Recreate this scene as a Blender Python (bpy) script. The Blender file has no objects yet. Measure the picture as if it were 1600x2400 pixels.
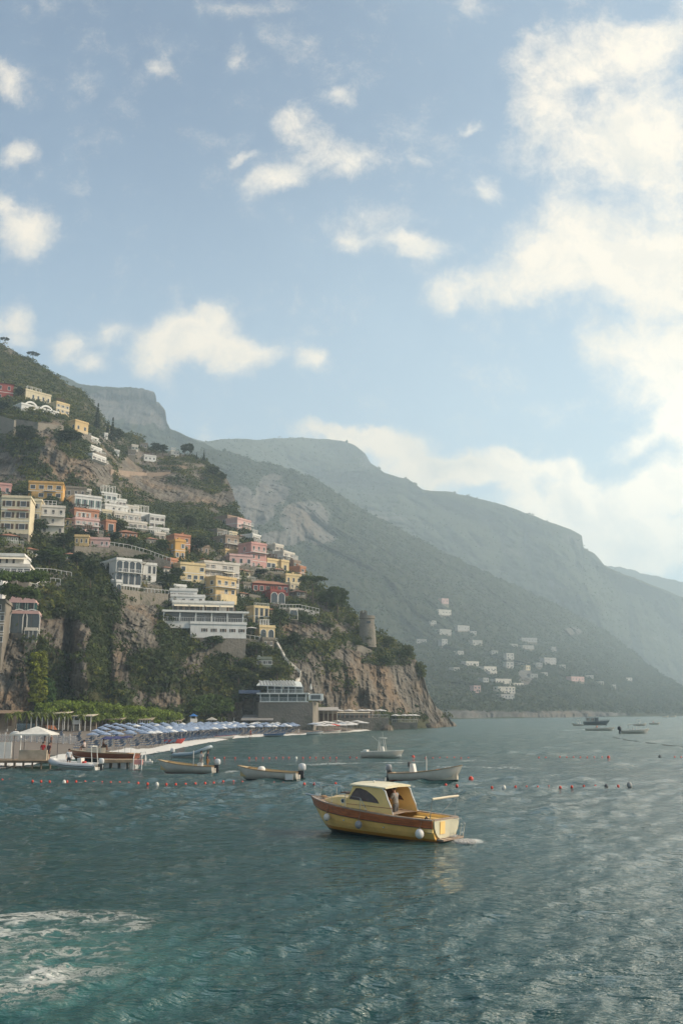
import bpy, math, random
import numpy as np
from mathutils import Vector, Matrix
random.seed(7); rng = np.random.default_rng(11)
R = math.radians
S = bpy.context.scene
COL = S.collection
# ---------------------------------------------------------------- camera
W, H, F = 1600.0, 2400.0, 2305.0          # photograph size and focal length in its pixels
CAMZ = 5.5
PITCH = math.atan(468.0 / F)
cd = bpy.data.cameras.new('camera'); cam = bpy.data.objects.new('camera', cd); COL.objects.link(cam)
cam.location = (0, 0, CAMZ); cam.rotation_euler = (math.pi / 2 + PITCH, 0, 0)
cd.sensor_fit = 'VERTICAL'; cd.sensor_height = 36; cd.sensor_width = 24; cd.lens = F / H * 36
cd.clip_start = 0.5; cd.clip_end = 30000
S.camera = cam
CP, SP = math.cos(PITCH), math.sin(PITCH)
def ray(px, py):
    a = (np.asarray(px, float) - 800) / F; b = (1200 - np.asarray(py, float)) / F
    dy = CP - b * SP
    return a / dy, (SP + b * CP) / dy
def at(px, py, Y):
    u, v = ray(px, py); return np.stack(np.broadcast_arrays(u * Y, Y * 1.0 + 0 * u, CAMZ + v * Y), -1)
def on_z(px, py, z=0.0):
    u, v = ray(px, py); return at(px, py, (z - CAMZ) / v)
# ---------------------------------------------------------------- light
SUN_AZ, SUN_EL = R(97), R(30)              # azimuth to the right of the view direction (+Y)
sdir = Vector((math.sin(SUN_AZ) * math.cos(SUN_EL), math.cos(SUN_AZ) * math.cos(SUN_EL), math.sin(SUN_EL)))
sl = bpy.data.lights.new('sun', 'SUN'); sl.energy = 2.8; sl.angle = R(4.0); sl.color = (1.0, 0.84, 0.64)
so = bpy.data.objects.new('sun', sl); COL.objects.link(so)
so.rotation_euler = (-sdir).to_track_quat('-Z', 'Y').to_euler()
S.view_settings.view_transform = 'Standard'; S.view_settings.look = 'None'
S.view_settings.exposure = 0.86; S.view_settings.gamma = 1
S.cycles.use_denoising = True
S.cycles.max_bounces = 6; S.cycles.diffuse_bounces = 2; S.cycles.glossy_bounces = 3
S.cycles.transmission_bounces = 4; S.cycles.volume_bounces = 1; S.cycles.transparent_max_bounces = 8
S.cycles.caustics_reflective = False; S.cycles.caustics_refractive = False
S.cycles.sample_clamp_indirect = 4

class NT:
    """small helper for node trees"""
    def __init__(s, nt): s.nt = nt; s.n = nt.nodes; s.l = nt.links
    def add(s, t, **kw):
        n = s.n.new(t)
        for k, v in kw.items(): setattr(n, k, v)
        return n
    def set(s, sock, v):
        if hasattr(v, 'is_linked') or hasattr(v, 'links'): s.l.new(v, sock)
        else: sock.default_value = v
    def math(s, op, a, b=0.0, c=None, clamp=False):
        n = s.add('ShaderNodeMath', operation=op); n.use_clamp = clamp
        s.set(n.inputs[0], a); s.set(n.inputs[1], b)
        if c is not None: s.set(n.inputs[2], c)
        return n.outputs[0]
    def vmath(s, op, a, b=(0, 0, 0)):
        n = s.add('ShaderNodeVectorMath', operation=op); s.set(n.inputs[0], a); s.set(n.inputs[1], b)
        return n.outputs['Value'] if op in ('LENGTH', 'DOT_PRODUCT', 'DISTANCE') else n.outputs[0]
    def noise(s, vec, scale, detail=4, rough=0.55, out=0, dist=0.0):
        n = s.add('ShaderNodeTexNoise'); s.set(n.inputs['Vector'], vec)
        n.inputs['Scale'].default_value = scale; n.inputs['Detail'].default_value = detail
        n.inputs['Roughness'].default_value = rough; n.inputs['Distortion'].default_value = dist
        return n.outputs[out]
    def ramp(s, v, lo, hi, a=0.0, b=1.0, smooth=True):
        n = s.add('ShaderNodeMapRange', interpolation_type='SMOOTHSTEP' if smooth else 'LINEAR')
        s.set(n.inputs[0], v); n.inputs[1].default_value = lo; n.inputs[2].default_value = hi
        n.inputs[3].default_value = a; n.inputs[4].default_value = b
        return n.outputs[0]
    def mix(s, f, a, b):
        n = s.add('ShaderNodeMix', data_type='RGBA'); s.set(n.inputs[0], f)
        s.set(n.inputs[6], a if not isinstance(a, tuple) else (*a[:3], 1)); s.set(n.inputs[7], b if not isinstance(b, tuple) else (*b[:3], 1))
        return n.outputs[2]

# ---------------------------------------------------------------- sky with clouds
def make_world():
    w = bpy.data.worlds.new('World'); S.world = w; w.use_nodes = True
    t = NT(w.node_tree); t.n.clear()
    sky = t.add('ShaderNodeTexSky', sky_type='NISHITA'); sky.sun_disc = False
    sky.sun_elevation = SUN_EL; sky.sun_rotation = SUN_AZ
    sky.air_density = 1.0; sky.dust_density = 0.1; sky.ozone_density = 2.0
    geo = t.add('ShaderNodeTexCoord').outputs['Generated']
    sep = t.add('ShaderNodeSeparateXYZ'); t.l.new(geo, sep.inputs[0])
    yy = t.math('MAXIMUM', sep.outputs[1], 0.08)
    u = t.math('DIVIDE', sep.outputs[0], yy); v = t.math('DIVIDE', sep.outputs[2], yy)
    cmb = t.add('ShaderNodeCombineXYZ'); t.set(cmb.inputs[0], u); t.set(cmb.inputs[1], v)
    p = cmb.outputs[0]
    warp = t.noise(p, 7.0, 5, 0.6, out=1)
    wv = t.vmath('SCALE', t.vmath('SUBTRACT', warp, (0.5, 0.5, 0.5))); 
    wv.node.inputs['Scale'].default_value = 0.10
    pw = t.vmath('ADD', p, wv)
    # (px, py, rx, ry, weight) of each cloud in the view direction
    B = [(20,190,55,60,.8),(40,350,60,45,.75),(55,545,100,75,1.05),(0,480,50,40,.8),(30,740,60,50,.9),(50,790,50,30,.7),
         (150,790,55,60,.95),(255,770,60,50,.85),(215,845,60,40,.85),(420,790,110,70,1.1),(520,780,90,70,1.0),(600,830,100,60,1.05),(730,860,45,55,.9),
         (500,720,40,40,.8),(370,850,60,50,.8),
         (370,145,60,28,.55),(560,150,50,50,.6),(540,20,100,35,.6),
         (700,300,90,60,1.0),(780,390,150,70,1.0),(640,430,90,40,.85),(560,370,45,22,.7),(810,240,50,30,.55),
         (900,540,90,60,.5),(960,590,110,42,.95),(815,580,50,32,.8),(980,385,30,25,.5),
         (1010,690,55,45,.85),(1120,670,110,55,.9),(1150,440,50,50,.7),(1110,285,40,25,.7),
         (1250,240,100,110,.85),(1290,130,120,110,.6),(1430,120,150,110,.85),(1560,90,140,90,1.0),(1400,330,200,130,.85),(1570,330,180,200,1.1),
         (1340,520,170,100,.85),(1290,620,160,85,.95),(1450,640,190,130,.95),(1600,640,180,200,1.1),(1480,850,130,110,.9),(1600,900,120,130,1.1),
         (1390,800,80,60,.8),(1490,1040,70,28,.8),(1140,30,60,50,.55),(1590,1000,60,60,.9),
         (880,1035,130,36,1.5),(770,1018,100,26,1.2),(950,1085,90,50,1.5),(1060,1110,60,40,1.3),(1180,1115,90,45,1.3),(1330,1125,60,45,1.3),(1290,1195,190,60,1.3),(1015,1092,38,26,1.1),(1088,1078,44,30,1.2),(1172,1064,50,32,1.3),(1255,1082,42,30,1.2),(1330,1078,50,36,1.3),(1392,1118,36,34,1.2),
         (1500,1190,160,80,1.2),(1600,1130,90,70,1.1),(1450,1280,250,60,1.05),(1600,1290,160,60,1.1),(1420,1340,120,40,.8)]
    acc = None
    for (cx, cy, rx, ry, wt) in B:
        cu, cv = ray(cx, cy); du = rx * 1.45 / F; dv = ry * 1.45 / F
        q = t.vmath('MULTIPLY', t.vmath('SUBTRACT', pw, (float(cu), float(cv), 0)), (1 / du, 1 / dv, 0))
        g = t.ramp(t.vmath('LENGTH', q), 0.0, 1.0, wt, 0.0)
        acc = g if acc is None else t.math('ADD', acc, g)
    n1 = t.noise(p, 9.0, 12, 0.70); n2 = t.noise(pw, 30.0, 10, 0.75)
    nn = t.math('ADD', t.math('MULTIPLY', t.math('SUBTRACT', n1, 0.5), 2.1), t.math('MULTIPLY', t.math('SUBTRACT', n2, 0.5), 1.5))
    dens = t.math('ADD', acc, nn)
    # the same clouds go on over the rest of the sky, outside the window of the list
    gen = t.math('MULTIPLY', t.ramp(t.noise(geo, 3.0, 8, 0.6), 0.48, 0.72), 1.3)
    side = t.math('MAXIMUM', t.ramp(t.math('ABSOLUTE', u), 0.36, 0.6), t.ramp(v, 0.78, 1.0))
    side = t.math('MAXIMUM', side, t.ramp(sep.outputs[1], 0.3, 0.08))
    dens = t.math('ADD', t.math('MULTIPLY', dens, t.math('SUBTRACT', 1.0, side)), t.math('MULTIPLY', gen, side))
    glow = t.ramp(t.vmath('DOT_PRODUCT', geo, (0.640, 0.690, 0.338)), 0.955, 1.0, 1.0, 7.0)  # bright cloud patch added outside the view, to brighten the sea
    glow = t.math('ADD', glow, t.ramp(t.vmath('DOT_PRODUCT', geo, (0.455, 0.540, 0.707)), 0.955, 1.0, 0.0, 11.5))  # second added patch, higher up and out of view, for stronger water reflections
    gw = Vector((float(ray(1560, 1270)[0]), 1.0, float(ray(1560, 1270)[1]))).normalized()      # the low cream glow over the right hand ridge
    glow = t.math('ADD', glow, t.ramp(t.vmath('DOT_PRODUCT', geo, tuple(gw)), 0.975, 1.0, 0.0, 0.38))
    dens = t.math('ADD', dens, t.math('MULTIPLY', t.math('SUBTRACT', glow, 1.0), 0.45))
    alpha = t.math('MULTIPLY', t.ramp(dens, 0.0, 1.25), 0.95)
    veil = t.math('MULTIPLY', t.ramp(u, -0.25, 0.45), 0.20)
    veil = t.math('ADD', veil, t.math('MULTIPLY', t.ramp(t.noise(p, 3.5, 6, 0.6), 0.42, 0.75), 0.06))
    veil = t.math('ADD', veil, t.ramp(v, 0.0, 0.75, 0.60, 0.0))
    body = t.ramp(t.math('ADD', t.math('MULTIPLY', acc, 0.42), t.math('MULTIPLY', t.math('SUBTRACT', t.noise(pw, 8.0, 10, 0.68), 0.5), 2.4)), 0.30, 1.25)
    lit = t.math('SUBTRACT', t.noise(t.vmath('ADD', pw, (0.016, 0.012, 0)), 11.0, 10, 0.62), t.noise(pw, 11.0, 10, 0.62))  # cloud lighting put into the colour: sides facing right and up turn lighter
    body = t.math('ADD', t.math('MULTIPLY', body, 0.75), t.ramp(lit, -0.09, 0.09, -0.16, 0.28), clamp=True)
    ccol = t.mix(body, (1.0, 0.855, 0.67), (0.60, 0.585, 0.54))
    bg = t.add('ShaderNodeBackground'); t.l.new(sky.outputs[0], bg.inputs[0]); bg.inputs[1].default_value = SKY_STR
    bc = t.add('ShaderNodeBackground'); t.l.new(ccol, bc.inputs[0])
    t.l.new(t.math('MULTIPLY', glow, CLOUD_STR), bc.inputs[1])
    bv = t.add('ShaderNodeBackground'); bv.inputs[0].default_value = (0.46, 0.59, 0.66, 1); bv.inputs[1].default_value = 0.86
    mv = t.add('ShaderNodeMixShader'); t.l.new(veil, mv.inputs[0]); t.l.new(bg.outputs[0], mv.inputs[1]); t.l.new(bv.outputs[0], mv.inputs[2]); bg = mv
    mx = t.add('ShaderNodeMixShader'); t.l.new(alpha, mx.inputs[0]); t.l.new(bg.outputs[0], mx.inputs[1]); t.l.new(bc.outputs[0], mx.inputs[2])
    o = t.add('ShaderNodeOutputWorld'); t.l.new(mx.outputs[0], o.inputs[0])
    w.cycles.sampling_method = 'MANUAL'; w.cycles.sample_map_resolution = 512
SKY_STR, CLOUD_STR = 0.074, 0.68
make_world()

# ---------------------------------------------------------------- helpers
def hsh(i, j, k, s):
    n = (i * 73856093) ^ (j * 19349663) ^ (k * 83492791) ^ (s * 2654435761 % 2147483647)
    n = n.astype(np.int64) & 0x7fffffff
    n = ((n ^ (n >> 13)) * 1274126177) & 0x7fffffff
    n = ((n ^ (n >> 16)) * 668265263) & 0x7fffffff
    return ((n ^ (n >> 15)) & 0xffffff) / float(0xffffff)
def vnoise(P, s=0):
    P = np.asarray(P, float); I = np.floor(P).astype(np.int64); f = P - I; f = f * f * (3 - 2 * f)
    r = 0
    for a in (0, 1):
        for b in (0, 1):
            for c in (0, 1):
                w = (f[..., 0] if a else 1 - f[..., 0]) * (f[..., 1] if b else 1 - f[..., 1]) * (f[..., 2] if c else 1 - f[..., 2])
                r = r + w * hsh(I[..., 0] + a, I[..., 1] + b, I[..., 2] + c, s)
    return r * 2 - 1
def fbm(P, sc, oct=4, s=0, gain=0.5, ridge=False):
    r = 0; a = 1.0; P = np.asarray(P, float) / np.asarray(sc, float)
    for o in range(oct):
        n = vnoise(P, s + o * 17)
        if ridge: n = 1 - 2 * np.abs(n)
        r = r + a * n; a *= gain; P = P * 2.03
    return r
def fin(o, label=None, cat=None, group=None, kind=None):
    if label: o['label'] = label
    if cat: o['category'] = cat
    if group: o['group'] = group
    if kind: o['kind'] = kind
    return o
def np_mesh(name, V, Fc, mats, attrs=None, smooth=False, parent=None, matidx=None, loc=None):
    me = bpy.data.meshes.new(name)
    V = np.asarray(V, np.float32); Fc = np.asarray(Fc, np.int32); k = Fc.shape[1]
    me.vertices.add(len(V)); me.vertices.foreach_set('co', V.ravel())
    me.loops.add(Fc.size); me.loops.foreach_set('vertex_index', Fc.ravel())
    me.polygons.add(len(Fc)); me.polygons.foreach_set('loop_start', np.arange(0, Fc.size, k, dtype=np.int32))
    for m in (mats if isinstance(mats, (list, tuple)) else [mats]): me.materials.append(m)
    if matidx is not None: me.polygons.foreach_set('material_index', np.asarray(matidx, np.int32))
    me.polygons.foreach_set('use_smooth', np.full(len(Fc), smooth, bool))
    me.update(calc_edges=True)
    for kk, a in (attrs or {}).items():
        a = np.asarray(a, np.float32)
        if a.ndim == 1:
            t = me.attributes.new(kk, 'FLOAT', 'POINT'); t.data.foreach_set('value', a)
        else:
            t = me.attributes.new(kk, 'FLOAT_COLOR', 'POINT'); t.data.foreach_set('color', np.c_[a, np.ones(len(a))].astype(np.float32).ravel())
    me.update(); me.validate()
    o = bpy.data.objects.new(name, me); COL.objects.link(o)
    if parent: o.parent = parent
    if loc is not None: o.location = loc
    return o
def grid_faces(nr, nc):
    i = np.arange(nr - 1)[:, None] * nc + np.arange(nc - 1)[None]
    return np.stack([i, i + 1, i + nc + 1, i + nc], -1).reshape(-1, 4)
MATS = {}
def bsdf(m):
    return next(n for n in m.node_tree.nodes if n.type == 'BSDF_PRINCIPLED')
def mat(name, col, rough=0.7, var=0.15, scale=1.5, metal=0.0, bump=0.0, bscale=8.0, spec=0.3, coat=0.0, stain=0.0, alpha=1.0):
    if name in MATS: return MATS[name]
    m = bpy.data.materials.new(name); m.use_nodes = True; t = NT(m.node_tree); b = bsdf(m)
    tc = t.add('ShaderNodeTexCoord').outputs['Object']
    n = t.noise(tc, scale, 5, 0.6)
    a = tuple(max(0, c * (1 - var)) for c in col); c2 = tuple(min(1, c * (1 + var)) for c in col)
    cc = t.mix(t.ramp(n, 0.3, 0.7), a, c2)
    if stain > 0:   # rain streaks: noise stretched in z
        mp = t.add('ShaderNodeMapping'); mp.inputs['Scale'].default_value = (1.0, 1.0, 0.12); t.l.new(tc, mp.inputs[0])
        st = t.ramp(t.noise(mp.outputs[0], 1.3, 5, 0.65), 0.45, 0.75, 0, stain)
        cc = t.mix(st, cc, tuple(x * 0.45 + 0.03 for x in col))
    t.l.new(cc, b.inputs['Base Color'])
    b.inputs['Roughness'].default_value = rough; b.inputs['Metallic'].default_value = metal
    b.inputs['Specular IOR Level'].default_value = spec; b.inputs['Coat Weight'].default_value = coat
    if alpha < 1: b.inputs['Alpha'].default_value = alpha
    if bump > 0:
        bp = t.add('ShaderNodeBump'); bp.inputs['Strength'].default_value = bump; bp.inputs['Distance'].default_value = 0.05
        t.l.new(t.noise(tc, bscale, 5, 0.6), bp.inputs['Height']); t.l.new(bp.outputs[0], b.inputs['Normal'])
    MATS[name] = m; return m

class MB:
    """collects shapes into one mesh"""
    def __init__(s): s.v = []; s.f = []; s.mi = []; s.cur = 0
    def add(s, vs, fs):
        o = len(s.v); s.v += [tuple(map(float, p)) for p in vs]; s.f += [tuple(i + o for i in f) for f in fs]; s.mi += [s.cur] * len(fs); return s
    def box(s, x0, x1, y0, y1, z0, z1):
        return s.add([(x0,y0,z0),(x1,y0,z0),(x1,y1,z0),(x0,y1,z0),(x0,y0,z1),(x1,y0,z1),(x1,y1,z1),(x0,y1,z1)],
                     [(0,3,2,1),(4,5,6,7),(0,1,5,4),(1,2,6,5),(2,3,7,6),(3,0,4,7)])
    def tube(s, pts, r, n=6, cap=True, r2=None):
        pts = [Vector(p) for p in pts]; k = len(pts); vs = []; fs = []
        for i, p in enumerate(pts):
            d = (pts[min(i + 1, k - 1)] - pts[max(i - 1, 0)]).normalized()
            up = Vector((0, 0, 1)) if abs(d.z) < 0.9 else Vector((1, 0, 0))
            a = d.cross(up).normalized(); b = d.cross(a)
            rr = r if r2 is None else r + (r2 - r) * i / (k - 1)
            if isinstance(r, (list, tuple)): rr = r[i]
            vs += [p + (a * math.cos(2 * math.pi * j / n) + b * math.sin(2 * math.pi * j / n)) * rr for j in range(n)]
        for i in range(k - 1):
            for j in range(n):
                j2 = (j + 1) % n; fs.append((i*n+j, i*n+j2, (i+1)*n+j2, (i+1)*n+j))
        if cap: fs += [tuple(range(n)), tuple((k - 1) * n + j for j in range(n - 1, -1, -1))]
        return s.add(vs, fs)
    def lathe(s, prof, c=(0, 0, 0), n=12, sx=1, sy=1):
        vs = []; fs = []; k = len(prof)
        for (r, z) in prof:
            vs += [(c[0] + r * sx * math.cos(2*math.pi*j/n), c[1] + r * sy * math.sin(2*math.pi*j/n), c[2] + z) for j in range(n)]
        for i in range(k - 1):
            for j in range(n):
                j2 = (j + 1) % n; fs.append((i*n+j, i*n+j2, (i+1)*n+j2, (i+1)*n+j))
        return s.add(vs, fs)
    def ball(s, c, r, n=10, m=7, sz=1.0):
        prof = [(max(1e-4, r * math.sin(math.pi * i / m)), -r * sz * math.cos(math.pi * i / m)) for i in range(m + 1)]
        return s.lathe(prof, c, n)
    def prism(s, poly, z0, z1):     # poly in xy, extruded in z
        n = len(poly)
        return s.add([(x, y, z0) for x, y in poly] + [(x, y, z1) for x, y in poly],
                     [tuple(range(n - 1, -1, -1)), tuple(range(n, 2 * n))] + [(i, (i+1) % n, n + (i+1) % n, n + i) for i in range(n)])
    def slab(s, poly3, nrm):        # polygon in 3D extruded by vector nrm
        n = len(poly3); q = [tuple(a + b for a, b in zip(p, nrm)) for p in poly3]
        return s.add(list(poly3) + q, [tuple(range(n - 1, -1, -1)), tuple(range(n, 2 * n))] + [(i, (i+1) % n, n + (i+1) % n, n + i) for i in range(n)])
    def build(s, name, mats, parent=None, smooth=False, loc=None, rot=None):
        me = bpy.data.meshes.new(name); me.from_pydata(s.v, [], s.f)
        ms = mats if isinstance(mats, (list, tuple)) else [mats]
        for m in ms: me.materials.append(m)
        if len(ms) > 1: me.polygons.foreach_set('material_index', s.mi)
        if smooth: me.polygons.foreach_set('use_smooth', [True] * len(me.polygons))
        me.update()
        o = bpy.data.objects.new(name, me); COL.objects.link(o)
        if parent is not None: o.parent = parent
        if loc is not None: o.location = loc
        if rot is not None: o.rotation_euler = rot
        return o
def empty(name, loc=(0, 0, 0), rz=0, label=None, cat=None, group=None):
    o = bpy.data.objects.new(name, None); COL.objects.link(o); o.location = loc; o.rotation_euler = (0, 0, rz)
    o.empty_display_size = 0.5
    return fin(o, label, cat, group)
def copy_tree(o, parent=None, loc=None, rz=None, sc=None, label=None):
    c = o.copy(); COL.objects.link(c); c.parent = parent
    if loc is not None: c.location = loc
    if rz is not None: c.rotation_euler = (0, 0, rz)
    if sc is not None: c.scale = (sc,) * 3 if not isinstance(sc, (tuple, list)) else sc
    if label: c['label'] = label
    for ch in KIDS(o): copy_tree(ch, c)
    return c
def KIDS(o): return [x for x in COL.objects if x.parent == o] if o.name not in KC else KC[o.name]
KC = {}
def cache_kids(o):
    KC[o.name] = [x for x in COL.objects if x.parent == o]
    for x in KC[o.name]: cache_kids(x)
def tint_leaf_mat(name):
    m = bpy.data.materials.new(name); m.use_nodes = True; t = NT(m.node_tree); b = bsdf(m)
    at_ = t.add('ShaderNodeAttribute'); at_.attribute_name = 'tint'
    tc = t.add('ShaderNodeTexCoord').outputs['Object']
    cc = t.mix(t.ramp(t.noise(tc, 0.8, 3), 0.3, 0.7, 0, 0.35), at_.outputs['Color'], (0.05, 0.06, 0.02))
    t.l.new(cc, b.inputs['Base Color']); b.inputs['Roughness'].default_value = 0.75; b.inputs['Specular IOR Level'].default_value = 0.12
    # leaves let some light through
    tr = t.add('ShaderNodeBsdfTranslucent'); t.l.new(cc, tr.inputs[0])
    mx = t.add('ShaderNodeMixShader'); mx.inputs[0].default_value = 0.28
    o = next(n for n in t.n if n.type == 'OUTPUT_MATERIAL')
    t.l.new(b.outputs[0], mx.inputs[1]); t.l.new(tr.outputs[0], mx.inputs[2]); t.l.new(mx.outputs[0], o.inputs[0])
    return m
LEAF = tint_leaf_mat('leaves')
def leaf_cloud(centers, radii, per, size, tints, flat=0.75, seed=3):
    """leaf sized quads over many clumps: centers (n,3), radii (n,), tints (n,3)"""
    g = np.random.default_rng(seed); n = len(centers)
    idx = np.repeat(np.arange(n), per); N = len(idx)
    d = g.normal(size=(N, 3)); d /= np.linalg.norm(d, axis=1, keepdims=True); d[:, 2] = np.abs(d[:, 2]) * 0.9 + d[:, 2] * 0.1
    d /= np.linalg.norm(d, axis=1, keepdims=True)
    r = radii[idx] * (0.65 + 0.4 * g.random(N))
    c = centers[idx] + d * r[:, None] * np.array([1, 1, flat])
    nm = d + g.normal(size=(N, 3)) * 0.45; nm /= np.linalg.norm(nm, axis=1, keepdims=True)
    a = np.cross(nm, g.normal(size=(N, 3))); a /= np.linalg.norm(a, axis=1, keepdims=True) + 1e-9; b = np.cross(nm, a)
    sz = size * (0.6 + 0.8 * g.random(N)) * (radii[idx] / radii.mean()) ** 0.5
    a *= sz[:, None]; b *= (sz * (0.6 + 0.5 * g.random(N)))[:, None]
    V = np.stack([c - a - b * 0.4, c - a * 0.1 - b, c + a + b * 0.3, c + a * 0.2 + b], 1).reshape(-1, 3)
    Fc = np.arange(4 * N).reshape(-1, 4)
    t = tints[idx] * (0.75 + 0.5 * g.random((N, 1))); T = np.repeat(t, 4, 0)
    return V, Fc, T
# ================================================================= terrain
def tps(pts):
    P = np.array(pts, float); X = P[:, :2] / 300.0; n = len(P)
    def K(a, b):
        r2 = ((a[:, None] - b[None]) ** 2).sum(-1); return r2 * np.log(r2 + 1e-9) * 0.5
    A = K(X, X) + np.eye(n) * 0.02
    Q = np.c_[np.ones(n), X]; M = np.block([[A, Q], [Q.T, np.zeros((3, 3))]])
    w = np.linalg.solve(M, np.r_[P[:, 2], 0, 0, 0])
    def f(px, py):
        q = np.stack(np.broadcast_arrays(np.asarray(px, float), np.asarray(py, float)), -1) / 300.0; sh = q.shape[:-1]; q = q.reshape(-1, 2)
        return (K(q, X) @ w[:n] + np.c_[np.ones(len(q)), q] @ w[n:]).reshape(sh)
    return f
def pl(pts):
    a = np.array(pts, float); return lambda x: np.interp(x, a[:, 0], a[:, 1])
crest1 = pl([(-260,640),(-120,745),(0,800),(30,822),(75,842),(110,866),(150,895),(190,915),(212,935),(232,965),(250,990),(275,1005),(300,1016),(335,1024),(345,1048),
             (400,1064),(440,1064),(480,1078),(505,1096),(530,1118),(545,1150),(556,1190),(566,1222),(600,1262),(650,1295),(690,1322),(715,1352),(760,1380),(800,1410),
             (850,1462),(900,1490),(940,1512),(962,1530),(985,1566),(1003,1622),(1022,1655),(1050,1680),(1064,1700),(1072,1715)])
D1 = tps([(-200,1650,205),(0,1655,222),(100,1660,230),(200,1655,238),(300,1660,246),(400,1665,258),(500,1672,268),(590,1690,276),(720,1700,282),(800,1700,305),(900,1712,315),(1000,1712,340),(1064,1712,380),
          (0,1400,240),(-200,1400,220),(150,1400,254),(250,1420,264),(400,1460,277),(500,1500,284),(600,1520,289),(640,1600,280),(150,1540,238),(60,1550,230),(200,1600,238),
          (-200,1300,245),(0,1300,262),(100,1330,270),(200,1330,282),(330,1390,284),(430,1440,288),(560,1495,292),(700,1480,305),(800,1500,322),(900,1510,345),(980,1560,365),(1020,1660,372),
          (-200,1200,285),(0,1200,300),(150,1220,312),(300,1270,318),(450,1300,332),(550,1370,328),(650,1400,332),(760,1400,345),(850,1470,348),
          (0,1130,345),(150,1150,350),(300,1200,355),(400,1230,364),(500,1250,378),(600,1270,384),(690,1330,372),
          (0,1090,360),(150,1110,366),(0,990,383),(150,1000,390),(230,1090,378),(240,1140,372),(-200,1090,350),(-200,990,370),
          (0,900,450),(100,920,455),(200,1000,440),(260,1050,450),(-200,800,470),
          (0,800,560),(100,850,570),(200,920,560),(270,1010,540),(330,1030,560),
          (300,1190,400),(400,1200,430),(520,1200,445),(545,1215,438),(300,1080,470),(420,1095,485),(540,1140,490),(380,1060,540),(480,1080,535)])
crest2 = pl([(300,1060),(430,1062),(485,1052),(540,1060),(600,1080),(640,1088),(690,1102),(740,1122),(800,1163),(850,1196),(900,1217),(960,1252),(1020,1282),(1080,1312),
             (1150,1347),(1220,1377),(1290,1410),(1350,1440),(1420,1480),(1480,1525),(1540,1575),(1600,1610),(1700,1650),(1800,1672)])
D2 = tps([(300,1690,700),(600,1690,730),(900,1690,760),(1062,1686,770),(1200,1683,880),(1400,1680,1080),(1600,1677,1300),(1800,1675,1500),
          (500,1300,820),(700,1300,850),(900,1350,880),(900,1500,830),(1100,1550,860),(1250,1550,960),(1400,1560,1150),(1600,1620,1400),
          (300,1100,940),(480,1060,980),(560,1200,860),(700,1200,890),(800,1280,910),(640,1100,1040),(800,1170,1080),(960,1260,1120),(1100,1330,1150),(1100,1450,980),
          (1290,1415,1280),(1420,1485,1380),(1300,1500,1150),(1500,1560,1450),(1700,1655,1650),(700,1240,880),(760,1130,1080)])
crest3 = pl([(200,1010),(330,1012),(400,1012),(440,1024),(480,1036),(520,1029),(560,1028),(600,1030),(640,1028),(700,1026),(760,1029),(800,1033),(830,1042),(855,1062),(868,1085),(900,1107),(930,1118),(955,1122),(990,1148),(1050,1152),(1130,1170),
             (1200,1190),(1260,1213),(1300,1228),(1335,1240),(1355,1251),(1364,1256),(1366,1284),(1392,1297),(1404,1310),(1416,1326),(1460,1345),(1520,1368),(1600,1400),(1700,1460),(1800,1500)])
D3 = tps([(200,1020,1500),(500,1030,1650),(750,1035,1900),(840,1060,1850),(950,1130,1700),(1200,1200,1750),(1360,1260,1800),(1400,1330,1800),(1600,1410,2000),(1800,1500,2200),
          (200,1690,1200),(600,1690,1250),(1000,1690,1300),(1400,1680,1500),(1700,1678,1800),(600,1200,1450),(900,1300,1450),(1100,1400,1500),(1300,1500,1600),(1500,1550,1750),(1360,1400,1650)])
crest4 = pl([(1300,1340),(1380,1322),(1420,1325),(1460,1330),(1500,1342),(1550,1353),(1600,1364),(1650,1380),(1800,1420)])
crest5 = pl([(60,880),(150,880),(175,893),(200,902),(260,906),(330,909),(350,914),(362,921),(366,930),(360,940),(376,946),(388,962),(391,990),(398,1004),(430,1018),(480,1040),(520,1060)])

def relief(name, x0, x1, nx, ny, crest, base, Df, amp, mat_, jag=2.0, jsc=18.0, back=(60, 0.9), tpow=1.0, extra=None, seed=1, label=None):
    px = np.linspace(x0, x1, nx)
    cr = crest(px) + jag * fbm(np.c_[px / jsc, px * 0, px * 0], 1.0, 4, seed)
    t = np.linspace(0, 1, ny)[:, None] ** tpow
    bs = base(px) if callable(base) else np.full(nx, float(base))
    py = bs[None] + (np.minimum(cr, bs - 1) - bs)[None] * t
    PX = np.broadcast_to(px, py.shape)
    D = Df(PX, py)
    P = at(PX, py, D)
    D = D + amp(P, PX, py) * np.clip((1 - t) * 12, 0.15, 1)
    P = at(PX, py, D)
    # the far side of the ridge falls away behind
    rows = [P]
    last = P[-1]
    for k, (dy, dz) in enumerate(((6, -2), (20, -10), (back[0], -back[0] * back[1]), (back[0] * 3, -back[0] * 3 * back[1]))):
        q = last.copy(); q[:, 1] += dy; q[:, 0] *= q[:, 1] / last[:, 1]; q[:, 2] = np.maximum(q[:, 2] + dz, -0.9); rows.append(q[None])
    V = np.concatenate(rows, 0); nr = V.shape[0]
    at_ = {}
    if extra is not None:
        e = extra(P, PX, py); e = np.concatenate([e, np.repeat(e[-1:], 4, 0)], 0); at_['veg'] = e.ravel()
    V[..., 2] = np.maximum(V[..., 2], -0.9)
    o = np_mesh(name, V.reshape(-1, 3), grid_faces(nr, nx), mat_, at_, smooth=True)
    fin(o, kind='structure')
    return P, PX, py

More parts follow.
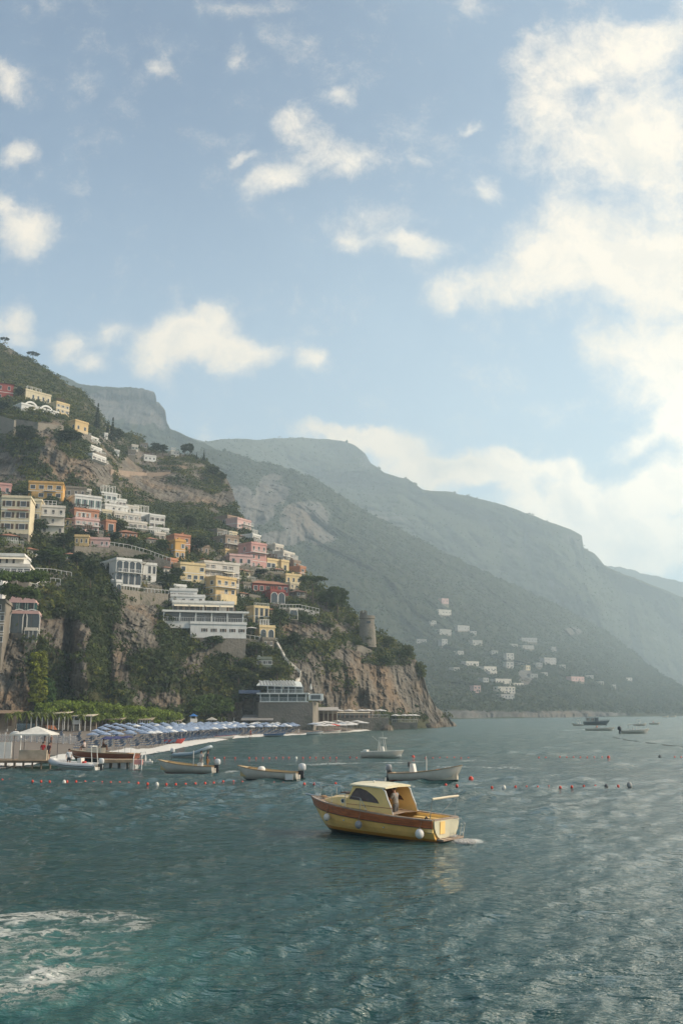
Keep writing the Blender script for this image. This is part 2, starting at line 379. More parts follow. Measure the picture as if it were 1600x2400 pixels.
def ell(PX, PY, L):
    m = np.zeros(PX.shape)
    for (cx, cy, rx, ry) in L:
        d = ((PX - cx) / rx) ** 2 + ((PY - cy) / ry) ** 2
        m = np.maximum(m, np.clip(1.35 - d, 0, 1))
    return np.clip(m * 1.6, 0, 1)
ROCK1 = [(100,1060,170,75),(0,1040,120,90),(225,1110,40,45),(420,1140,110,55),(330,1120,60,60),(510,1150,40,50),(180,1540,75,90),(30,1590,60,110),(130,1520,50,90),
         (320,1480,60,70),(300,1570,55,70),(380,1620,80,40),(430,1590,60,60),(460,1530,50,30),(820,1600,130,80),(930,1600,80,70),(740,1580,60,60),(980,1640,60,50),(1040,1690,40,25),(720,1480,60,30),
         (640,1665,90,35),(560,1560,50,30),(400,1500,40,40)]
GREEN1 = [(230,1570,25,110),(360,1570,60,50),(90,1570,26,80),(480,1625,60,45),(60,960,60,30),(60,1050,40,40),(180,1030,45,45),(80,1100,45,14),(500,1120,25,40),(100,1400,80,50),(230,1420,50,50),(880,1500,70,30),(900,1545,60,16),(420,1480,60,60)]
def veg1(P, PX, PY):
    n = fbm(P, (14, 14, 16), 5, 5, 0.6) * 0.52
    v = 0.80 - ell(PX, PY, ROCK1) * 0.66 + ell(PX, PY, GREEN1) * 0.6 + n
    return np.clip(v, 0, 1)
def amp1(P, PX, PY):
    rk = ell(PX, PY, ROCK1)
    a = fbm(P, (22, 22, 40), 4, 31) * 3.2
    b = fbm(P, (3.6, 30, 17), 5, 51, 0.6, ridge=True) * 1.25 * (0.4 + rk)
    c = fbm(P, (2.0, 2.6, 2.4), 4, 71, 0.6) * 0.8 + np.round(fbm(P, (9, 9, 5), 3, 77) * 2.2) * 0.7 * rk
    gully = 9 * np.exp(-((PX - 160 + (PY - 1540) * 0.06) / 13.0) ** 2) * np.clip((PY - 1425) / 50, 0, 1) * np.clip((1645 - PY) / 30, 0, 1)
    bulge = -7 * np.exp(-((PX - 200) / 34.0) ** 2) * np.clip((PY - 1420) / 60, 0, 1) * np.clip((1650 - PY) / 60, 0, 1)
    gully2 = 8 * np.exp(-((PX - 248) / 14.0) ** 2) * np.clip((PY - 1440) / 50, 0, 1) * np.clip((1650 - PY) / 30, 0, 1)
    cave = 9 * np.exp(-(((PX - 843) / 17.0) ** 2 + ((PY - 1642) / 20.0) ** 2))
    return a + b + c + gully + bulge + gully2 + cave
def rock_mat(name, lo, hi, warm, soil, sc=1.0):
    m = bpy.data.materials.new(name); m.use_nodes = True; t = NT(m.node_tree); b = bsdf(m)
    tc = t.add('ShaderNodeTexCoord').outputs['Object']
    mp = t.add('ShaderNodeMapping'); mp.inputs['Scale'].default_value = (1, 0.3, 0.25); t.l.new(tc, mp.inputs[0]); q = mp.outputs[0]
    n1 = t.noise(q, 0.28 / sc, 7, 0.65); n2 = t.noise(tc, 0.05 / sc, 4, 0.6); n3 = t.noise(q, 1.3 / sc, 5, 0.7)
    c = t.mix(t.ramp(n1, 0.33, 0.68), lo, hi)
    c = t.mix(t.ramp(n2, 0.45, 0.72, 0, 0.75), c, warm)
    c = t.mix(t.ramp(n3, 0.46, 0.66, 0, 0.7), c, tuple(x * 0.42 for x in lo))
    va = t.add('ShaderNodeAttribute'); va.attribute_name = 'veg'
    s = t.ramp(t.math('ADD', va.outputs['Fac'], t.math('MULTIPLY', t.math('SUBTRACT', t.noise(tc, 0.35 / sc, 5, 0.65), 0.5), 0.9)), 0.35, 0.6)
    sg = t.mix(t.noise(tc, 0.12 / sc, 5, 0.6), soil[0], soil[1])
    c = t.mix(s, c, sg)
    t.l.new(c, b.inputs['Base Color']); b.inputs['Roughness'].default_value = 0.95; b.inputs['Specular IOR Level'].default_value = 0.1
    bp = t.add('ShaderNodeBump'); bp.inputs['Strength'].default_value = 0.9; bp.inputs['Distance'].default_value = 0.9 * sc
    t.l.new(t.math('ADD', n1, t.math('MULTIPLY', n3, 0.5)), bp.inputs['Height']); t.l.new(bp.outputs[0], b.inputs['Normal'])
    return m
ROCKM = rock_mat('cliff_rock', (0.105, 0.092, 0.075), (0.195, 0.173, 0.14), (0.235, 0.155, 0.09), ((0.028, 0.038, 0.014), (0.075, 0.07, 0.035)))
base1 = pl([(-260,1690),(560,1705),(700,1716),(850,1722),(1000,1722),(1072,1722)])
P1, X1, Y1 = relief('hillside', -260, 1072, 820, 640, crest1, base1, D1, amp1, ROCKM, jag=2.2, jsc=16, back=(70, 0.8), extra=veg1, seed=3)
def depth1(px, py):                    # distance of the finished hillside at a pixel of the photo
    Dg = P1[..., 1]; ix = int(round((px + 260) / 1332 * 819)); ix = min(max(ix, 0), 819)
    col = Y1[:, ix]; return float(np.interp(-py, -col, Dg[:, ix]))

ROCK2 = [(640,1150,40,36),(600,1195,45,36),(715,1215,60,42),(740,1255,50,20),(560,1160,30,22),(1100,1674,120,9),(1300,1674,160,8),(660,1262,50,18),(1230,1590,20,22),(1340,1480,22,10)]
GREEN2 = [(700,1130,60,14)]
def veg2(P, PX, PY):
    n = fbm(P, (60, 60, 60), 4, 8) * 0.25
    return np.clip(0.88 - ell(PX, PY, ROCK2) * 0.75 + ell(PX, PY, GREEN2) * 0.5 + n, 0, 1)
def amp2(P, PX, PY):
    rk = ell(PX, PY, ROCK2)
    return (fbm(P, (150, 150, 150), 5, 31, 0.5, ridge=True) * 34 * np.clip((1690 - PY) / 80, 0.15, 1) + fbm(P, (20, 160, 80), 5, 51, 0.58, ridge=True) * (3 + 6 * rk) + fbm(P, (9, 9, 9), 3, 61) * 1.4)
ROCKM2 = rock_mat('mountain_rock', (0.075, 0.072, 0.065), (0.15, 0.142, 0.128), (0.155, 0.12, 0.085), ((0.020, 0.032, 0.014), (0.048, 0.050, 0.026)), 4.0)
D2f = lambda x, y: D2(x, y) * (1 + 0.55 * np.clip((1672 - y) / 170.0, 0, 1))
P2, X2, Y2 = relief('mountain', 300, 1800, 640, 420, crest2, 1698, D2f, amp2, ROCKM2, jag=2.5, jsc=14, back=(200, 0.6), extra=veg2, seed=23)
def depth2(px, py):
    ix = int(round((px - 300) / 1500 * 639)); ix = min(max(ix, 0), 639)
    return float(np.interp(-py, -Y2[:, ix], P2[..., 1][:, ix]))
def veg3(P, PX, PY): return np.clip(0.85 + fbm(P, (150, 150, 60), 4, 9) * 0.35 - ell(PX, PY, [(1340,1275,30,22),(850,1080,24,14),(1310,1370,30,20)]) * 0.35, 0, 1)
def amp3(P, PX, PY): return fbm(P, (300, 300, 300), 5, 31, 0.5, ridge=True) * 85 * np.clip((1690 - PY) / 80, 0.1, 1)+ fbm(P, (50, 50, 90), 4, 41, 0.5, ridge=True) * 8
P3, X3, Y3 = relief('distant_mountain', 200, 1800, 480, 260, crest3, 1690, lambda x, y: D3(x, y) * 1.5, amp3, ROCKM2, jag=0.9, jsc=22, back=(300, 0.5), extra=veg3, seed=43)
relief('far_ridge', 1300, 1800, 140, 80, crest4, 1684, lambda x, y: 3700 + (1684 - y) * 0.8 + (x - 1300) * 0.3, lambda P, a, b: fbm(P, 300, 4, 3) * 40, ROCKM2, jag=1.5, jsc=10, back=(100, 0.6), extra=veg3, seed=63)
def amp5(P, PX, PY): return fbm(P, (90, 90, 240), 5, 31, 0.55, ridge=True) * 14 + fbm(P, (300, 300, 60), 3, 37) * 14
relief('rocky_peak', 60, 520, 260, 200, crest5, 1300, lambda x, y: 1700 + (1040 - y) * 0.9 + (x - 200) * 0.3, amp5, ROCKM2, jag=1.5, jsc=9, back=(150, 0.5),
       extra=lambda P, PX, PY: np.clip(0.75 - ell(PX, PY, [(330,955,60,42),(270,950,70,35),(380,970,20,40)]) * 0.7 + fbm(P, 60, 3, 4) * 0.3, 0, 1), seed=83)

# ---------------------------------------------------------------- ground cover on the hills (nobody could count these shrubs)
PAL = np.array([(0.052,0.072,0.024),(0.040,0.058,0.022),(0.078,0.098,0.024),(0.135,0.14,0.028),(0.062,0.084,0.028),(0.17,0.145,0.036)])
def scatter(P, PX, PY, veg, n, rad, seed, zmin=3.0, thr=0.45, push=0.35):
    g = np.random.default_rng(seed); nr, nc = PX.shape
    # weight by surface area seen
    i = g.integers(0, nr - 1, n * 4); j = g.integers(0, nc - 1, n * 4)
    dA = np.linalg.norm(P[i + 1, j] - P[i, j], axis=1) * np.linalg.norm(P[i, j + 1] - P[i, j], axis=1)
    keep = (veg[i, j] + g.normal(size=len(i)) * 0.12 > thr) & (P[i, j, 2] > zmin) & (g.random(len(i)) < dA / np.percentile(dA, 80))
    i, j = i[keep][:n], j[keep][:n]; fi = g.random((len(i), 1)); fj = g.random((len(i), 1))
    C = P[i, j] * (1 - fi) * (1 - fj) + P[i + 1, j] * fi * (1 - fj) + P[i, j + 1] * (1 - fi) * fj + P[i + 1, j + 1] * fi * fj
    r = rad * (0.45 + g.random(len(i)) ** 2 * 1.3)
    return C, r, PX[i, j], PY[i, j]
def shrubs(name, P, PX, PY, veg, n, rad, per, size, seed, label, thr=0.45, brown=0.0, zmin=3.0):
    C, r, qx, qy = scatter(P, PX, PY, veg, n, rad, seed, zmin, thr)
    g = np.random.default_rng(seed + 1)
    k = np.clip(((fbm(C, rad * 9, 3, seed) + 1) * 0.5 * 4 + g.normal(size=len(C)) * 1.1), 0, 5).astype(int)
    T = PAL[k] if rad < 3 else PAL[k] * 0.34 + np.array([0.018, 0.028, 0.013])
    if brown: T = T * (1 - brown) + brown * np.array([0.12, 0.085, 0.045])
    V, Fc, Tn = leaf_cloud(C, r, per, size, T, 0.8, seed)
    o = np_mesh(name, V, Fc, LEAF, {'tint': Tn}); fin(o, label, 'shrubs', kind='stuff'); return o
shrubs('hillside_shrubs', P1, X1, Y1, veg1(P1, X1, Y1), 17000, 1.75, 30, 0.30, 5, 'dense green shrubs and ivy covering the near town hillside')
shrubs('mountain_shrubs', P2, X2, Y2, veg2(P2, X2, Y2), 24000, 3.6, 10, 1.15, 6, 'hazy green scrub woods covering the middle mountain')
shrubs('distant_shrubs', P3, X3, Y3, veg3(P3, X3, Y3), 9000, 5.0, 7, 2.2, 7, 'pale hazy scrub on the far mountain')

# ================================================================= water
def water():
    nr, nc = 820, 700
    # rows in equal steps of angle below the horizon near the viewer, reaching the horizon far off
    pyr = 1668 + np.geomspace(2.2, 1250, nr)[::-1]
    u, v = ray(800, pyr); Y = -CAMZ / v; Y = np.maximum(Y, 4)
    X = np.linspace(-0.66, 0.66, nc)
    YY = np.broadcast_to(Y[:, None], (nr, nc)).copy(); XX = X[None] * (YY + 12)
    g = np.random.default_rng(4); Z = np.zeros_like(YY); DX = np.zeros_like(YY); DY = np.zeros_like(YY)
    step = np.maximum(np.abs(np.gradient(Y))[:, None], (X[1] - X[0]) * YY)
    for k in range(90):
        lam = 0.26 * (11 / 0.26) ** ((k / 89.0) ** 1.2); th = math.pi * (0.60 + 0.20 * g.normal()) + math.pi
        a = 0.0215 * lam ** 0.9 * (0.6 + 0.8 * g.random()); kk = 2 * math.pi / lam
        if lam > 1.8: a *= 0.4
        if lam > 6: a *= 0.6
        ph = (XX * math.cos(th) + YY * math.sin(th)) * kk + g.random() * 6.28 + 0.7 * np.sin(XX * kk * 0.13 + k) + 0.7 * np.sin(YY * kk * 0.11 + 2 * k)
        fade = np.clip(lam / (2.0 * step) - 0.7, 0, 1)
        Z += a * np.cos(ph) * fade; DX -= a * math.cos(th) * np.sin(ph) * fade * 0.8; DY -= a * math.sin(th) * np.sin(ph) * fade * 0.8
    amp = 0.55 + 0.45 * fbm(np.stack([XX, YY, 0 * XX], -1), (25, 40, 1), 3, 5)
    amp *= np.clip(1.25 - YY / 500, 0.5, 1)
    cA = on_z(90, 2230); tb = np.exp(-((XX - cA[0] + 1.5) / 6) ** 2 - ((YY - cA[1]) / 5.5) ** 2)
    Z += tb * 0.07 * fbm(np.stack([XX, YY, 0 * XX], -1), (.8, .6, 1), 4, 91, .6)
    V = np.stack([XX + DX * amp, YY + DY * amp, Z * amp], -1)
    o = np_mesh('water', V.reshape(-1, 3), grid_faces(nr, nc), WATER, smooth=True); fin(o, kind='structure')
    # open sea round the wave field, a step below it
    m = MB(); m.box(-4300, 4300, -60, 5600, -1.4, -1.0); fin(m.build('sea', WATER), kind='structure')
def water_mat():
    m = bpy.data.materials.new('sea_water'); m.use_nodes = True; t = NT(m.node_tree); b = bsdf(m)
    tc = t.add('ShaderNodeTexCoord').outputs['Object']
    sep = t.add('ShaderNodeSeparateXYZ'); t.l.new(tc, sep.inputs[0]); x, y = sep.outputs[0], sep.outputs[1]
    big = t.noise(tc, 0.03, 4, 0.6)
    deep = t.mix(t.ramp(big, 0.35, 0.65), (0.014, 0.050, 0.046), (0.013, 0.060, 0.062))
    shal = t.mix(t.ramp(y, 70, 170), deep, (0.025, 0.075, 0.062))
    # churned water left by a propeller at the lower left
    def blob(cx, cy, rx, ry):
        q = t.vmath('MULTIPLY', t.vmath('SUBTRACT', tc, (cx, cy, 0)), (1 / rx, 1 / ry, 0)); return t.ramp(t.vmath('LENGTH', q), 0.15, 1.0, 1.0, 0.0)
    a1 = on_z(60, 2165); a2 = on_z(150, 2180); a3 = on_z(60, 2300); a4 = on_z(230, 2160); a5 = on_z(120, 2250)
    turb = blob(float(a5[0]) - 1.0, float(a5[1]) - .5, 7.5, 8.0)
    m1 = t.math('MAXIMUM', blob(float(a1[0]) - 1.4, float(a1[1]), 6.8, 4.2), t.math('MULTIPLY', blob(float(a4[0]) + .3, float(a4[1]) - .2, 3.0, 3.6), 0.8))
    m1 = t.math('MAXIMUM', m1, blob(float(a3[0]) - 1.0, float(a3[1]), 4.8, 2.6))
    m1 = t.math('MAXIMUM', m1, t.math('MULTIPLY', turb, 0.74))
    wp = t.vmath('ADD', tc, t.vmath('MULTIPLY', t.vmath('SUBTRACT', t.noise(tc, 1.1, 4, 0.6, out=1), (.5, .5, .5)), (1.6, 1.2, 0)))
    mp = t.add('ShaderNodeMapping'); mp.inputs['Scale'].default_value = (0.75, 1.15, 1); mp.inputs['Rotation'].default_value = (0, 0, R(-12)); t.l.new(wp, mp.inputs[0])
    vo = t.add('ShaderNodeTexNoise'); vo.inputs['Scale'].default_value = 1.15; vo.inputs['Detail'].default_value = 8; vo.inputs['Roughness'].default_value = 0.68; t.l.new(mp.outputs[0], vo.inputs['Vector'])
    lace = t.math('SUBTRACT', 1.0, t.math('MULTIPLY', t.math('ABSOLUTE', t.math('SUBTRACT', vo.outputs[0], 0.5)), 9.0))   # thin curling lines
    foam = t.ramp(t.math('ADD', lace, t.math('MULTIPLY', t.math('SUBTRACT', m1, 1.0), 1.5)), 0.05, 0.75)
    solid = t.ramp(t.math('ADD', t.noise(mp.outputs[0], 0.9, 7, 0.7), t.math('MULTIPLY', m1, 0.30)), 0.82, 1.02)
    foam = t.math('MULTIPLY', t.math('MULTIPLY', t.math('MAXIMUM', foam, solid), t.ramp(t.noise(tc, 0.6, 6, 0.65), 0.38, 0.56)), t.ramp(m1, 0.02, 0.3))
    # small whitecaps here and there near by
    col = t.mix(t.math('MULTIPLY', turb, 0.6), shal, (0.045, 0.155, 0.135))
    # wakes: long thin pale bands
    def band(p0, p1, wd, n0=0.45):
        p0 = on_z(*p0); p1 = on_z(*p1); d = p1[:2] - p0[:2]; L = float(np.linalg.norm(d)); d = d / L; nrm = (-d[1], d[0])
        rel = t.vmath('SUBTRACT', tc, (float(p0[0]), float(p0[1]), 0))
        s_ = t.vmath('DOT_PRODUCT', rel, (float(d[0]), float(d[1]), 0)); w_ = t.math('ABSOLUTE', t.vmath('DOT_PRODUCT', rel, (float(nrm[0]), float(nrm[1]), 0)))
        w_ = t.math('ADD', w_, t.math('MULTIPLY', t.math('SUBTRACT', t.noise(tc, 0.25, 3), 0.5), wd * 1.4))
        mk = t.math('MULTIPLY', t.ramp(w_, wd * 0.2, wd, 1, 0), t.math('MULTIPLY', t.ramp(s_, 0, L * .2), t.ramp(s_, L * .7, L, 1, 0)))
        return t.math('MULTIPLY', mk, t.ramp(t.noise(tc, 1.6, 5, 0.7), n0 - .1, n0 + .18))
    wk = band((660,1792), (1180,1782), 1.6); wk = t.math('MAXIMUM', wk, band((860,1798), (1290,1800), 1.2, 0.5)); wk = t.math('MAXIMUM', wk, band((505,1812), (590,1808), 0.8))
    wk = t.math('MAXIMUM', wk, band((1150,1960), (1290,1958), 1.2, 0.58)); wk = t.math('MAXIMUM', wk, t.math('MULTIPLY', band((1046,1973), (1140,1972), 1.0, 0.36), 1.2)); wk = t.math('MAXIMUM', wk, band((1310,1712), (1420,1708), 2.5, 0.5))
    fo = t.math('MAXIMUM', foam, t.math('MULTIPLY', wk, 0.8))
    col = t.mix(t.math('MULTIPLY', fo, 0.78), col, (0.64, 0.64, 0.59))
    t.l.new(col, b.inputs['Base Color'])
    t.l.new(t.math('ADD', t.ramp(y, 25, 350, 0.05, 0.22), t.math('MULTIPLY', fo, 0.6)), b.inputs['Roughness'])
    b.inputs['IOR'].default_value = 1.42; b.inputs['Specular IOR Level'].default_value = 0.5
    # ripples too fine for the mesh
    mp2 = t.add('ShaderNodeMapping'); mp2.inputs['Scale'].default_value = (0.6, 1.7, 1); mp2.inputs['Rotation'].default_value = (0, 0, R(14)); t.l.new(tc, mp2.inputs[0])
    h = t.math('ADD', t.math('MULTIPLY', t.noise(mp2.outputs[0], 4.0, 3, 0.6), 0.11), t.math('MULTIPLY', t.noise(mp2.outputs[0], 1.1, 4, 0.55), 0.20))
    h = t.math('ADD', h, t.math('MULTIPLY', t.noise(mp2.outputs[0], 0.3, 4, 0.6), t.ramp(y, 40, 160, 0.06, 0.55)))
    h = t.math('MULTIPLY', h, t.ramp(t.noise(tc, 0.045, 4, 0.6), 0.35, 0.65, 0.8, 1.2))
    h = t.math('ADD', h, t.math('MULTIPLY', fo, 0.03))
    bp = t.add('ShaderNodeBump'); bp.inputs['Strength'].default_value = 1.0; bp.inputs['Distance'].default_value = 1.1
    t.l.new(h, bp.inputs['Height']); t.l.new(bp.outputs[0], b.inputs['Normal'])
    return m
WATER = water_mat(); water()
# ================================================================= houses
def paint(name, c, **k): return mat('plaster_' + name, c, 0.85, 0.10, 0.25, stain=0.35, bump=0.15, bscale=1.5, spec=0.15, **k)
COLS = dict(white=(0.66,0.64,0.59), cream=(0.62,0.53,0.36), yellow=(0.66,0.51,0.28), ochre=(0.60,0.43,0.21), orange=(0.62,0.36,0.12), terracotta=(0.46,0.22,0.13),
            pink=(0.54,0.30,0.26), rose=(0.58,0.38,0.34), red=(0.29,0.07,0.055), stone=(0.27,0.24,0.20), brown=(0.28,0.21,0.155), grey=(0.40,0.38,0.35), pale=(0.60,0.55,0.47), greenish=(0.22,0.24,0.18), faint=(0.36,0.345,0.31))
def PC(n): return paint(n, COLS[n])
GLASS = mat('window_glass', (0.035, 0.045, 0.05), 0.12, 0.2, 2, spec=0.6)
TRIM = mat('trim_white', (0.68, 0.66, 0.60), 0.7, 0.06, 1)
SHGREEN = mat('shutter_green', (0.05, 0.13, 0.11), 0.6); SHBROWN = mat('shutter_brown', (0.10, 0.06, 0.035), 0.6); SHGREY = mat('shutter_grey', (0.36, 0.37, 0.36), 0.6)
RAIL = mat('railing_paint', (0.60, 0.59, 0.55), 0.6); TILE = mat('roof_tiles', (0.28, 0.13, 0.08), 0.85, 0.3, 3); FLAT = mat('flat_roof', (0.33, 0.30, 0.26), 0.9, 0.2, 0.6)
AWN = mat('awning_cloth', (0.66, 0.58, 0.42), 0.8); STONEW = None
def stone_wall_mat():
    m = bpy.data.materials.new('stone_masonry'); m.use_nodes = True; t = NT(m.node_tree); b = bsdf(m)
    tc = t.add('ShaderNodeTexCoord').outputs['Object']
    vo = t.add('ShaderNodeTexVoronoi'); vo.inputs['Scale'].default_value = 1.6; t.l.new(tc, vo.inputs['Vector'])
    c = t.mix(t.noise(tc, 0.35, 6, 0.65), (0.13, 0.115, 0.092), (0.27, 0.24, 0.19))
    c = t.mix(t.math('MULTIPLY', vo.outputs['Color'], 0.35), c, (0.26, 0.21, 0.155))
    c = t.mix(t.ramp(t.noise(tc, 0.25, 6, 0.7), 0.5, 0.7, 0, 0.7), c, (0.07, 0.075, 0.045))
    t.l.new(c, b.inputs['Base Color']); b.inputs['Roughness'].default_value = 0.95
    bp = t.add('ShaderNodeBump'); bp.inputs['Strength'].default_value = 0.6; bp.inputs['Distance'].default_value = 0.15; t.l.new(vo.outputs['Distance'], bp.inputs['Height']); t.l.new(bp.outputs[0], b.inputs['Normal'])
    return m
STONEW = stone_wall_mat(); MATS['plaster_stone'] = STONEW

def arch_pts(w, h, n=7):
    r = w / 2; z0 = h / 2 - r
    return [(-w/2, -h/2), (w/2, -h/2)] + [(r * math.cos(math.pi * i / (n - 1)), z0 + r * math.sin(math.pi * i / (n - 1))) for i in range(n)]
def make_window(w, h, style, parent, xf, shut=None, glass=None):
    """window in the local x-z plane of a wall that faces -y; xf puts it on its wall"""
    fr = MB(); t = max(0.07, w * 0.07); p = 0.10
    if style == 'arch':
        o = arch_pts(w + 2 * t, h + 2 * t, 9); i = arch_pts(w, h, 9); n = len(o)
        for k in range(n):
            if k == 0: continue
            a, b_, c_, d_ = o[k], o[(k + 1) % n], i[(k + 1) % n], i[k]
            fr.slab([(q[0], -p, q[1]) for q in (a, b_, c_, d_)], (0, p + 0.02, 0))
        pn = MB().slab([(q[0], -0.03, q[1]) for q in i], (0, 0.05, 0))
        pm = MB().box(-0.04, 0.04, -0.06, -0.03, -h/2, h/2)
    else:
        for b_ in ((-w/2 - t, w/2 + t, h/2, h/2 + t), (-w/2 - t, -w/2, -h/2, h/2), (w/2, w/2 + t, -h/2, h/2), (-w/2 - t - 0.06, w/2 + t + 0.06, -h/2 - 0.14, -h/2)):
            fr.box(b_[0], b_[1], -p, 0.02, b_[2], b_[3])
        pn = MB().box(-w/2, w/2, -0.03, 0.02, -h/2, h/2)
        pm = MB().box(-0.035, 0.035, -0.06, -0.03, -h/2, h/2); pm.box(-w/2, -0.035, -0.06, -0.03, h * 0.1, h * 0.1 + 0.06); pm.box(0.035, w/2, -0.06, -0.03, h * 0.1, h * 0.1 + 0.06)
    f = fr.build('window', TRIM, parent); f.matrix_basis = xf
    g = pn.build('pane', glass or GLASS, f); pm.build('mullion', SHBROWN, f)
    if shut and style != 'arch':
        for q in (-1, 1):
            s = MB(); x0 = q * (w/2 + t + w * 0.25); s.box(x0 - w * 0.24, x0 + w * 0.24, -0.08, -0.001, -h/2, h/2)
            for k in range(6): s.box(x0 - w * 0.2, x0 + w * 0.2, -0.10, -0.08, -h/2 + h * (k + .2) / 6, -h/2 + h * (k + .6) / 6)
            s.build('shutter', shut, f)
    return f
def face_xf(face, a, z, w, d):
    if face == 'F': return Matrix.Translation((a, 0, z))
    if face == 'S': return Matrix.Translation((0, a, z)) @ Matrix.Rotation(-math.pi / 2, 4, 'Z')
WR = random.Random(5)
def rows_of(parent, face, length, h, floors, n, ww, wh, style='rect', shut=None, z0=0.0, w=0, d=0, skip=(), off=0.0, a0=0.0, glass=None):
    fh = h / floors; first = None
    for i in range(floors):
        for j in range(n):
            if (i, j) in skip or (n * floors > 3 and WR.random() < 0.13): continue
            a = a0 + length * (j + 0.5) / n
            if face == 'S': a = a0 + length * (1 - (j + 0.5) / n)
            z = z0 + fh * (i + 0.5) + off
            xf = face_xf(face, a, z, w, d)
            if first is None: first = make_window(ww, wh, style, parent, xf, shut, glass); kids = [c for c in COL.objects if c.parent == first]
            else:
                c = first.copy(); COL.objects.link(c); c.parent = parent; c.matrix_basis = xf
                for k in kids:
                    q = k.copy(); COL.objects.link(q); q.parent = c
def railing(x0, x1, y, z, hh=0.95, mb=None, along='x', step=0.5):
    m = mb or MB(); n = max(2, int(abs(x1 - x0) / step))
    def bx(a0, a1, b0, b1, c0, c1):
        if along == 'x': m.box(a0, a1, b0, b1, c0, c1)
        else: m.box(b0, b1, a0, a1, c0, c1)
    bx(x0, x1, y - 0.04, y + 0.04, z + hh - 0.08, z + hh)
    for k in range(n + 1):
        a = x0 + (x1 - x0) * k / n; bx(a - 0.035, a + 0.035, y - 0.03, y + 0.03, z, z + hh - 0.08)
    return m
HOUSES = []
def solve_house(xl, xc, xr, yb, yt, th, D):
    P0 = at(xc, yb, D); top = at(xc, yt, D); h = float(top[2] - P0[2]); ym = yb
    c, s = math.cos(th), math.sin(th); X, Y = float(P0[0]), float(P0[1])
    tr = float(ray(xr, ym)[0]); w = (tr * Y - X) / (c - tr * s)
    tl = float(ray(xl, ym)[0]); d = (X - tl * Y) / (s + tl * c)
    if d < 0 or d > 30: d = 10
    return P0, h, max(w, 1.5), max(d, 1.0)
def house(label, xl, xc, xr, yb, yt, col='white', fl=2, nF=3, nS=2, th=35, style='rect', ww=None, wh=None, shut=None, roof='flat', D=None, dz=4.0, bal=(), awn=(), sstyle=None, roofc=None, chim=1, name='house', cat='house', push=1.2, trim=True, dmin=6.0, group=None, layer=1):
    th = R(th + (6 if th >= 20 else 0))
    if D is None: D = (depth1 if layer == 1 else depth2)(xc, yb) - push
    P0, h, w, d = solve_house(xl, xc, xr, yb, yt, th, D)
    dd = max(d, dmin)
    root = empty(name, tuple(P0), th, label, cat, group); root['w'] = w; 
    if shut is None and fl > 0 and layer == 1 and style == 'rect' and WR.random() < .4: shut = WR.choice([SHGREEN, SHBROWN, SHGREY, SHBROWN])
    rs = {'w': w, 'd': dd, 'dv': d, 'h': h, 'root': root}
    m = MB(); m.box(0, w, 0, dd, -0.5, h); MB().box(0.06, w - 0.06, 0.06, dd - 0.06, -dz - 3, -0.5).build('foundation', STONEW, root)
    PC(col); wall = m.build('wall', MATS['plaster_' + col], root)
    fh = h / fl; wh = wh or min(1.6, fh * 0.46); ww = ww or min(1.05, w / max(nF, 1) * 0.34)
    if nF: rows_of(root, 'F', w, h, fl, nF, ww, wh, style, shut)
    if nS and d > 2: rows_of(root, 'S', min(d, dd), h, fl, nS, min(ww, d / nS * 0.45), wh, sstyle or 'rect', shut)
    o = 0.25
    if roof == 'flat':
        r = MB(); r.box(-o, w + o, -o, dd + o, h, h + 0.18)
        for b in ((-0.12, w + 0.12, -0.12, 0.06), (-0.12, w + 0.12, dd - 0.06, dd + 0.12), (-0.12, 0.06, 0.06, dd - 0.06), (w - 0.06, w + 0.12, 0.06, dd - 0.06)): r.box(*b, h + 0.18, h + 0.75)
        r.build('roof', [MATS['plaster_' + col] if roofc is None else roofc][0], root)
    elif roof == 'tile':
        r = MB(); hh = min(1.6, 0.22 * min(w, dd)); a = [(-0.4, -0.4, h), (w + 0.4, -0.4, h), (w + 0.4, dd + 0.4, h), (-0.4, dd + 0.4, h)]
        e = min(w, dd) * 0.5
        if w > dd: q = [(e, dd / 2, h + hh), (w - e, dd / 2, h + hh)]
        else: q = [(w / 2, e, h + hh), (w / 2, dd - e, h + hh)]
        vs = a + q
        fs = [(0, 1, 5, 4), (1, 2, 5), (2, 3, 4, 5), (3, 0, 4)] if w > dd else [(0, 1, 4), (1, 2, 5, 4), (2, 3, 5), (3, 0, 4, 5)]
        r.add(vs, fs); r.add([(x, y, z - 0.2) for x, y, z in a], [(3, 2, 1, 0)]); r.build('roof', TILE, root)
    if chim:
        c = MB(); c.box(w * 0.7, w * 0.7 + 0.7, dd * 0.5, dd * 0.5 + 0.6, h + 0.18, h + 1.7); c.box(w * 0.7 - 0.1, w * 0.7 + 0.8, dd * 0.5 - 0.1, dd * 0.5 + 0.7, h + 1.7, h + 1.85); c.build('chimney', MATS['plaster_' + col], root)
    if trim:
        c = MB()
        for i in range(1, fl): c.box(-0.08, w + 0.08, -0.08, 0, fh * i - 0.12, fh * i + 0.08); c.box(-0.08, 0, 0, dd, fh * i - 0.12, fh * i + 0.08)
        if fl > 1: c.build('cornice', TRIM if col != 'white' else PC('pale'), root)
    for (face, f, a0, a1) in bal:
        z = fh * f; m = MB(); L = w if face == 'F' else d
        if face == 'F':
            m.box(a0 * L, a1 * L, -1.3, -0.09, z - 0.16, z + 0.0); b = m.build('balcony', TRIM, root); railing(a0 * L, a1 * L, -1.25, z).build('railing', RAIL, b)
        else:
            m.box(-1.3, -0.09, a0 * L, a1 * L, z - 0.16, z); b = m.build('balcony', TRIM, root); railing(a0 * L, a1 * L, -1.25, z, along='y').build('railing', RAIL, b)
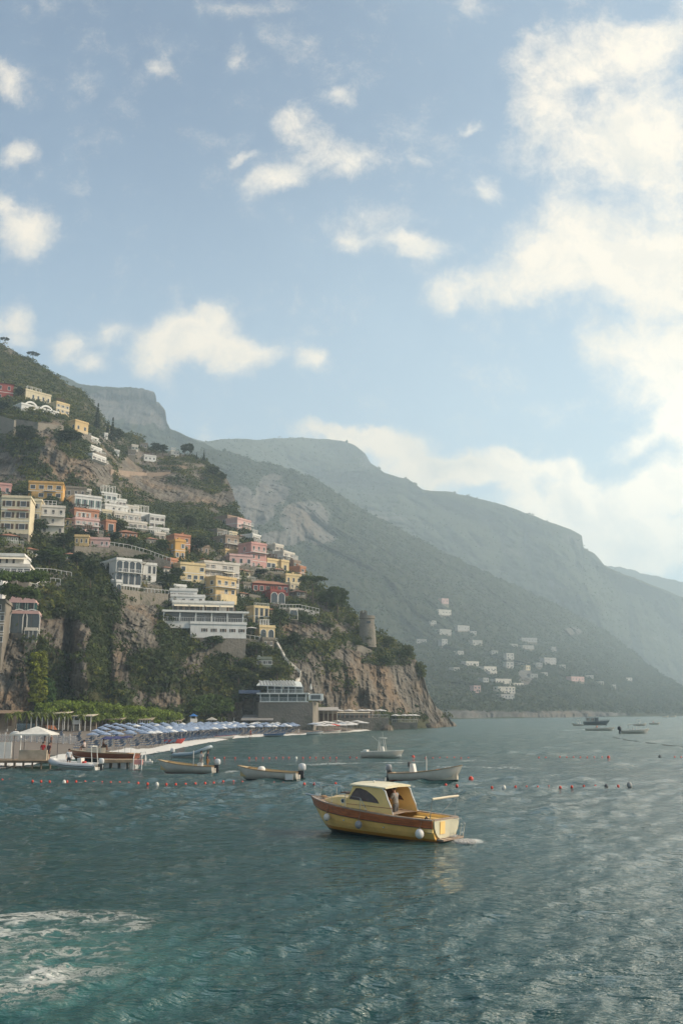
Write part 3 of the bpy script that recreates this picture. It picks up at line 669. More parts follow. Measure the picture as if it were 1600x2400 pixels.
    for (face, f, a0, a1) in awn:
        z = fh * (f + 0.85); L = w if face == 'F' else d; m = MB()
        if face == 'F': m.slab([(a0 * L, -0.1, z), (a1 * L, -0.1, z), (a1 * L, -2.2, z - 0.7), (a0 * L, -2.2, z - 0.7)], (0, 0, 0.06))
        else: m.slab([(-0.1, a0 * L, z), (-0.1, a1 * L, z), (-2.2, a1 * L, z - 0.7), (-2.2, a0 * L, z - 0.7)], (0, 0, 0.06))
        m.build('awning', AWN, root)
    if layer == 1 and w > 4.5 and WR.random() < .45:      # a stone terrace in front, with a rail and a vine pergola on some
        tw = w * WR.uniform(.8, 1.25); td = WR.uniform(1.6, 3.2); x0 = WR.uniform(-1.2, .6); tz = WR.uniform(-1.2, -.3)
        m = MB(); m.box(x0, x0 + tw, -td, -0.02, tz - 3.5, tz); tb = m.build('terrace', STONEW, root); railing(x0, x0 + tw, -td + .1, tz, .9, step=.45).build('railing', RAIL, tb)
    if layer == 1 and roof == 'flat' and w > 4 and WR.random() < .4:
        pergola(rs, .08, .62, .15, .55 if dd > 4 else .9, h + .2, 2.0, n=4, mt=WR.choice([TRIM, SHBROWN, RAIL]))
    if layer == 1 and roof == 'flat' and WR.random() < .5:
        m = MB(); x = w * WR.uniform(.15, .8); m.lathe([(.02, 0), (.5, 0), (.5, .9), (.3, 1.05), (.02, 1.1)], (x, dd * .6, h + .18), 10); m.tube([(x + 1, dd * .5, h + .18), (x + 1, dd * .5, h + 2.6)], .03, 4); m.box(x + .5, x + 1.5, dd * .5 - .02, dd * .5 + .02, h + 2.3, h + 2.34); m.build('tank_and_aerial', SHGREY, root)
    HOUSES.append(rs); return rs
def block(rs, x0, x1, y0, y1, z0, z1, col, name='wing', fac=True):
    w, d, h = rs['w'], rs['dv'], rs['h']; m = MB()
    m.box(x0 * w, x1 * w, y0 * d, y1 * d, z0 * h, z1 * h); PC(col); return m.build(name, MATS['plaster_' + col] if isinstance(col, str) else col, rs['root'])
def pergola(rs, x0, x1, y0, y1, z, hh=2.4, name='pergola', n=5, mt=None, roofing=False):
    w, d, h = rs['w'], rs['dv'], rs['h']; m = MB(); x0, x1, y0, y1 = x0 * w, x1 * w, y0 * d, y1 * d
    for k in range(n):
        x = x0 + (x1 - x0) * k / (n - 1)
        for y in (y0, y1): m.box(x - 0.08, x + 0.08, y - 0.08, y + 0.08, z, z + hh)
        m.box(x - 0.06, x + 0.06, y0 - 0.3, y1 + 0.3, z + hh, z + hh + 0.14)
    m.box(x0 - 0.2, x1 + 0.2, y0 - 0.06, y0 + 0.06, z + hh + 0.14, z + hh + 0.24); m.box(x0 - 0.2, x1 + 0.2, y1 - 0.06, y1 + 0.06, z + hh + 0.14, z + hh + 0.24)
    if roofing: m.box(x0 - 0.3, x1 + 0.3, y0 - 0.3, y1 + 0.3, z + hh + 0.24, z + hh + 0.34)
    return m.build(name, mt or TRIM, rs['root'])

# --- upper slope
house('dark red villa with cream quoins high at the left edge of the town', -60, -52, 31, 932, 890, 'red', 2, 4, 0, 20, roof='tile')
r = house('cream building with a long roof terrace above the white arched villa of the upper slope', 52, 60, 120, 936, 914, 'cream', 1, 5, 0, 42, chim=0)
r = house('white villa with two wide roof arches high on the upper left slope', 28, 50, 138, 966, 947, 'white', 1, 5, 2, 42, shut=SHGREY, bal=[('F', 0, 0, .6)])
for k in (0.08, 0.5):
    m = MB(); o = arch_pts(r['w'] * 0.38, 3.4, 13); i = arch_pts(r['w'] * 0.38 - 1.0, 2.6, 13)
    for q in range(2, len(o) - 1): m.slab([(a[0], 0.1, a[1] - dz_) for a, dz_ in ((o[q], 0), (o[q + 1], 0), (i[q + 1], .4), (i[q], .4))], (0, 0.5, 0))
    b = m.build('roof_arch', TRIM, r['root'], loc=(r['w'] * (k + .2), 0.6, r['h'] + 0.9))
house('yellow house right beside the white arched villa on the upper slope', 126, 132, 163, 966, 943, 'yellow', 2, 3, 0, 45, shut=SHGREY)
house('yellow-orange house perched alone on the upper slope edge with roof pots', 168, 176, 207, 1012, 986, 'ochre', 1, 2, 1, 48, style='arch')
for i, (a, b_, c) in enumerate([(206, 228, 1034), (208, 236, 1056), (214, 246, 1076)]):
    house(['topmost white terrace of the stepped hotel below the yellow-orange house', 'middle white terrace of the stepped hotel on the upper slope', 'lowest white terrace of the stepped hotel on the upper slope'][i],
          a, a + 3, b_ + 3, c, c - 11, 'white', 1, 3, 0, 60, chim=0, name='terrace_building', cat='hotel terrace', bal=[('F', 0, 0, 1)])
house('tiny white chapel-like house among cypresses below the ridge', 243, 245, 253, 1027, 1017, 'white', 1, 1, 0, 30, chim=0)
house('tiny white house left of the ruins on the dark cliff top', 267, 269, 280, 1066, 1057, 'white', 1, 2, 0, 20, chim=0)
house('small white house between the trees on the dark cliff top', 307, 309, 324, 1055, 1044, 'pale', 1, 2, 0, 20, chim=0)
house('ruined stone house with empty openings on the dark cliff top', 298, 300, 318, 1068, 1056, 'stone', 1, 3, 0, 15, chim=0)
house('long white house with arches under the cypress clump on the cliff top', 334, 338, 366, 1078, 1068, 'white', 1, 3, 0, 20, style='arch', chim=0)
house('small stone house under the ridge trees, right of the rocky outcrop', 325, 328, 346, 1050, 1040, 'stone', 1, 2, 0, 15, chim=0)
house('white house left of the twin dark trees on the cliff top ridge', 398, 401, 419, 1070, 1058, 'pale', 2, 3, 0, 20, chim=0)
# --- middle town
house('pink house cut by the left edge beside the orange villa', -40, -30, 27, 1158, 1133, 'pink', 1, 3, 0, 20)
r = house('bright orange villa with white window frames below the upper grey cliff', 36, 66, 147, 1168, 1131, 'orange', 2, 4, 1, 12, ww=1.5, bal=[('F', 1, .45, .8)])
r = house('large cream villa with a brown loggia cornice near the left edge', -8, 0, 68, 1246, 1166, 'cream', 3, 2, 1, 10, shut=SHBROWN, ww=1.6, chim=0)
block(r, 0.22, 0.95, -0.06, 0.02, 0.63, 0.66, 'terracotta', 'canopy')
house('square cream tower wing joined to the large cream villa', 60, 68, 94, 1246, 1174, 'cream', 3, 1, 0, 10, chim=0)
r = house('low cream wing with slender columns right of the large cream villa', 88, 95, 150, 1252, 1188, 'pale', 3, 3, 0, 18, chim=0, bal=[('F', 1, 0, 1), ('F', 2, 0, 1)])
house('dark grey stone house behind the white house with green shutters', 150, 154, 202, 1166, 1143, 'stone', 1, 3, 0, 18)
house('white house with tall dark green shutters in the middle of the town', 150, 175, 238, 1192, 1162, 'white', 1, 4, 0, 26, shut=SHGREEN, ww=0.8, wh=2.6, bal=[('F', 0, 0, 1)])
house('low reddish terrace storey under the house with green shutters', 148, 174, 232, 1216, 1194, 'terracotta', 1, 4, 1, 26, bal=[('F', 0, 0, 1)], chim=0, style='rect')
r = house('pink hotel with white balconies in the middle of the town', 172, 176, 232, 1244, 1216, 'rose', 2, 4, 0, 28, bal=[('F', 1, 0, 1)], shut=SHGREY)
house('narrow brick red house with a white corner beside the pink hotel', 231, 248, 271, 1254, 1222, 'terracotta', 1, 1, 1, 30, ww=1.6, wh=3, chim=0)
WC = [(228,238,274,1172,1156,'white',1,3), (254,258,296,1186,1170,'white',1,4), (240,246,300,1204,1184,'white',2,4), (286,292,326,1200,1186,'pale',1,3), (262,268,330,1218,1202,'pale',1,4),
      (306,312,352,1216,1202,'white',1,4), (330,351,386,1236,1208,'white',2,3), (334,350,396,1252,1238,'white',1,4), (342,362,388,1264,1250,'pale',1,2), (284,290,345,1236,1222,'pale',1,5)]
WL = ['topmost white cube with pergola of the stepped white cascade of houses', 'white terrace behind the topmost cube of the white cascade', 'white house with an arched window in the white cascade', 'pale low house behind the cascade roofs',
      'pale stepped storey with shaded windows under the arched white house', 'long white roof terrace running down the right of the cascade', 'large white block at the lower right end of the cascade',
      'wide white balcony storey under the large white end block', 'pale broken-front storey at the very foot of the white end block', 'pale vine-covered terrace storey left of the white end block']
for i, (a, b_, c, y1, y0, cl, f, n) in enumerate(WC):
    r = house(WL[i], a, b_, c, y1, y0, cl, f, n, 1 if b_ - a > 8 else 0, 30, chim=0, style='arch' if i == 2 else 'rect', bal=[('F', 0, 0, 1)] if i in (1, 4, 5, 7, 9) else [])
    if i in (0, 5): pergola(r, 0.1, 0.9, 0.1, 0.6, r['h'] + 0.75)
house('low orange garden house below the dark pines in mid town', 172, 175, 208, 1276, 1258, 'ochre', 1, 3, 0, 10, chim=0)
house('low pink garden house right of the orange garden house', 208, 211, 256, 1282, 1264, 'rose', 1, 4, 0, 12, chim=0)
house('long salmon terracotta roof building under the white cascade', 276, 279, 322, 1262, 1246, 'terracotta', 1, 4, 0, 22, roof='tile', chim=0)
house('orange house with a terracotta back block above the road', 396, 410, 434, 1310, 1268, 'orange', 2, 2, 1, 30, shut=SHGREY)
house('terracotta block rising behind the orange house above the road', 404, 408, 446, 1290, 1255, 'terracotta', 2, 2, 0, 30)
r = house('weathered brown house with tall openings in the upper right of town', 490, 528, 560, 1290, 1257, 'brown', 2, 2, 2, 38, style='rect', bal=[('F', 1, 0, 1)])
house('ochre ground storey under the weathered brown house', 520, 528, 558, 1306, 1290, 'ochre', 1, 3, 0, 38, chim=0)
r = house('grey and white house with a roof terrace below the right hand cliff', 502, 533, 560, 1234, 1210, 'brown', 1, 1, 2, 45, chim=0)
house('salmon pink house on the ridge with stacked white balconies', 553, 556, 588, 1246, 1216, 'rose', 3, 3, 0, 52, bal=[('F', 1, .3, 1), ('F', 2, .3, 1)])
house('small white house stepping down the ridge right of the salmon house', 588, 592, 611, 1270, 1254, 'white', 1, 2, 0, 55)
r = house('large pink house with two arches and a roof terrace near the right of town', 557, 588, 624, 1332, 1274, 'pink', 3, 3, 1, 38, bal=[('F', 2, 0, 1)])
house('low pink annex at the foot left of the large pink house', 534, 538, 592, 1324, 1302, 'rose', 1, 3, 0, 20, chim=0)
house('cream house with a low pitched roof on the right skyline', 612, 645, 664, 1304, 1278, 'pale', 2, 2, 1, 45, roof='flat')
house('yellow building with a long covered gallery right of the pink house', 622, 626, 662, 1336, 1312, 'yellow', 1, 4, 0, 38, bal=[('F', 0, 0, 1)], ww=2.0, chim=0)
house('round-cornered yellow block at the right end of the covered gallery', 655, 659, 677, 1342, 1316, 'yellow', 1, 1, 0, 35, chim=0)
house('stepped brown and white house on the right skyline above the yellow block', 660, 664, 690, 1322, 1294, 'pale', 3, 2, 0, 55, bal=[('F', 1, 0, 1), ('F', 2, 0, 1)])
house('small dark house at the right hand end of the skyline row', 684, 688, 704, 1340, 1316, 'brown', 2, 2, 0, 50, bal=[('F', 1, 0, 1)])
house('reddish tall narrow house furthest right on the skyline', 700, 703, 716, 1354, 1330, 'terracotta', 2, 1, 0, 50)
house('small yellow house with a flat canopy above the umbrella pine', 666, 670, 706, 1368, 1348, 'yellow', 1, 3, 0, 28)
r = house('upper storey of dark red villa with scalloped white lintels', 586, 592, 676, 1388, 1366, 'red', 1, 6, 0, 22, ww=1.2, roof='tile', chim=0)
r = house('lower storey of dark red villa with two white arched doors', 614, 634, 668, 1416, 1386, 'red', 1, 2, 0, 22, style='arch', ww=2.2, wh=3.6, chim=0)
# --- the ochre group
r = house('yellow house with white framed windows at the left of the cream apartments', 395, 422, 480, 1360, 1322, 'yellow', 2, 4, 1, 25, ww=1.2, bal=[('F', 0, 0, .4)])
r = house('long cream apartment house with crowded balconies and roof aerials', 448, 478, 561, 1366, 1318, 'pale', 3, 6, 0, 30, bal=[('F', 1, 0, 1), ('F', 2, 0, .8)], awn=[('F', 1, .5, .8)])
r = house('tall ochre house with a sunlit balconied front in the centre of town', 450, 505, 553, 1414, 1354, 'ochre', 3, 3, 3, 42, bal=[('F', 2, 0, 1), ('F', 1, .1, .5)], ww=1.2)
block(r, 0.12, 0.9, -0.12, 0.0, 0.0, 0.36, 'yellow', 'bay')
# --- the white hotel
r = house('upper white storey of the large white hotel with small dark windows', 392, 398, 462, 1408, 1384, 'white', 1, 6, 0, 12, ww=0.9, chim=1)
r = house('second white tier of the large white hotel with cloth awnings', 392, 400, 480, 1414, 1398, 'white', 1, 4, 0, 12, chim=0)
r = house('long middle tier of the large white hotel with dark doors', 398, 404, 548, 1440, 1412, 'white', 1, 11, 0, 14, ww=1.2, chim=0, awn=[('F', 0, .02, .25), ('F', 0, .27, .5), ('F', 0, .52, .75), ('F', 0, .77, .98)])
r = house('lowest white wall of the large white hotel with glazed dining terrace on top', 440, 446, 577, 1490, 1462, 'white', 1, 6, 0, 14, ww=0.8, wh=0.9, chim=0, trim=False)
hh = 2.5
m = MB(); w_ = r['w']; xo = -7.5
for k in range(6):
    x = xo + (w_ - 1 - xo) * k / 5; m.box(x - 0.2, x + 0.2, 0.1, 0.5, r['h'] + 0.75, r['h'] + 0.75 + hh)
m.box(xo - 0.5, w_ + 0.6, -0.5, 7, r['h'] + 0.75 + hh, r['h'] + 1.3 + hh); m.build('dining_terrace_frame', TRIM, r['root'])
m = MB(); m.box(xo, w_ - 1, 1.2, 1.3, r['h'] + 0.75, r['h'] + 0.75 + hh); m.build('terrace_glazing', GLASS, r['root'])
m = MB(); m.box(xo, 0.02, 0.5, 8, r['h'] - 1.2, r['h'] + 0.74); m.build('terrace_base', PC('white'), r['root'])
railing(xo, w_, 0.05, r['h'] + 0.75, 1.1).build('railing', RAIL, r['root'])
r = house('bright yellow block with a balustraded roof right of the white hotel', 545, 595, 630, 1462, 1424, 'yellow', 2, 3, 1, 32, ww=1.1, wh=2.4, chim=0)
railing(0, r['w'], -0.05, r['h'] + 0.75, 0.8).build('railing', TRIM, r['root'])
house('small yellow house with two arched windows at the cliff edge below the yellow block', 603, 608, 644, 1500, 1470, 'yellow', 1, 2, 0, 25, style='arch', ww=1.8, wh=2.6, chim=0)
house('stone base storey under the small yellow cliff edge house', 612, 616, 642, 1516, 1499, 'stone', 1, 2, 0, 25, chim=0)
r = house('white arched villa with pointed windows on a stone terrace', 234, 272, 330, 1368, 1312, 'white', 2, 4, 1, 30, style='arch', ww=2.0, wh=3.2, sstyle='arch', chim=0, bal=[('F', 1, 0, 1)])
house('right wing of the white arched villa with a small turret', 318, 322, 366, 1366, 1322, 'white', 2, 4, 0, 30, ww=0.9, wh=2.2, chim=0)
house('slender white buttressed annex at the lower corner of the white arched villa', 252, 272, 284, 1392, 1364, 'white', 1, 1, 1, 30, style='arch', ww=1.2, wh=2.2, sstyle='arch', chim=0)
r = house('white building with a long cream awning cut by the left edge', -50, -40, 56, 1325, 1302, 'white', 1, 6, 0, 8, style='arch', chim=0, awn=[('F', 0, .3, 1.1)])
house('white lower terrace beneath the long cream awning at the left', -60, -50, 70, 1344, 1326, 'pale', 1, 8, 0, 10, ww=1.6, chim=0, bal=[('F', 0, 0, 1)])
r = house('pink clifftop house with two curved gables above the beach at the left', 12, 22, 82, 1434, 1412, 'rose', 1, 3, 0, 12, ww=1.4, wh=2.4, chim=0)
for k in (0.25, 0.75):
    m = MB(); hw = r['w'] * 0.22; pts = [(-hw, 0)] + [(hw * math.cos(a), 1.3 * math.sin(a)) for a in [math.pi * (1 - i / 10) for i in range(11)]] + [(hw, 0)]
    m.slab([(p[0], -0.15, p[1]) for p in pts[1:-1]], (0, 0.4, 0)); m.build('gable', PC('rose'), r['root'], loc=(r['w'] * k, 0, r['h'] + 0.7))
r = house('lower pink storey with a dark arched loggia on the left cliff', 24, 28, 88, 1474, 1438, 'rose', 1, 2, 0, 12, style='arch', ww=3.6, wh=5.5, chim=0)
house('white glazed balcony room hanging under the pink cliff house', 54, 58, 86, 1500, 1478, 'pale', 1, 3, 0, 12, ww=1.0, wh=2.4, chim=0)
house('tall weathered stone house at the extreme left edge above the beach', -60, -50, 6, 1510, 1410, 'stone', 4, 7, 0, 10, chim=0, ww=.7)
house('white tower-like house behind the stone house at the extreme left', -40, -30, 6, 1398, 1345, 'white', 2, 2, 0, 10, chim=0)
house('white arched garden pavilion on the terrace below the red villa', 676, 679, 697, 1448, 1430, 'pale', 1, 1, 0, 20, style='arch', ww=2.6, wh=3.2, chim=0)
house('small blue-shaded garden terrace house in the trees above the seafront restaurant', 600, 604, 636, 1560, 1545, 'greenish', 1, 3, 0, 10, ww=1.6, chim=0)

# smaller houses and terraces packed between the larger ones
MORE = [(100,104,132,1226,1212,'cream','small cream lean-to house behind the clipped tree near the cream villa'),(150,153,176,1232,1216,'yellow','small yellow house left of the pink hotel'),(236,240,262,1212,1198,'cream','little cream house above the brick red house'),
 (300,304,330,1238,1226,'cream','little cream house in the vines of the cascade'),(196,199,226,1256,1246,'rose','rose garden wall house under the pink hotel'),(340,344,372,1276,1262,'pale','pale garden house left below the white end block'),(396,399,416,1330,1312,'terracotta','small terracotta house under the orange house'),
 (462,465,490,1296,1280,'brown','brown stone hut left of the weathered brown house'),(470,474,500,1326,1312,'cream','small cream house behind the roofs of the ochre group'),(506,509,532,1256,1242,'stone','small stone house left of the salmon ridge house'),(534,538,556,1262,1248,'cream','small cream house under the grey roof terrace house'),
 (560,563,590,1268,1256,'pale','pale low house under the salmon ridge house'),(592,596,620,1290,1276,'terracotta','small terracotta house between the pink house and the skyline'),(636,640,662,1312,1304,'pale','flat pale roof house above the yellow gallery'),(560,563,586,1350,1336,'cream','small cream house left under the large pink house'),
 (566,570,590,1384,1368,'stone','little stone house left of the dark red villa'),(560,564,582,1402,1390,'pale','pale hut between the ochre house and the red villa'),(640,644,664,1344,1334,'stone','small stone annex below the round-cornered yellow block'),(676,680,700,1378,1368,'cream','cream annex under the small yellow canopy house'),
 (380,384,404,1344,1330,'pale','small pale house above the road wall left of the ochre group'),(150,154,180,1312,1298,'stone','old stone house hidden in the trees above the ravine'),(60,64,92,1300,1286,'pale','pale house in the trees left of the large green tree mass'),(0,4,44,1268,1254,'greenish','dark house under the large cream villa at the left edge'),
 (90,94,120,1148,1138,'grey','grey roof house behind the orange villa'),(186,190,214,1158,1148,'pale','pale house peeping over the dark grey stone house'),(0,3,30,1198,1160,'cream','narrow cream house squeezed left of the large cream villa'),(404,408,436,1386,1374,'white','small white block behind the upper storey of the white hotel'),
 (690,694,716,1398,1386,'stone','small stone house behind the trunk of the broad umbrella pine'),(620,624,650,1440,1428,'stone','stone terrace house right behind the bright yellow block')]
for (a, b_, c, y1, y0, cl, lb) in MORE:
    house(lb, a, b_, c, y1, y0, cl, 1 if y1 - y0 < 20 else 3, max(2, (c - b_) // 9), 0, 25 + (a * 7) % 25, chim=0, roof='tile' if a % 5 == 0 else 'flat')
# --- medieval tower
def tower():
    D = depth1(850, 1490) - 2; P = at(860, 1490, D); sc = D / F
    root = empty('stone_tower', tuple(P), 0, 'ruined round stone watchtower on the headland with one higher broken wall', 'tower')
    Rr = 17 * sc; H1 = 46 * sc; n = 28; m = MB()
    def ring(r, z, nn=n): return [(r * math.cos(2*math.pi*j/nn), r * math.sin(2*math.pi*j/nn), z) for j in range(nn)]
    prof = [(Rr * 1.28, -4), (Rr * 1.06, H1 * 0.5), (Rr * 1.08, H1 * 0.52), (Rr, H1 * 0.53), (Rr * 0.98, H1 * 0.86), (Rr * 1.08, H1 * 0.9), (Rr * 1.08, H1 * 1.0), (Rr * 0.92, H1 * 1.0), (Rr * 0.92, H1 * 0.8)]
    m.lathe(prof, n=n); m.build('wall', STONEW, root)
    k = MB()
    for j in range(n):     # the broken higher part of the wall, towards the left
        a0 = 2*math.pi*j/n; a1 = 2*math.pi*(j+1)/n; c = math.cos((a0 + a1) / 2)
        if c < 0.1:
            hz = H1 * (1.22 + 0.04 * (j % 2) - 0.1 * (j % 3 == 0))
            r1, r0 = Rr * 1.0, Rr * 0.86; P4 = [(r1*math.cos(a0), r1*math.sin(a0)), (r1*math.cos(a1), r1*math.sin(a1)), (r0*math.cos(a1), r0*math.sin(a1)), (r0*math.cos(a0), r0*math.sin(a0))]
            k.prism(P4, H1 * 0.99, hz)
    k.build('upper_wall', STONEW, root)
    q = MB(); q.lathe([(Rr * 0.99, H1 * .83), (Rr * 1.13, H1 * .86), (Rr * 1.13, H1 * .9), (Rr * 1.0, H1 * .9)], n=n); q.build('corbel_ring', STONEW, root)
    MB().box(-0.2, 1.1, -Rr * 1.02, -Rr * 0.9, H1 * 0.6, H1 * 0.72).build('window', GLASS, root)
tower()

# --- masonry walls and terraces
def wall_line(label, pts, hpx, name='retaining_wall', cat='wall', m_=None, thick=1.0, push=1.0, rail=False, below=3.0):
    """pts = pixels along the top edge; hpx = its height in pixels"""
    A = []
    for (x, y) in pts:
        D = depth1(x, y + hpx) - push; A.append(at(x, y, D))
    A = np.array(A); root = MB(); hs = [hpx * a[1] / F for a in A]
    c0 = A[0].copy()
    for a, b_, h0, h1 in zip(A[:-1], A[1:], hs[:-1], hs[1:]):
        a = a - c0; b_ = b_ - c0; d = b_[:2] - a[:2]; L = np.linalg.norm(d) + 1e-6; n = np.array([-d[1], d[0]]) / L * thick
        if n[1] < 0: n = -n
        v = [(a[0], a[1], a[2] - h0 - below), (b_[0], b_[1], b_[2] - h1 - below), (b_[0], b_[1], b_[2]), (a[0], a[1], a[2])]
        root.slab(v, (float(n[0]), float(n[1]), 0))
    o = root.build(name, m_ or STONEW, None, loc=tuple(c0)); 
    if rail:
        e = empty(name, tuple(c0), 0, label, cat); o.parent = e; o.location = (0, 0, 0); o.name = 'masonry'
        r_ = MB()
        for a, b_ in zip(A[:-1], A[1:]):
            a = Vector(a - c0); b_ = Vector(b_ - c0); r_.tube([a + Vector((0, 0, 1.0)), b_ + Vector((0, 0, 1.0))], 0.07, 4)
            n = max(2, int((b_ - a).length / 1.2))
            for k in range(n + 1): q = a.lerp(b_, k / n); r_.box(q.x - .06, q.x + .06, q.y - .06, q.y + .06, q.z - 0.1, q.z + 1.0)
        r_.build('railing', RAIL, e)
        return e
    return fin(o, label, cat)
wall_line('long stone road wall with arches above the white arched villa', [(258,1278),(300,1284),(345,1296),(400,1316)], 26, rail=True)
wall_line('stone retaining wall under the pink garden house', [(176,1280),(215,1282),(258,1284)], 24)
wall_line('grey garden wall with a white rail below the white arched villa', [(284,1380),(330,1386),(395,1392)], 28, rail=True)
wall_line('curved terrace wall with a railing left of centre above the ravine', [(84,1340),(120,1342),(168,1350)], 10, rail=True)
wall_line('white zigzag stair railing wall above the pink cliff house', [(8,1364),(84,1378),(108,1362),(142,1366)], 8, m_=PC('grey'), rail=True)
wall_line('high old stone wall at the left edge under the upper villas', [(-40,972),(0,974),(34,984)], 36)
wall_line('stone parapet under the bushes of the upper villas', [(36,982),(90,990),(150,998)], 16)
wall_line('long pale balustrade wall on the terrace below the red villa', [(656,1424),(700,1424),(748,1434)], 12, m_=PC('grey'), rail=True)
wall_line('stone parapet below the round tower', [(812,1500),(850,1514),(872,1524)], 12)
wall_line('stone terrace wall under the white hotel and its sun umbrellas', [(528,1492),(565,1494),(608,1500)], 12, rail=True)
wall_line('stone garden wall between the red villa and the cream apartments', [(585,1392),(612,1396)], 12)
wall_line('brown cliff wall with a stair below the yellow gallery', [(565,1334),(620,1336),(664,1342)], 14)
wall_line('pale stone path wall climbing along the ridge of the dark cliff', [(255,1100),(300,1104),(345,1108),(400,1106)], 4, m_=PC('brown'))
# pale stair path down the spur to the restaurant
wall_line('pale zigzag stairway wall coming down the spur to the seafront restaurant', [(645,1500),(656,1520),(664,1535),(678,1548),(694,1562),(704,1572),(702,1588),(690,1602)], 4, m_=PC('pale'), name='stair_wall', push=2.0, thick=0.6, below=0.5)

# --- far village on the middle mountain
FV = [(1033,1053,1414,1400,'pink','square pale house highest in the far village'), (1026,1060,1440,1426,'white','sprawling white house second from the top of the far village'), (1070,1103,1477,1463,'pale','long pale house with arches in the upper middle of the far village'),
 (1033,1050,1512,1495,'pale','pale two storey house left in the far village'), (1028,1060,1486,1472,'grey','grey terraced house above the pale two storey house of the far village'), (1105,1132,1512,1498,'grey','grey low block in the centre left of the far village'), (1090,1125,1561,1548,'white','white villa with a garden wall on the left spur of the far village'),
 (1132,1166,1574,1560,'white','wide white villa below the centre of the far village'), (1146,1166,1582,1572,'white','small white annex under the wide white villa'), (1184,1206,1545,1528,'white','tall bright white house at the crown of the far spur'), (1184,1205,1566,1549,'white','white house just under the tall bright one on the far spur'),
 (1216,1244,1560,1550,'pale','pale house right of the bright houses on the far spur'), (1230,1243,1570,1558,'cream','small cream house at the right shoulder of the far spur'), (1159,1202,1603,1589,'white','upper white tier of the large seaside villa with two battlements'), (1165,1211,1624,1607,'white','main white storey of the large seaside villa of the far village'),
 (1172,1208,1637,1626,'pale','lower terrace of the large seaside villa of the far village'), (1108,1128,1623,1604,'rose','rosy tower house left of the large seaside villa'), (1220,1262,1504,1493,'pale','pale row house on the upper right of the far village'), (1222,1254,1520,1511,'grey','grey row house under the pale row of the far village'),
 (1273,1306,1556,1538,'pale','pale long house right of the far spur'), (1290,1304,1526,1514,'grey','small grey house above the pale long house'), (1336,1372,1596,1584,'pink','low pinkish villa standing alone right of the far village'), (1372,1392,1590,1582,'pale','pale annex right of the low pinkish villa'),
 (1464,1482,1594,1588,'white','tiny white house farthest right on the shore slope'), (974,1002,1508,1496,'grey','grey house nearest the headland in the far village'), (1202,1228,1606,1601,'white','low white wall-like terrace right of the seaside villa'), (1150,1168,1532,1524,'grey','small grey house left of the tall bright white house')]
FV += [(1254,1272,1562,1552,'grey','tiny grey house between the far spur and the pale long house'),(1310,1326,1566,1557,'pale','tiny pale house right of the pale long house'),(1240,1262,1588,1578,'grey','grey house above the wall-like white terrace'),(1130,1146,1598,1588,'pale','small pale house left of the large seaside villa roof'),
 (1070,1088,1534,1524,'grey','grey hut below the long arched house of the far village'),(1060,1078,1572,1563,'grey','grey hut left of the white villa with the garden wall'),(1270,1284,1584,1575,'pale','pale hut on the slope above the low pinkish villa'),(1400,1416,1604,1596,'grey','tiny grey house right of the low pinkish villa'),
 (1430,1444,1612,1604,'pale','tiny pale house near the shore right of the village'),(1100,1118,1486,1478,'pale','little pale house right of the long arched house'),(1006,1024,1462,1453,'grey','little grey house left of the sprawling white house'),(1196,1214,1516,1508,'grey','grey house between the two rows of the far village')]
for (a, b_, y1, y0, cl, lb) in FV:
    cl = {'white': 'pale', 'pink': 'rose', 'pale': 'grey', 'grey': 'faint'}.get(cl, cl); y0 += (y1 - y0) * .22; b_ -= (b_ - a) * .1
    r = house(lb, a - 2, a + 2, b_, y1, y0, cl, 1 if y1 - y0 < 13 else 2, max(2, int((b_ - a) / 7)), 0, 12 + (a % 7) * 3, layer=2, ww=1.6, wh=1.6, chim=0, trim=False, dz=8, push=5, name='far_house', dmin=9)
# ================================================================= boats
def boat_paint(name, col, low=None, zs=0.0, rough=0.3, mid=None, zm=0.0):
    if name in MATS: return MATS[name]
    m = bpy.data.materials.new(name); m.use_nodes = True; t = NT(m.node_tree); b = bsdf(m)
    tc = t.add('ShaderNodeTexCoord').outputs['Object']; sep = t.add('ShaderNodeSeparateXYZ'); t.l.new(tc, sep.inputs[0])
    c = t.mix(t.ramp(t.noise(tc, 1.4, 5, 0.6), 0.3, 0.7), tuple(x * 0.9 for x in col), tuple(min(1, x * 1.06) for x in col))
    mp = t.add('ShaderNodeMapping'); mp.inputs['Scale'].default_value = (3, 3, 0.5); t.l.new(tc, mp.inputs[0])
    c = t.mix(t.ramp(t.noise(mp.outputs[0], 1.8, 6, 0.7), 0.52, 0.75, 0, 0.35), c, tuple(x * 0.6 for x in col))
    if low: c = t.mix(t.ramp(t.math('ADD', sep.outputs[2], t.math('MULTIPLY', t.math('SUBTRACT', t.noise(tc, 6, 3), .5), .03)), zs - 0.01, zs + 0.01, 1, 0), c, low)
    if mid: c = t.mix(t.ramp(sep.outputs[2], zm - 0.02, zm + 0.02, 1, 0), c, mid)
    t.l.new(c, b.inputs['Base Color']); b.inputs['Roughness'].default_value = rough; b.inputs['Coat Weight'].default_value = 0.25; b.inputs['Coat Roughness'].default_value = 0.15
    MATS[name] = m; return m
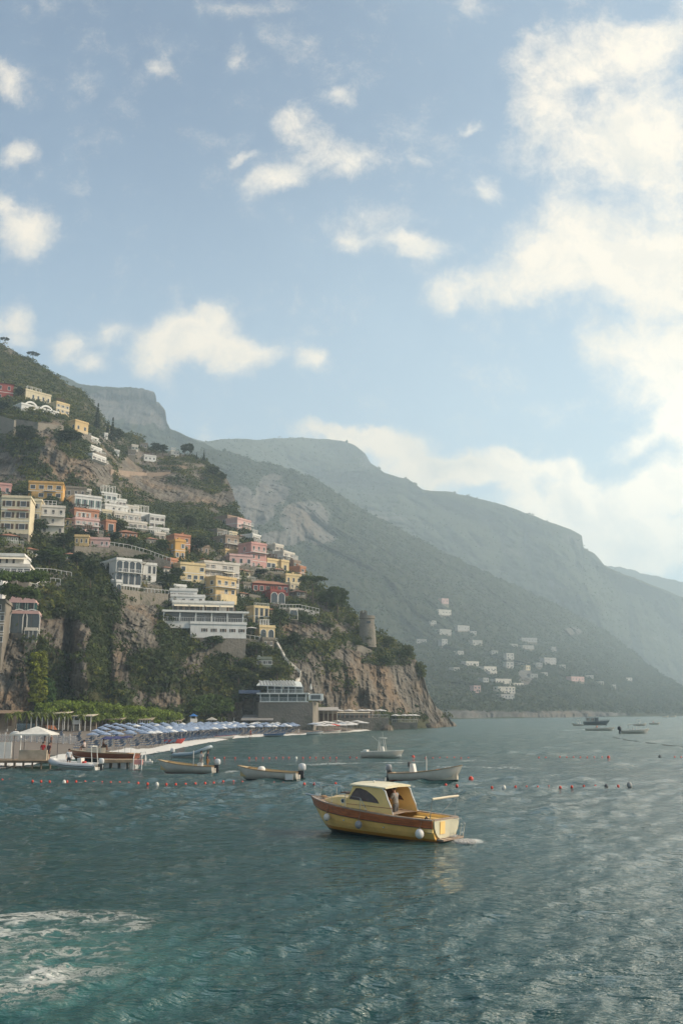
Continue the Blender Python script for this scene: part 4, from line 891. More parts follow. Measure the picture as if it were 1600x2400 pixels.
def wood(name, col, rough=0.35):
    if name in MATS: return MATS[name]
    m = bpy.data.materials.new(name); m.use_nodes = True; t = NT(m.node_tree); b = bsdf(m)
    tc = t.add('ShaderNodeTexCoord').outputs['Object']; mp = t.add('ShaderNodeMapping'); mp.inputs['Scale'].default_value = (0.6, 9, 9); t.l.new(tc, mp.inputs[0])
    c = t.mix(t.ramp(t.noise(mp.outputs[0], 2.0, 6, 0.6), 0.3, 0.7), tuple(x * 0.6 for x in col), tuple(x * 1.25 for x in col))
    t.l.new(c, b.inputs['Base Color']); b.inputs['Roughness'].default_value = rough; b.inputs['Coat Weight'].default_value = 0.4; MATS[name] = m; return m
CHROME = mat('polished_steel', (0.62, 0.62, 0.60), 0.22, 0.05, 3, metal=0.9)
DKGREY = mat('dark_rubber', (0.035, 0.035, 0.04), 0.5); ENGW = mat('motor_cowling', (0.62, 0.61, 0.58), 0.3, 0.08, 3)
SMOKED = mat('smoked_glass', (0.11, 0.065, 0.055), 0.08, 0.3, 2, spec=0.7); BOATW = mat('white_gelcoat', (0.70, 0.67, 0.60), 0.35, 0.08, 2)
class Hull:
    def __init__(s, L, B, H0, H1, draft=0.35, tw=0.86, rake=0.9, flare=0.12, pf=2.3):
        s.L, s.B, s.H0, s.H1, s.dr, s.tw, s.rk, s.fl, s.pf = L, B, H0, H1, draft, tw, rake, flare, pf
    def beam(s, u):
        a = min(1, max(0, u / 0.42)); f = s.tw + (1 - s.tw) * (1 - (1 - a) ** 2)
        if u > 0.42: q = (u - 0.42) / 0.58; f = max(0.0, 1 - q ** s.pf) ** 0.85
        return s.B / 2 * f
    def sheer(s, u): return s.H0 + (s.H1 - s.H0) * u ** 1.9
    def pt(s, u, t, side=1, off=0.0):
        zs = s.sheer(u); zb = -s.dr + (s.dr + 0.15) * max(0, (u - 0.75) / 0.25) ** 2
        z = zs + (zb - zs) * t
        y = s.beam(u) * (1 - s.fl * t * (1 - t) * 2 - t ** 3.2 * (1 - s.fl)) if t < 1 else 0.0
        x = s.L * u - s.rk * t ** 1.2 * max(0, (u - 0.55) / 0.45) ** 2
        return (x, side * (y + off), z)
    def outer(s, name, m, root, nu=26, nt=9):
        mb = MB(); vs = []; us = [i / nu for i in range(nu + 1)]; ts = [j / nt for j in range(nt + 1)]
        for side in (1, -1): vs += [s.pt(u, t, side) for u in us for t in ts]
        n = (nu + 1) * (nt + 1); fs = []
        for k in (0, 1):
            for i in range(nu):
                for j in range(nt):
                    a = k * n + i * (nt + 1) + j; q = (a, a + nt + 1, a + nt + 2, a + 1); fs.append(q if k == 1 else q[::-1])
        fs.append(tuple([j for j in range(nt + 1)] + [n + j for j in range(nt - 1, -1, -1)]))
        return mb.add(vs, fs).build(name, m, root, smooth=False)
    def strip(s, name, m, root, t0, t1, off, thick, u0=0.0, u1=1.0, nu=26, top=0.0):
        """a band following the topsides, standing proud of them, both sides and closed"""
        mb = MB()
        for side in (1, -1):
            vs = []; us = [u0 + (u1 - u0) * i / nu for i in range(nu + 1)]
            for u in us:
                a = s.pt(u, t0, side, off); b = s.pt(u, t0, side, off + thick); c = s.pt(u, t1, side, off + thick); d = s.pt(u, t1, side, off)
                vs += [(a[0], a[1], a[2] + top), (b[0], b[1], b[2] + top), c, d]
            fs = []
            for i in range(nu):
                for k in range(4):
                    q = (i * 4 + k, i * 4 + (k + 1) % 4, (i + 1) * 4 + (k + 1) % 4, (i + 1) * 4 + k); fs.append(q if side == 1 else q[::-1])
            fs += [(0, 3, 2, 1), (nu * 4, nu * 4 + 1, nu * 4 + 2, nu * 4 + 3)]
            mb.add(vs, fs)
        return mb.build(name, m, root)
    def deck(s, name, m, root, u0, u1, dz=0.0, inset=0.02, nu=14, crown=0.05):
        mb = MB(); vs = []; us = [u0 + (u1 - u0) * i / nu for i in range(nu + 1)]
        for u in us:
            b = max(0.0, s.beam(u) - inset); z = s.sheer(u) + dz
            vs += [(s.L * u, -b, z), (s.L * u, 0, z + crown * min(1, b)), (s.L * u, b, z)]
        fs = []
        for i in range(nu):
            for k in (0, 1): fs.append((i * 3 + k, (i + 1) * 3 + k, (i + 1) * 3 + k + 1, i * 3 + k + 1))
        return mb.add(vs, fs).build(name, m, root)
    def well(s, name, m, root, u0, u1, zf, inset=0.16, nu=18):
        """inner skin of an open boat, from the sheer down to the floor"""
        mb = MB(); vs = []; us = [u0 + (u1 - u0) * i / nu for i in range(nu + 1)]
        for u in us:
            b = max(0.01, s.beam(u) - inset); z = s.sheer(u) - 0.01; x = s.L * u
            vs += [(x, b, z), (x, b * 0.8, zf), (x, -b * 0.8, zf), (x, -b, z)]
        fs = []
        for i in range(nu):
            for k in range(3): fs.append((i*4+k, i*4+k+1, (i+1)*4+k+1, (i+1)*4+k))
        fs += [(0, 3, 2, 1), (nu*4, nu*4+1, nu*4+2, nu*4+3)]
        return mb.add(vs, fs).build(name, m, root)
    def rim(s, name, m, root, w=0.16, th=0.05, u0=0.0, u1=1.0, nu=26, dz=0.0):
        mb = MB(); us = [u0 + (u1 - u0) * i / nu for i in range(nu + 1)]
        for side in (1, -1):
            vs = []
            for u in us:
                b = s.beam(u) + 0.03; z = s.sheer(u) + dz; bi = max(0.0, b - w); x = s.L * u
                vs += [(x, side * b, z - th), (x, side * b, z), (x, side * bi, z), (x, side * bi, z - th)]
            fs = []
            for i in range(nu):
                for k in range(4):
                    q = (i*4+k, i*4+(k+1)%4, (i+1)*4+(k+1)%4, (i+1)*4+k); fs.append(q)
            fs += [(0, 3, 2, 1), (nu*4, nu*4+1, nu*4+2, nu*4+3)]; mb.add(vs, fs)
        if u0 == 0: b = s.beam(0); z = s.sheer(0) + dz; mb.box(-0.05, w * 0.6, -b + w * .5, b - w * .5, z - th, z + 0.001)
        return mb.build(name, m, root)
def place_boat(name, label, cat, xs, xb, py, ang, z=0.0, D=None, group=None, trim=0.0):
    """stern at pixel xs, bow at xb; ang = degrees the bow points away from the viewer"""
    P = on_z(xs, py, z); X, Y = float(P[0]), float(P[1]); a = R(ang); c, s = math.cos(a), math.sin(a); tb = float(ray(xb, py)[0])
    sg = -1 if xb < xs else 1
    L = (tb * Y - X) / (sg * c - tb * s)
    rz = math.pi - a if sg < 0 else a
    root = empty(name, (X, Y, z), rz, label, cat, group); root.rotation_euler = (0, -R(trim), rz)
    return root, abs(L)
def outboard(root, x, z, sc=1.0, cowl=None, y=0.0):
    m = MB(); prof = [(0.02, 0.0), (0.2, 0.02), (0.24, 0.15), (0.24, 0.35), (0.2, 0.5), (0.1, 0.56), (0.01, 0.57)]
    m.lathe([(r * sc, zz * sc) for r, zz in prof], (x - 0.25 * sc, y, z), 10, sx=1.3, sy=0.85); o = m.build('outboard_motor', cowl or ENGW, root, smooth=True)
    k = MB(); k.box(x - 0.38 * sc, x - 0.14 * sc, y - 0.08 * sc, y + 0.08 * sc, z - 0.75 * sc, z + 0.01); k.box(x - 0.5 * sc, x - 0.1 * sc, y - 0.12 * sc, y + 0.12 * sc, z - 0.5 * sc, z - 0.46 * sc)
    k.box(x - 0.14 * sc, x + 0.06, y - 0.1 * sc, y + 0.1 * sc, z - 0.3 * sc, z); k.build('motor_leg', DKGREY, o); return o

# ---------------------------------------------------------------- people
SKIN = mat('skin_tone', (0.36, 0.19, 0.12), 0.6, 0.06, 5); HAIR = mat('dark_hair', (0.03, 0.02, 0.015), 0.7)
def cloth(n, c): return mat('cloth_' + n, c, 0.85, 0.12, 6)
def skin_obj(name, V, E, Rr, m, parent, lv=1):
    me = bpy.data.meshes.new(name); me.from_pydata(V, E, []); me.materials.append(m)
    o = bpy.data.objects.new(name, me); COL.objects.link(o); o.parent = parent
    sk = o.modifiers.new('skin', 'SKIN'); sk.use_smooth_shade = True
    lay = me.skin_vertices[0] if me.skin_vertices else None
    if lay is None:
        bpy.context.view_layer.objects.active = o
        lay = me.skin_vertices.new() if hasattr(me.skin_vertices, 'new') else me.skin_vertices[0]
    for i, r in enumerate(Rr): lay.data[i].radius = (r, r) if not isinstance(r, tuple) else r
    lay.data[0].use_root = True
    if lv: o.modifiers.new('smooth', 'SUBSURF').levels = lv; o.modifiers['smooth'].render_levels = lv
    return o
def person(loc, rz, label, pose='stand', top=(0.5, 0.5, 0.5), legs=(0.08, 0.08, 0.1), hair=(0.03, 0.02, 0.015), longp=False, hgt=1.75, bare=False):
    root = empty('person', loc, rz, label, 'person'); k = hgt / 1.75; root.scale = (k, k, k)
    # +y is the way the person faces
    sit = pose == 'sit'; hip = 0.95 if not sit else 0.12
    J = dict(pel=(0, 0, hip), bel=(0, 0.01, hip + 0.17), che=(0, 0.0, hip + 0.36), nek=(0, 0.0, hip + 0.53), jaw=(0, 0.03, hip + 0.60), hed=(0, 0.02, hip + 0.68), crn=(0, 0.0, hip + 0.76))
    lean = {'stand': 0.02, 'sit': 0.08, 'bend': 0.38, 'helm': 0.06, 'walk': 0.04}[pose]
    for n in ('bel', 'che', 'nek', 'jaw', 'hed', 'crn'):
        x, y, z = J[n]; q = (z - hip) / 0.6; J[n] = (x, y + lean * q, z - lean * lean * q * 0.4)
    V = [J['pel'], J['bel'], J['che'], J['nek'], J['jaw'], J['hed'], J['crn']]; Rr = [(0.15, 0.11), (0.13, 0.10), (0.165, 0.11), 0.055, 0.068, 0.092, 0.06]; E = [(i, i + 1) for i in range(6)]
    sh = []; lg = []
    for s in (-1, 1):
        cx, cy, cz = J['che']
        A = [(s * 0.19, cy, cz + 0.09)]
        if pose == 'stand': A += [(s * 0.26, cy + 0.0, cz - 0.18), (s * 0.25, cy + 0.10, cz - 0.42)]
        elif pose == 'walk': A += [(s * 0.25, cy - s * 0.08, cz - 0.18), (s * 0.26, cy + s * 0.12, cz - 0.40)]
        elif pose == 'helm': A += [(s * 0.27, cy + 0.08, cz - 0.16), (s * 0.18, cy + 0.33, cz - 0.14)]
        elif pose == 'bend': A += [(s * 0.24, cy + 0.14, cz - 0.18), (s * 0.16, cy + 0.30, cz - 0.36)]
        else: A += [(s * 0.25, cy + 0.05, cz - 0.18), (s * 0.15, cy + 0.30, cz - 0.26)]
        i0 = len(V); V += A; Rr += [0.06, 0.045, 0.03]; E += [(2, i0), (i0, i0 + 1), (i0 + 1, i0 + 2)]; sh.append(A)
        w = Vector(A[2]); d = (w - Vector(A[1])).normalized(); pm = w + d * 0.09; V.append(tuple(pm)); Rr.append((0.036, 0.02)); ip = len(V) - 1; E.append((i0 + 2, ip))
        inw = Vector((-s, 0, 0)); fw = Vector((0, 1, 0)) if abs(d.y) < 0.8 else Vector((0, 0, -1))
        for f, (oo, L) in enumerate(((-0.027, .070), (-0.009, .08), (0.009, .075), (0.027, .06))):
            b = pm + fw * oo + d * 0.03; e1 = b + d * L * 0.55; e2 = e1 + (d * 0.7 + inw * 0.7).normalized() * L * 0.5
            n0 = len(V); V += [tuple(b), tuple(e1), tuple(e2)]; Rr += [0.010, 0.009, 0.008]; E += [(ip, n0), (n0, n0 + 1), (n0 + 1, n0 + 2)]
        th = w + d * 0.05; t1 = th + fw * 0.045 + inw * 0.02; t2 = t1 + d * 0.035 + inw * 0.01; n0 = len(V); V += [tuple(t1), tuple(t2)]; Rr += [0.012, 0.010]; E += [(ip, n0), (n0, n0 + 1)]
        if sit: Lg = [(s * 0.10, 0.03, hip - 0.0), (s * 0.14, 0.45, hip + 0.02), (s * 0.14, 0.50, hip - 0.40), (s * 0.14, 0.64, hip - 0.44)]
        else:
            st = {'stand': 0.02, 'helm': 0.05, 'bend': 0.03, 'walk': 0.22}[pose] * s
            Lg = [(s * 0.10, 0, hip - 0.08), (s * 0.11, 0.03 + st * 0.5, 0.50), (s * 0.12, st - 0.01, 0.09), (s * 0.13, st + 0.15, 0.03)]
        i0 = len(V); V += Lg; Rr += [0.088, 0.06, 0.04, 0.032]; E += [(0, i0), (i0, i0 + 1), (i0 + 1, i0 + 2), (i0 + 2, i0 + 3)]; lg.append(Lg)
    skin_obj('body', V, E, Rr, SKIN, root)
    if not bare:
        V = [J['bel'], J['che'], (J['nek'][0], J['nek'][1], J['nek'][2] - 0.04), J['pel']]; E = [(0, 1), (1, 2), (0, 3)]; Rr = [(0.17, 0.14), (0.20, 0.15), 0.085, (0.18, 0.14)]
        for A in sh:
            i0 = len(V); a, b = Vector(A[0]), Vector(A[1]); V += [tuple(a), tuple(a.lerp(b, 0.85))]; Rr += [0.078, 0.064]; E += [(1, i0), (i0, i0 + 1)]
        skin_obj('shirt', V, E, Rr, cloth('%d' % (hash_col(top)), top), root)
    V = [J['pel'], (0, 0, hip + 0.08)]; E = [(0, 1)]; Rr = [(0.17, 0.13), (0.155, 0.12)]
    for Lg in lg:
        i0 = len(V); a, b, c = Vector(Lg[0]), Vector(Lg[1]), Vector(Lg[2])
        if longp: V += [tuple(a), tuple(b), tuple(b.lerp(c, 0.9))]; Rr += [0.10, 0.075, 0.06]; E += [(0, i0), (i0, i0 + 1), (i0 + 1, i0 + 2)]
        else: V += [tuple(a), tuple(a.lerp(b, 0.85))]; Rr += [0.10, 0.085]; E += [(0, i0), (i0, i0 + 1)]
    skin_obj('trousers' if longp else 'shorts', V, E, Rr, cloth('%d' % (hash_col(legs)), legs), root)
    h = J['hed']; m = MB(); m.lathe([(0.098, -0.02), (0.104, 0.02), (0.098, 0.07), (0.07, 0.115), (0.01, 0.13)], (h[0], h[1] - 0.025, h[2]), 12); m.build('hair', mat('hair_%d' % hash_col(hair), hair, 0.8), root, smooth=True)
    f = MB(); y = h[1] + 0.088
    f.ball((-0.033, y, h[2]), 0.011, 6, 4); f.ball((0.033, y, h[2]), 0.011, 6, 4); f.box(-0.022, 0.022, y, y + 0.006, h[2] - 0.065, h[2] - 0.055); f.build('eyes_and_mouth', HAIR, root)
    f = MB(); f.add([(-0.014, y - 0.004, h[2] - 0.03), (0.014, y - 0.004, h[2] - 0.03), (0, y + 0.022, h[2] - 0.032), (0, y, h[2] + 0.01)], [(0, 1, 2), (0, 2, 3), (2, 1, 3)])
    for s in (-1, 1): f.box(s * 0.088 - 0.01, s * 0.088 + 0.01, h[1] - 0.015, h[1] + 0.015, h[2] - 0.03, h[2] + 0.02)
    f.build('nose_and_ears', SKIN, root)
    return root
def hash_col(c): return int(c[0] * 99) * 10000 + int(c[1] * 99) * 100 + int(c[2] * 99)

# ---------------------------------------------------------------- the yellow cabin boat
def yellow_boat():
    a = R(37); root, L = place_boat('cabin_boat', 'yellow wooden cabin boat with a broad varnished brown strake and arched side windows', 'boat', 1043, 727, 1971, 37, trim=2.0)
    h = Hull(L, 2.55, 0.92, 1.28, 0.40, 0.84, 0.85, 0.10, 2.6)
    YEL = boat_paint('yellow_hull_paint', (0.90, 0.53, 0.15), (0.62, 0.25, 0.02), 0.13, 0.28, (0.03, 0.03, 0.02), -0.02)
    YTOP = boat_paint('yellow_cabin_paint', (0.90, 0.60, 0.21), rough=0.3); CR = boat_paint('cream_transom_paint', (0.60, 0.56, 0.40), rough=0.35)
    VAR = wood('varnished_mahogany', (0.40, 0.105, 0.025)); DECK = wood('weathered_deck', (0.33, 0.24, 0.17), 0.6)
    h.outer('hull', YEL, root)
    h.strip('rubbing_strake', VAR, root, 0.012, 0.245, 0.004, 0.045)
    h.strip('strake_moulding', wood('dark_mahogany', (0.10, 0.03, 0.012)), root, 0.235, 0.262, 0.03, 0.04)
    h.rim('gunwale', DECK, root, 0.17, 0.05, dz=0.035)
    h.deck('foredeck', DECK, root, 0.60, 1.0, 0.0, 0.1)
    h.deck('side_deck', DECK, root, 0.28, 0.60, 0.0, 0.1)
    # transom skin, number plate and swimming platform at the stern
    b = h.beam(0); m = MB(); ys = [b * math.cos(math.pi * i / 12) for i in range(13)]
    pts = [(-0.02, b * 0.97, 0.90), (-0.02, -b * 0.97, 0.90)] + [(-0.02, y * 0.97, 0.90 - 0.82 * (1 - abs(y / b) ** 3) ** 0.5) for y in ys[::-1][1:-1]]
    m.slab(pts, (-0.05, 0, 0)); m.build('transom', CR, root)
    MB().box(-0.10, -0.075, b * 0.18, b * 0.55, 0.34, 0.86).build('transom_panel', YTOP, root)
    m = MB(); m.box(-0.42, -0.08, -b * 0.8, b * 0.8, 0.10, 0.16); 
    for y in (-.8, -.4, 0, .4, .8): m.box(-0.41, -0.08, b * y - 0.02, b * y + 0.02, 0.161, 0.175)
    sp = m.build('swim_platform', DECK, root)
    m = MB()
    for y in (-b * .78, -b * .5): m.tube([(-0.40, y, 0.17), (-0.50, y, 0.70), (-0.25, y, 0.92), (-0.09, y, 0.9)], 0.016)
    for z in (0.35, 0.55): m.tube([(-0.45, -b * .78, z), (-0.45, -b * .5, z)], 0.014)
    m.build('boarding_ladder', CHROME, root)
    # coachroof: low trunk on the foredeck
    s0, s1 = 0.56, 0.86; mb = MB(); vs = []; n = 10
    for i in range(n + 1):
        u = s0 + (s1 - s0) * i / n; q = i / n; w = min(0.92, h.beam(u) - 0.26) * (1 - 0.15 * q); zt = h.sheer(u) + 0.46 * (1 - q ** 2.2) + 0.03
        z0 = h.sheer(u) - 0.02; x = L * u; vs += [(x, w + 0.03, z0), (x, w, zt - 0.05), (x, w * 0.6, zt + 0.02), (x, 0, zt + 0.045), (x, -w * 0.6, zt + 0.02), (x, -w, zt - 0.05), (x, -w - 0.03, z0)]
    fs = [(i*7+k, i*7+k+1, (i+1)*7+k+1, (i+1)*7+k) for i in range(n) for k in range(6)] + [tuple(range(6, -1, -1)), tuple(n*7 + k for k in range(7))]
    mb.add(vs, fs).build('coachroof', YTOP, root, smooth=False)
    m = MB(); m.box(L * 0.66, L * 0.74, -0.25, 0.25, h.sheer(.7) + 0.47, h.sheer(.7) + 0.53); m.build('deck_hatch', SMOKED, root)
    # cabin sides with arched windows
    sx = L - 0.0; X = lambda zx: L - (zx - 95) / 1055.0 * L       # measured along the side from the bow
    zs = lambda x: h.sheer(x / L)
    cw = 1.0
    def side(sgn):
        y = sgn * cw; prof = [(X(500), zs(X(500)) + .02), (X(512), 1.52), (X(548), 2.02), (X(770), 2.06), (X(795), 1.92), (X(812), 1.62), (X(855), zs(X(855)) + .02)]
        # window outline, from its lower front corner
        win = [(X(522), 1.46), (X(548), 1.74), (X(575), 1.95), (X(610), 1.955), (X(655), 1.88), (X(700), 1.72), (X(733), 1.56), (X(752), 1.40)]
        m = MB(); t = 0.05
        # wall strips round the opening: below, front, above and aft of it
        lower = [(X(500), zs(X(500)) + .02), (X(515), 1.455), (X(752), 1.395), (X(838), 1.30), (X(855), zs(X(855)) + .02)]
        m.slab([(x, y - t / 2, z) for x, z in lower], (0, t, 0))
        up = [(X(515), 1.455), (X(522), 1.46)] + win[1:4] + [(X(610), 2.04), (X(548), 2.03)]
        m.slab([(x, y - t / 2, z) for x, z in up], (0, t, 0))
        aft = [(X(610), 2.04)] + win[3:] + [(X(752), 1.395), (X(838), 1.30), (X(812), 1.62), (X(795), 1.92), (X(772), 2.06)]
        m.slab([(x, y - t / 2, z) for x, z in aft], (0, t, 0))
        p = m.build('cabin_side', YTOP, root)
        MB().slab([(x, y - 0.008, z) for x, z in win], (0, 0.016, 0)).build('side_window', SMOKED, p)
        e = MB(); e.tube([(X(772), y, 2.05), (X(797), y, 1.92), (X(814), y, 1.62), (X(840), y, 1.30), (X(857), y, zs(X(857)) + .04)], 0.035, 6); e.build('side_trim', BOATW, p)
        e = MB(); e.tube([(x, y + sgn * 0.03, z) for x, z in win + win[:1]], 0.012, 4); e.build('window_seal', DKGREY, p)
        e = MB(); e.box(X(850), X(500), y + sgn * 0.03 - 0.008, y + sgn * 0.03 + 0.008, 1.22, 1.245); e.build('side_moulding', wood('varnished_mahogany', (0.40, 0.105, 0.025)), p)
    side(1); side(-1)
    # windscreen: two raked panes in a yellow frame
    m = MB(); 
    for (y0, y1) in ((-cw, -0.88), (-0.06, 0.06), (0.88, cw)): m.slab([(X(500), y0, 1.40), (X(500), y1, 1.40), (X(545), y1, 2.0), (X(545), y0, 2.0)], (-0.06, 0, 0))
    m.slab([(X(495), -cw, 1.15), (X(495), cw, 1.15), (X(502), cw, 1.46), (X(502), -cw, 1.46)], (-0.06, 0, 0)); m.slab([(X(536), -cw, 1.9), (X(536), cw, 1.9), (X(545), cw, 2.03), (X(545), -cw, 2.03)], (-0.06, 0, 0))
    w = m.build('windscreen', YTOP, root)
    for s in (-1, 1): MB().slab([(X(502), s * 0.06, 1.45), (X(502), s * 0.88, 1.45), (X(537), s * 0.88, 1.91), (X(537), s * 0.06, 1.91)][::s], (-0.02, 0, 0)).build('windscreen_pane', SMOKED, w)
    # hard top
    mb = MB(); vs = []; n = 10; x0, x1 = X(800), X(520)
    for i in range(n + 1):
        x = x0 + (x1 - x0) * i / n; q = abs(i / n - 0.5) * 2; wd = 1.12 - 0.10 * q ** 6; zt = 2.10 + 0.03 * (1 - q ** 2)
        vs += [(x, wd, zt - 0.06), (x, wd, zt), (x, wd * .6, zt + 0.06), (x, 0, zt + 0.085), (x, -wd * .6, zt + 0.06), (x, -wd, zt), (x, -wd, zt - 0.06), (x, 0, zt - 0.03)]
    fs = [(i*8+k, i*8+(k+1) % 8, (i+1)*8+(k+1) % 8, (i+1)*8+k) for i in range(n) for k in range(8)] + [tuple(range(7, -1, -1)), tuple(n*8+k for k in range(8))]
    hr = mb.add(vs, fs).build('hardtop', boat_paint('cream_roof_paint', (0.72, 0.64, 0.42), rough=0.35), root)
    m = MB(); m.tube([(X(700), 0.0, 2.17), (X(700), 0.0, 2.45)], 0.012); m.ball((X(640), 0.3, 2.24), 0.06, 8, 5); m.build('navigation_light', BOATW, hr)
    # cockpit: sole, coaming, bulkhead with wheel, seat
    m = MB(); m.box(0.1, X(700), -1.0, 1.0, 0.38, 0.42); m.build('cockpit_sole', DECK, root)
    m = MB(); m.box(0.10, X(852), 0.98, 1.06, 0.42, 0.93); m.box(0.10, X(852), -1.06, -0.98, 0.42, 0.93); m.box(0.0, 0.10, -1.06, 1.06, 0.42, 0.93); m.build('cockpit_coaming', YTOP, root)
    m = MB(); m.box(0.16, 0.62, -0.95, 0.95, 0.42, 0.80); m.box(0.64, X(862), -0.97, -0.55, 0.42, 0.80); m.build('cockpit_seat', YTOP, root)
    m = MB(); m.box(X(640), X(625), -0.95, 0.95, 0.42, 1.40); b_ = m.build('bulkhead', YTOP, root)
    m = MB(); c = (X(660), 0.45, 1.28); m.tube([(c[0], c[1] + 0.2 * math.cos(q * math.pi / 8), c[2] + 0.2 * math.sin(q * math.pi / 8)) for q in range(17)], 0.015, 5)
    for q in range(3): m.tube([c, (c[0], c[1] + 0.2 * math.cos(q * 2.094), c[2] + 0.2 * math.sin(q * 2.094))], 0.01, 4)
    m.build('steering_wheel', VAR, root)
    MB().box(X(640), X(625) + 0.001, 0.2, 0.8, 1.4, 1.46).build('dashboard', VAR, root)
    # porthole
    m = MB(); m.tube([(L * 0.655 + 0.09 * math.cos(q * math.pi / 8), min(0.92, h.beam(.655) - .26) + 0.02, h.sheer(.655) + 0.24 + 0.09 * math.sin(q * math.pi / 8)) for q in range(17)], 0.018, 5); pt = m.build('porthole', CHROME, root)
    MB().prism([(L * 0.655 + 0.085 * math.cos(q * math.pi / 8), 0.085 * math.sin(q * math.pi / 8)) for q in range(16)], -0.01, 0.012).build('porthole_glass', GLASS, pt, loc=(0, min(0.92, h.beam(.655) - .26) + 0.015, h.sheer(.655) + 0.24), rot=(math.pi / 2, 0, 0))
    # pulpit rails
    m = MB(); z = lambda u: h.sheer(u) + 0.03
    hb = lambda u, s: (L * u, s * max(0.03, h.beam(u) - 0.1), z(u))
    for s in (1, -1):
        A = [Vector(hb(u, s)) + Vector((0, 0, 0.52 + 0.12 * max(0, u - .8) * 5)) for u in (0.50, 0.62, 0.74, 0.86, 0.95)]
        m.tube([Vector(hb(0.45, s))] + A[:1], 0.013, 5); m.tube(A[:4], 0.006, 4)
        for u, t_ in zip((0.50, 0.62, 0.74, 0.86, 0.95), A): m.tube([hb(u, s), t_], 0.013, 5)
        m.tube([A[3], A[4], Vector((L * 1.0, s * 0.18, z(1) + 0.58))], 0.014, 5)
    m.tube([(L * 1.0, 0.18, z(1) + 0.58), (L * 1.03, 0, z(1) + 0.56), (L * 1.0, -0.18, z(1) + 0.58)], 0.014, 5); m.build('pulpit_rail', CHROME, root)
    m = MB(); m.tube([(L * 0.97, 0, z(1)), (L * 1.05, 0, z(1) + 0.02)], 0.04, 6); m.box(L * 0.93, L * 0.96, -0.06, 0.06, z(.94) + .04, z(.94) + 0.16); m.build('bow_roller', CHROME, root)
    m = MB(); m.lathe([(0.01, 0), (0.16, 0.0), (0.18, 0.05), (0.1, 0.09), (0.01, 0.1)], (L * 0.89, 0.1, z(.89) + .04), 10); m.build('rope_coil', mat('old_rope', (0.25, 0.16, 0.09), 0.9), root)
    # folded awning bar over the cockpit
    m = MB(); top = 1.82
    for y in (b * .98, -b * .98):
        m.tube([(0.15, y, 0.95), (0.02, y, top - 0.02)], 0.02, 5); m.tube([(0.9, y, 0.98), (0.02, y, top - .02)], 0.008, 4) if y < 0 else None
    m.build('awning_frame', CHROME, root)
    m = MB(); m.tube([(0.02, -b * 1.02, top), (0.02, -b * .3, top + .01), (0.02, b * .4, top), (0.02, b * 1.0, top)], 0.05, 8); m.build('rolled_awning', mat('cream_canvas', (0.62, 0.54, 0.40), 0.85), root)
    m = MB(); m.tube([(0.35, h.beam(.05) - .02, 0.98), (0.28, h.beam(.05) + .02, 1.06), (0.2, h.beam(.05), 1.0)], 0.035, 6); m.build('mooring_line', DKGREY, root)
    m = MB()
    for u, zz in ((0.63, 0.50), (0.33, 0.42), (0.40, .7)): p = h.pt(u, 0.45, 1, 0.01); m.ball((p[0], p[1], zz), 0.045, 8, 5)
    m.build('skin_fitting', CHROME, root)
    # things that hang on the boat or stand in it
    M_ = Matrix.Translation(root.location) @ root.rotation_euler.to_matrix().to_4x4()
    def fender(u, dz, r, col, label):
        p = h.pt(u, 0.25, 1, 0.05 + r); w_ = M_ @ Vector((p[0], p[1], p[2] + dz)); e = empty('fender', w_, 0, label, 'fender', 'ball fenders hung along the yellow boat')
        m = MB(); m.ball((0, 0, 0), r, 16, 12, 1.12); m.build('ball', mat('fender_' + str(col[0])[2:5], col, 0.45, 0.1, 4), e, smooth=True)
        q = M_ @ Vector((p[0], p[1] - r - 0.02, h.sheer(u) + 0.06)) - w_; m = MB(); m.tube([(0, 0, r * 1.05), q], 0.012, 4); m.lathe([(0.03, 0), (0.04, 0.05), (0.02, .09)], (0, 0, r * 1.02), 8); m.build('lanyard', mat('old_rope', (0.25, 0.16, 0.09), 0.9), e)
    fender(0.755, -0.20, 0.15, (0.66, 0.61, 0.52), 'white ball fender nearest the bow of the yellow boat')
    fender(0.485, -0.22, 0.16, (0.28, 0.27, 0.26), 'grey ball fender amidships on the yellow boat')
    fender(0.065, -0.22, 0.19, (0.67, 0.64, 0.58), 'large white ball fender at the stern corner of the yellow boat')
    p = M_ @ Vector((X(800), 0.15, 0.42)); person(tuple(p), root.rotation_euler[2] - math.pi / 2, 'helmsman in a grey shirt standing at the wheel of the yellow boat', 'helm', (0.22, 0.21, 0.19), (0.10, 0.10, 0.10), longp=True, hgt=1.68)
    return root
yellow_boat()

# foam thrown up behind the yellow boat
def foam_patch(name, px, py, rx, ry, n, label, seed, hz=0.10, cl=0.016):
    g = np.random.default_rng(seed); c = on_z(px, py); D = float(c[1]); k = D / F
    th = g.random(n) * 6.28; rr = np.sqrt(g.random(n)); C = np.c_[c[0] + rr * np.cos(th) * rx * k, c[1] + rr * np.sin(th) * ry * k * D / CAMZ, g.random(n) ** 2 * hz]
    V, Fc, T = leaf_cloud(C, np.full(n, cl * 1.2), 5, cl, np.full((n, 3), 0.7), 0.5, seed)
    o = np_mesh(name, V, Fc, FOAM); return fin(o, label, 'foam', kind='stuff')
FOAM = mat('sea_foam', (0.72, 0.70, 0.65), 0.8, 0.05)
foam_patch('foam', 1090, 1975, 24, 4, 2600, 'churned white foam behind the yellow boat', 5)
foam_patch('foam', 1060, 1969, 10, 2, 700, 'white splash under the stern of the yellow boat', 6, 0.22)

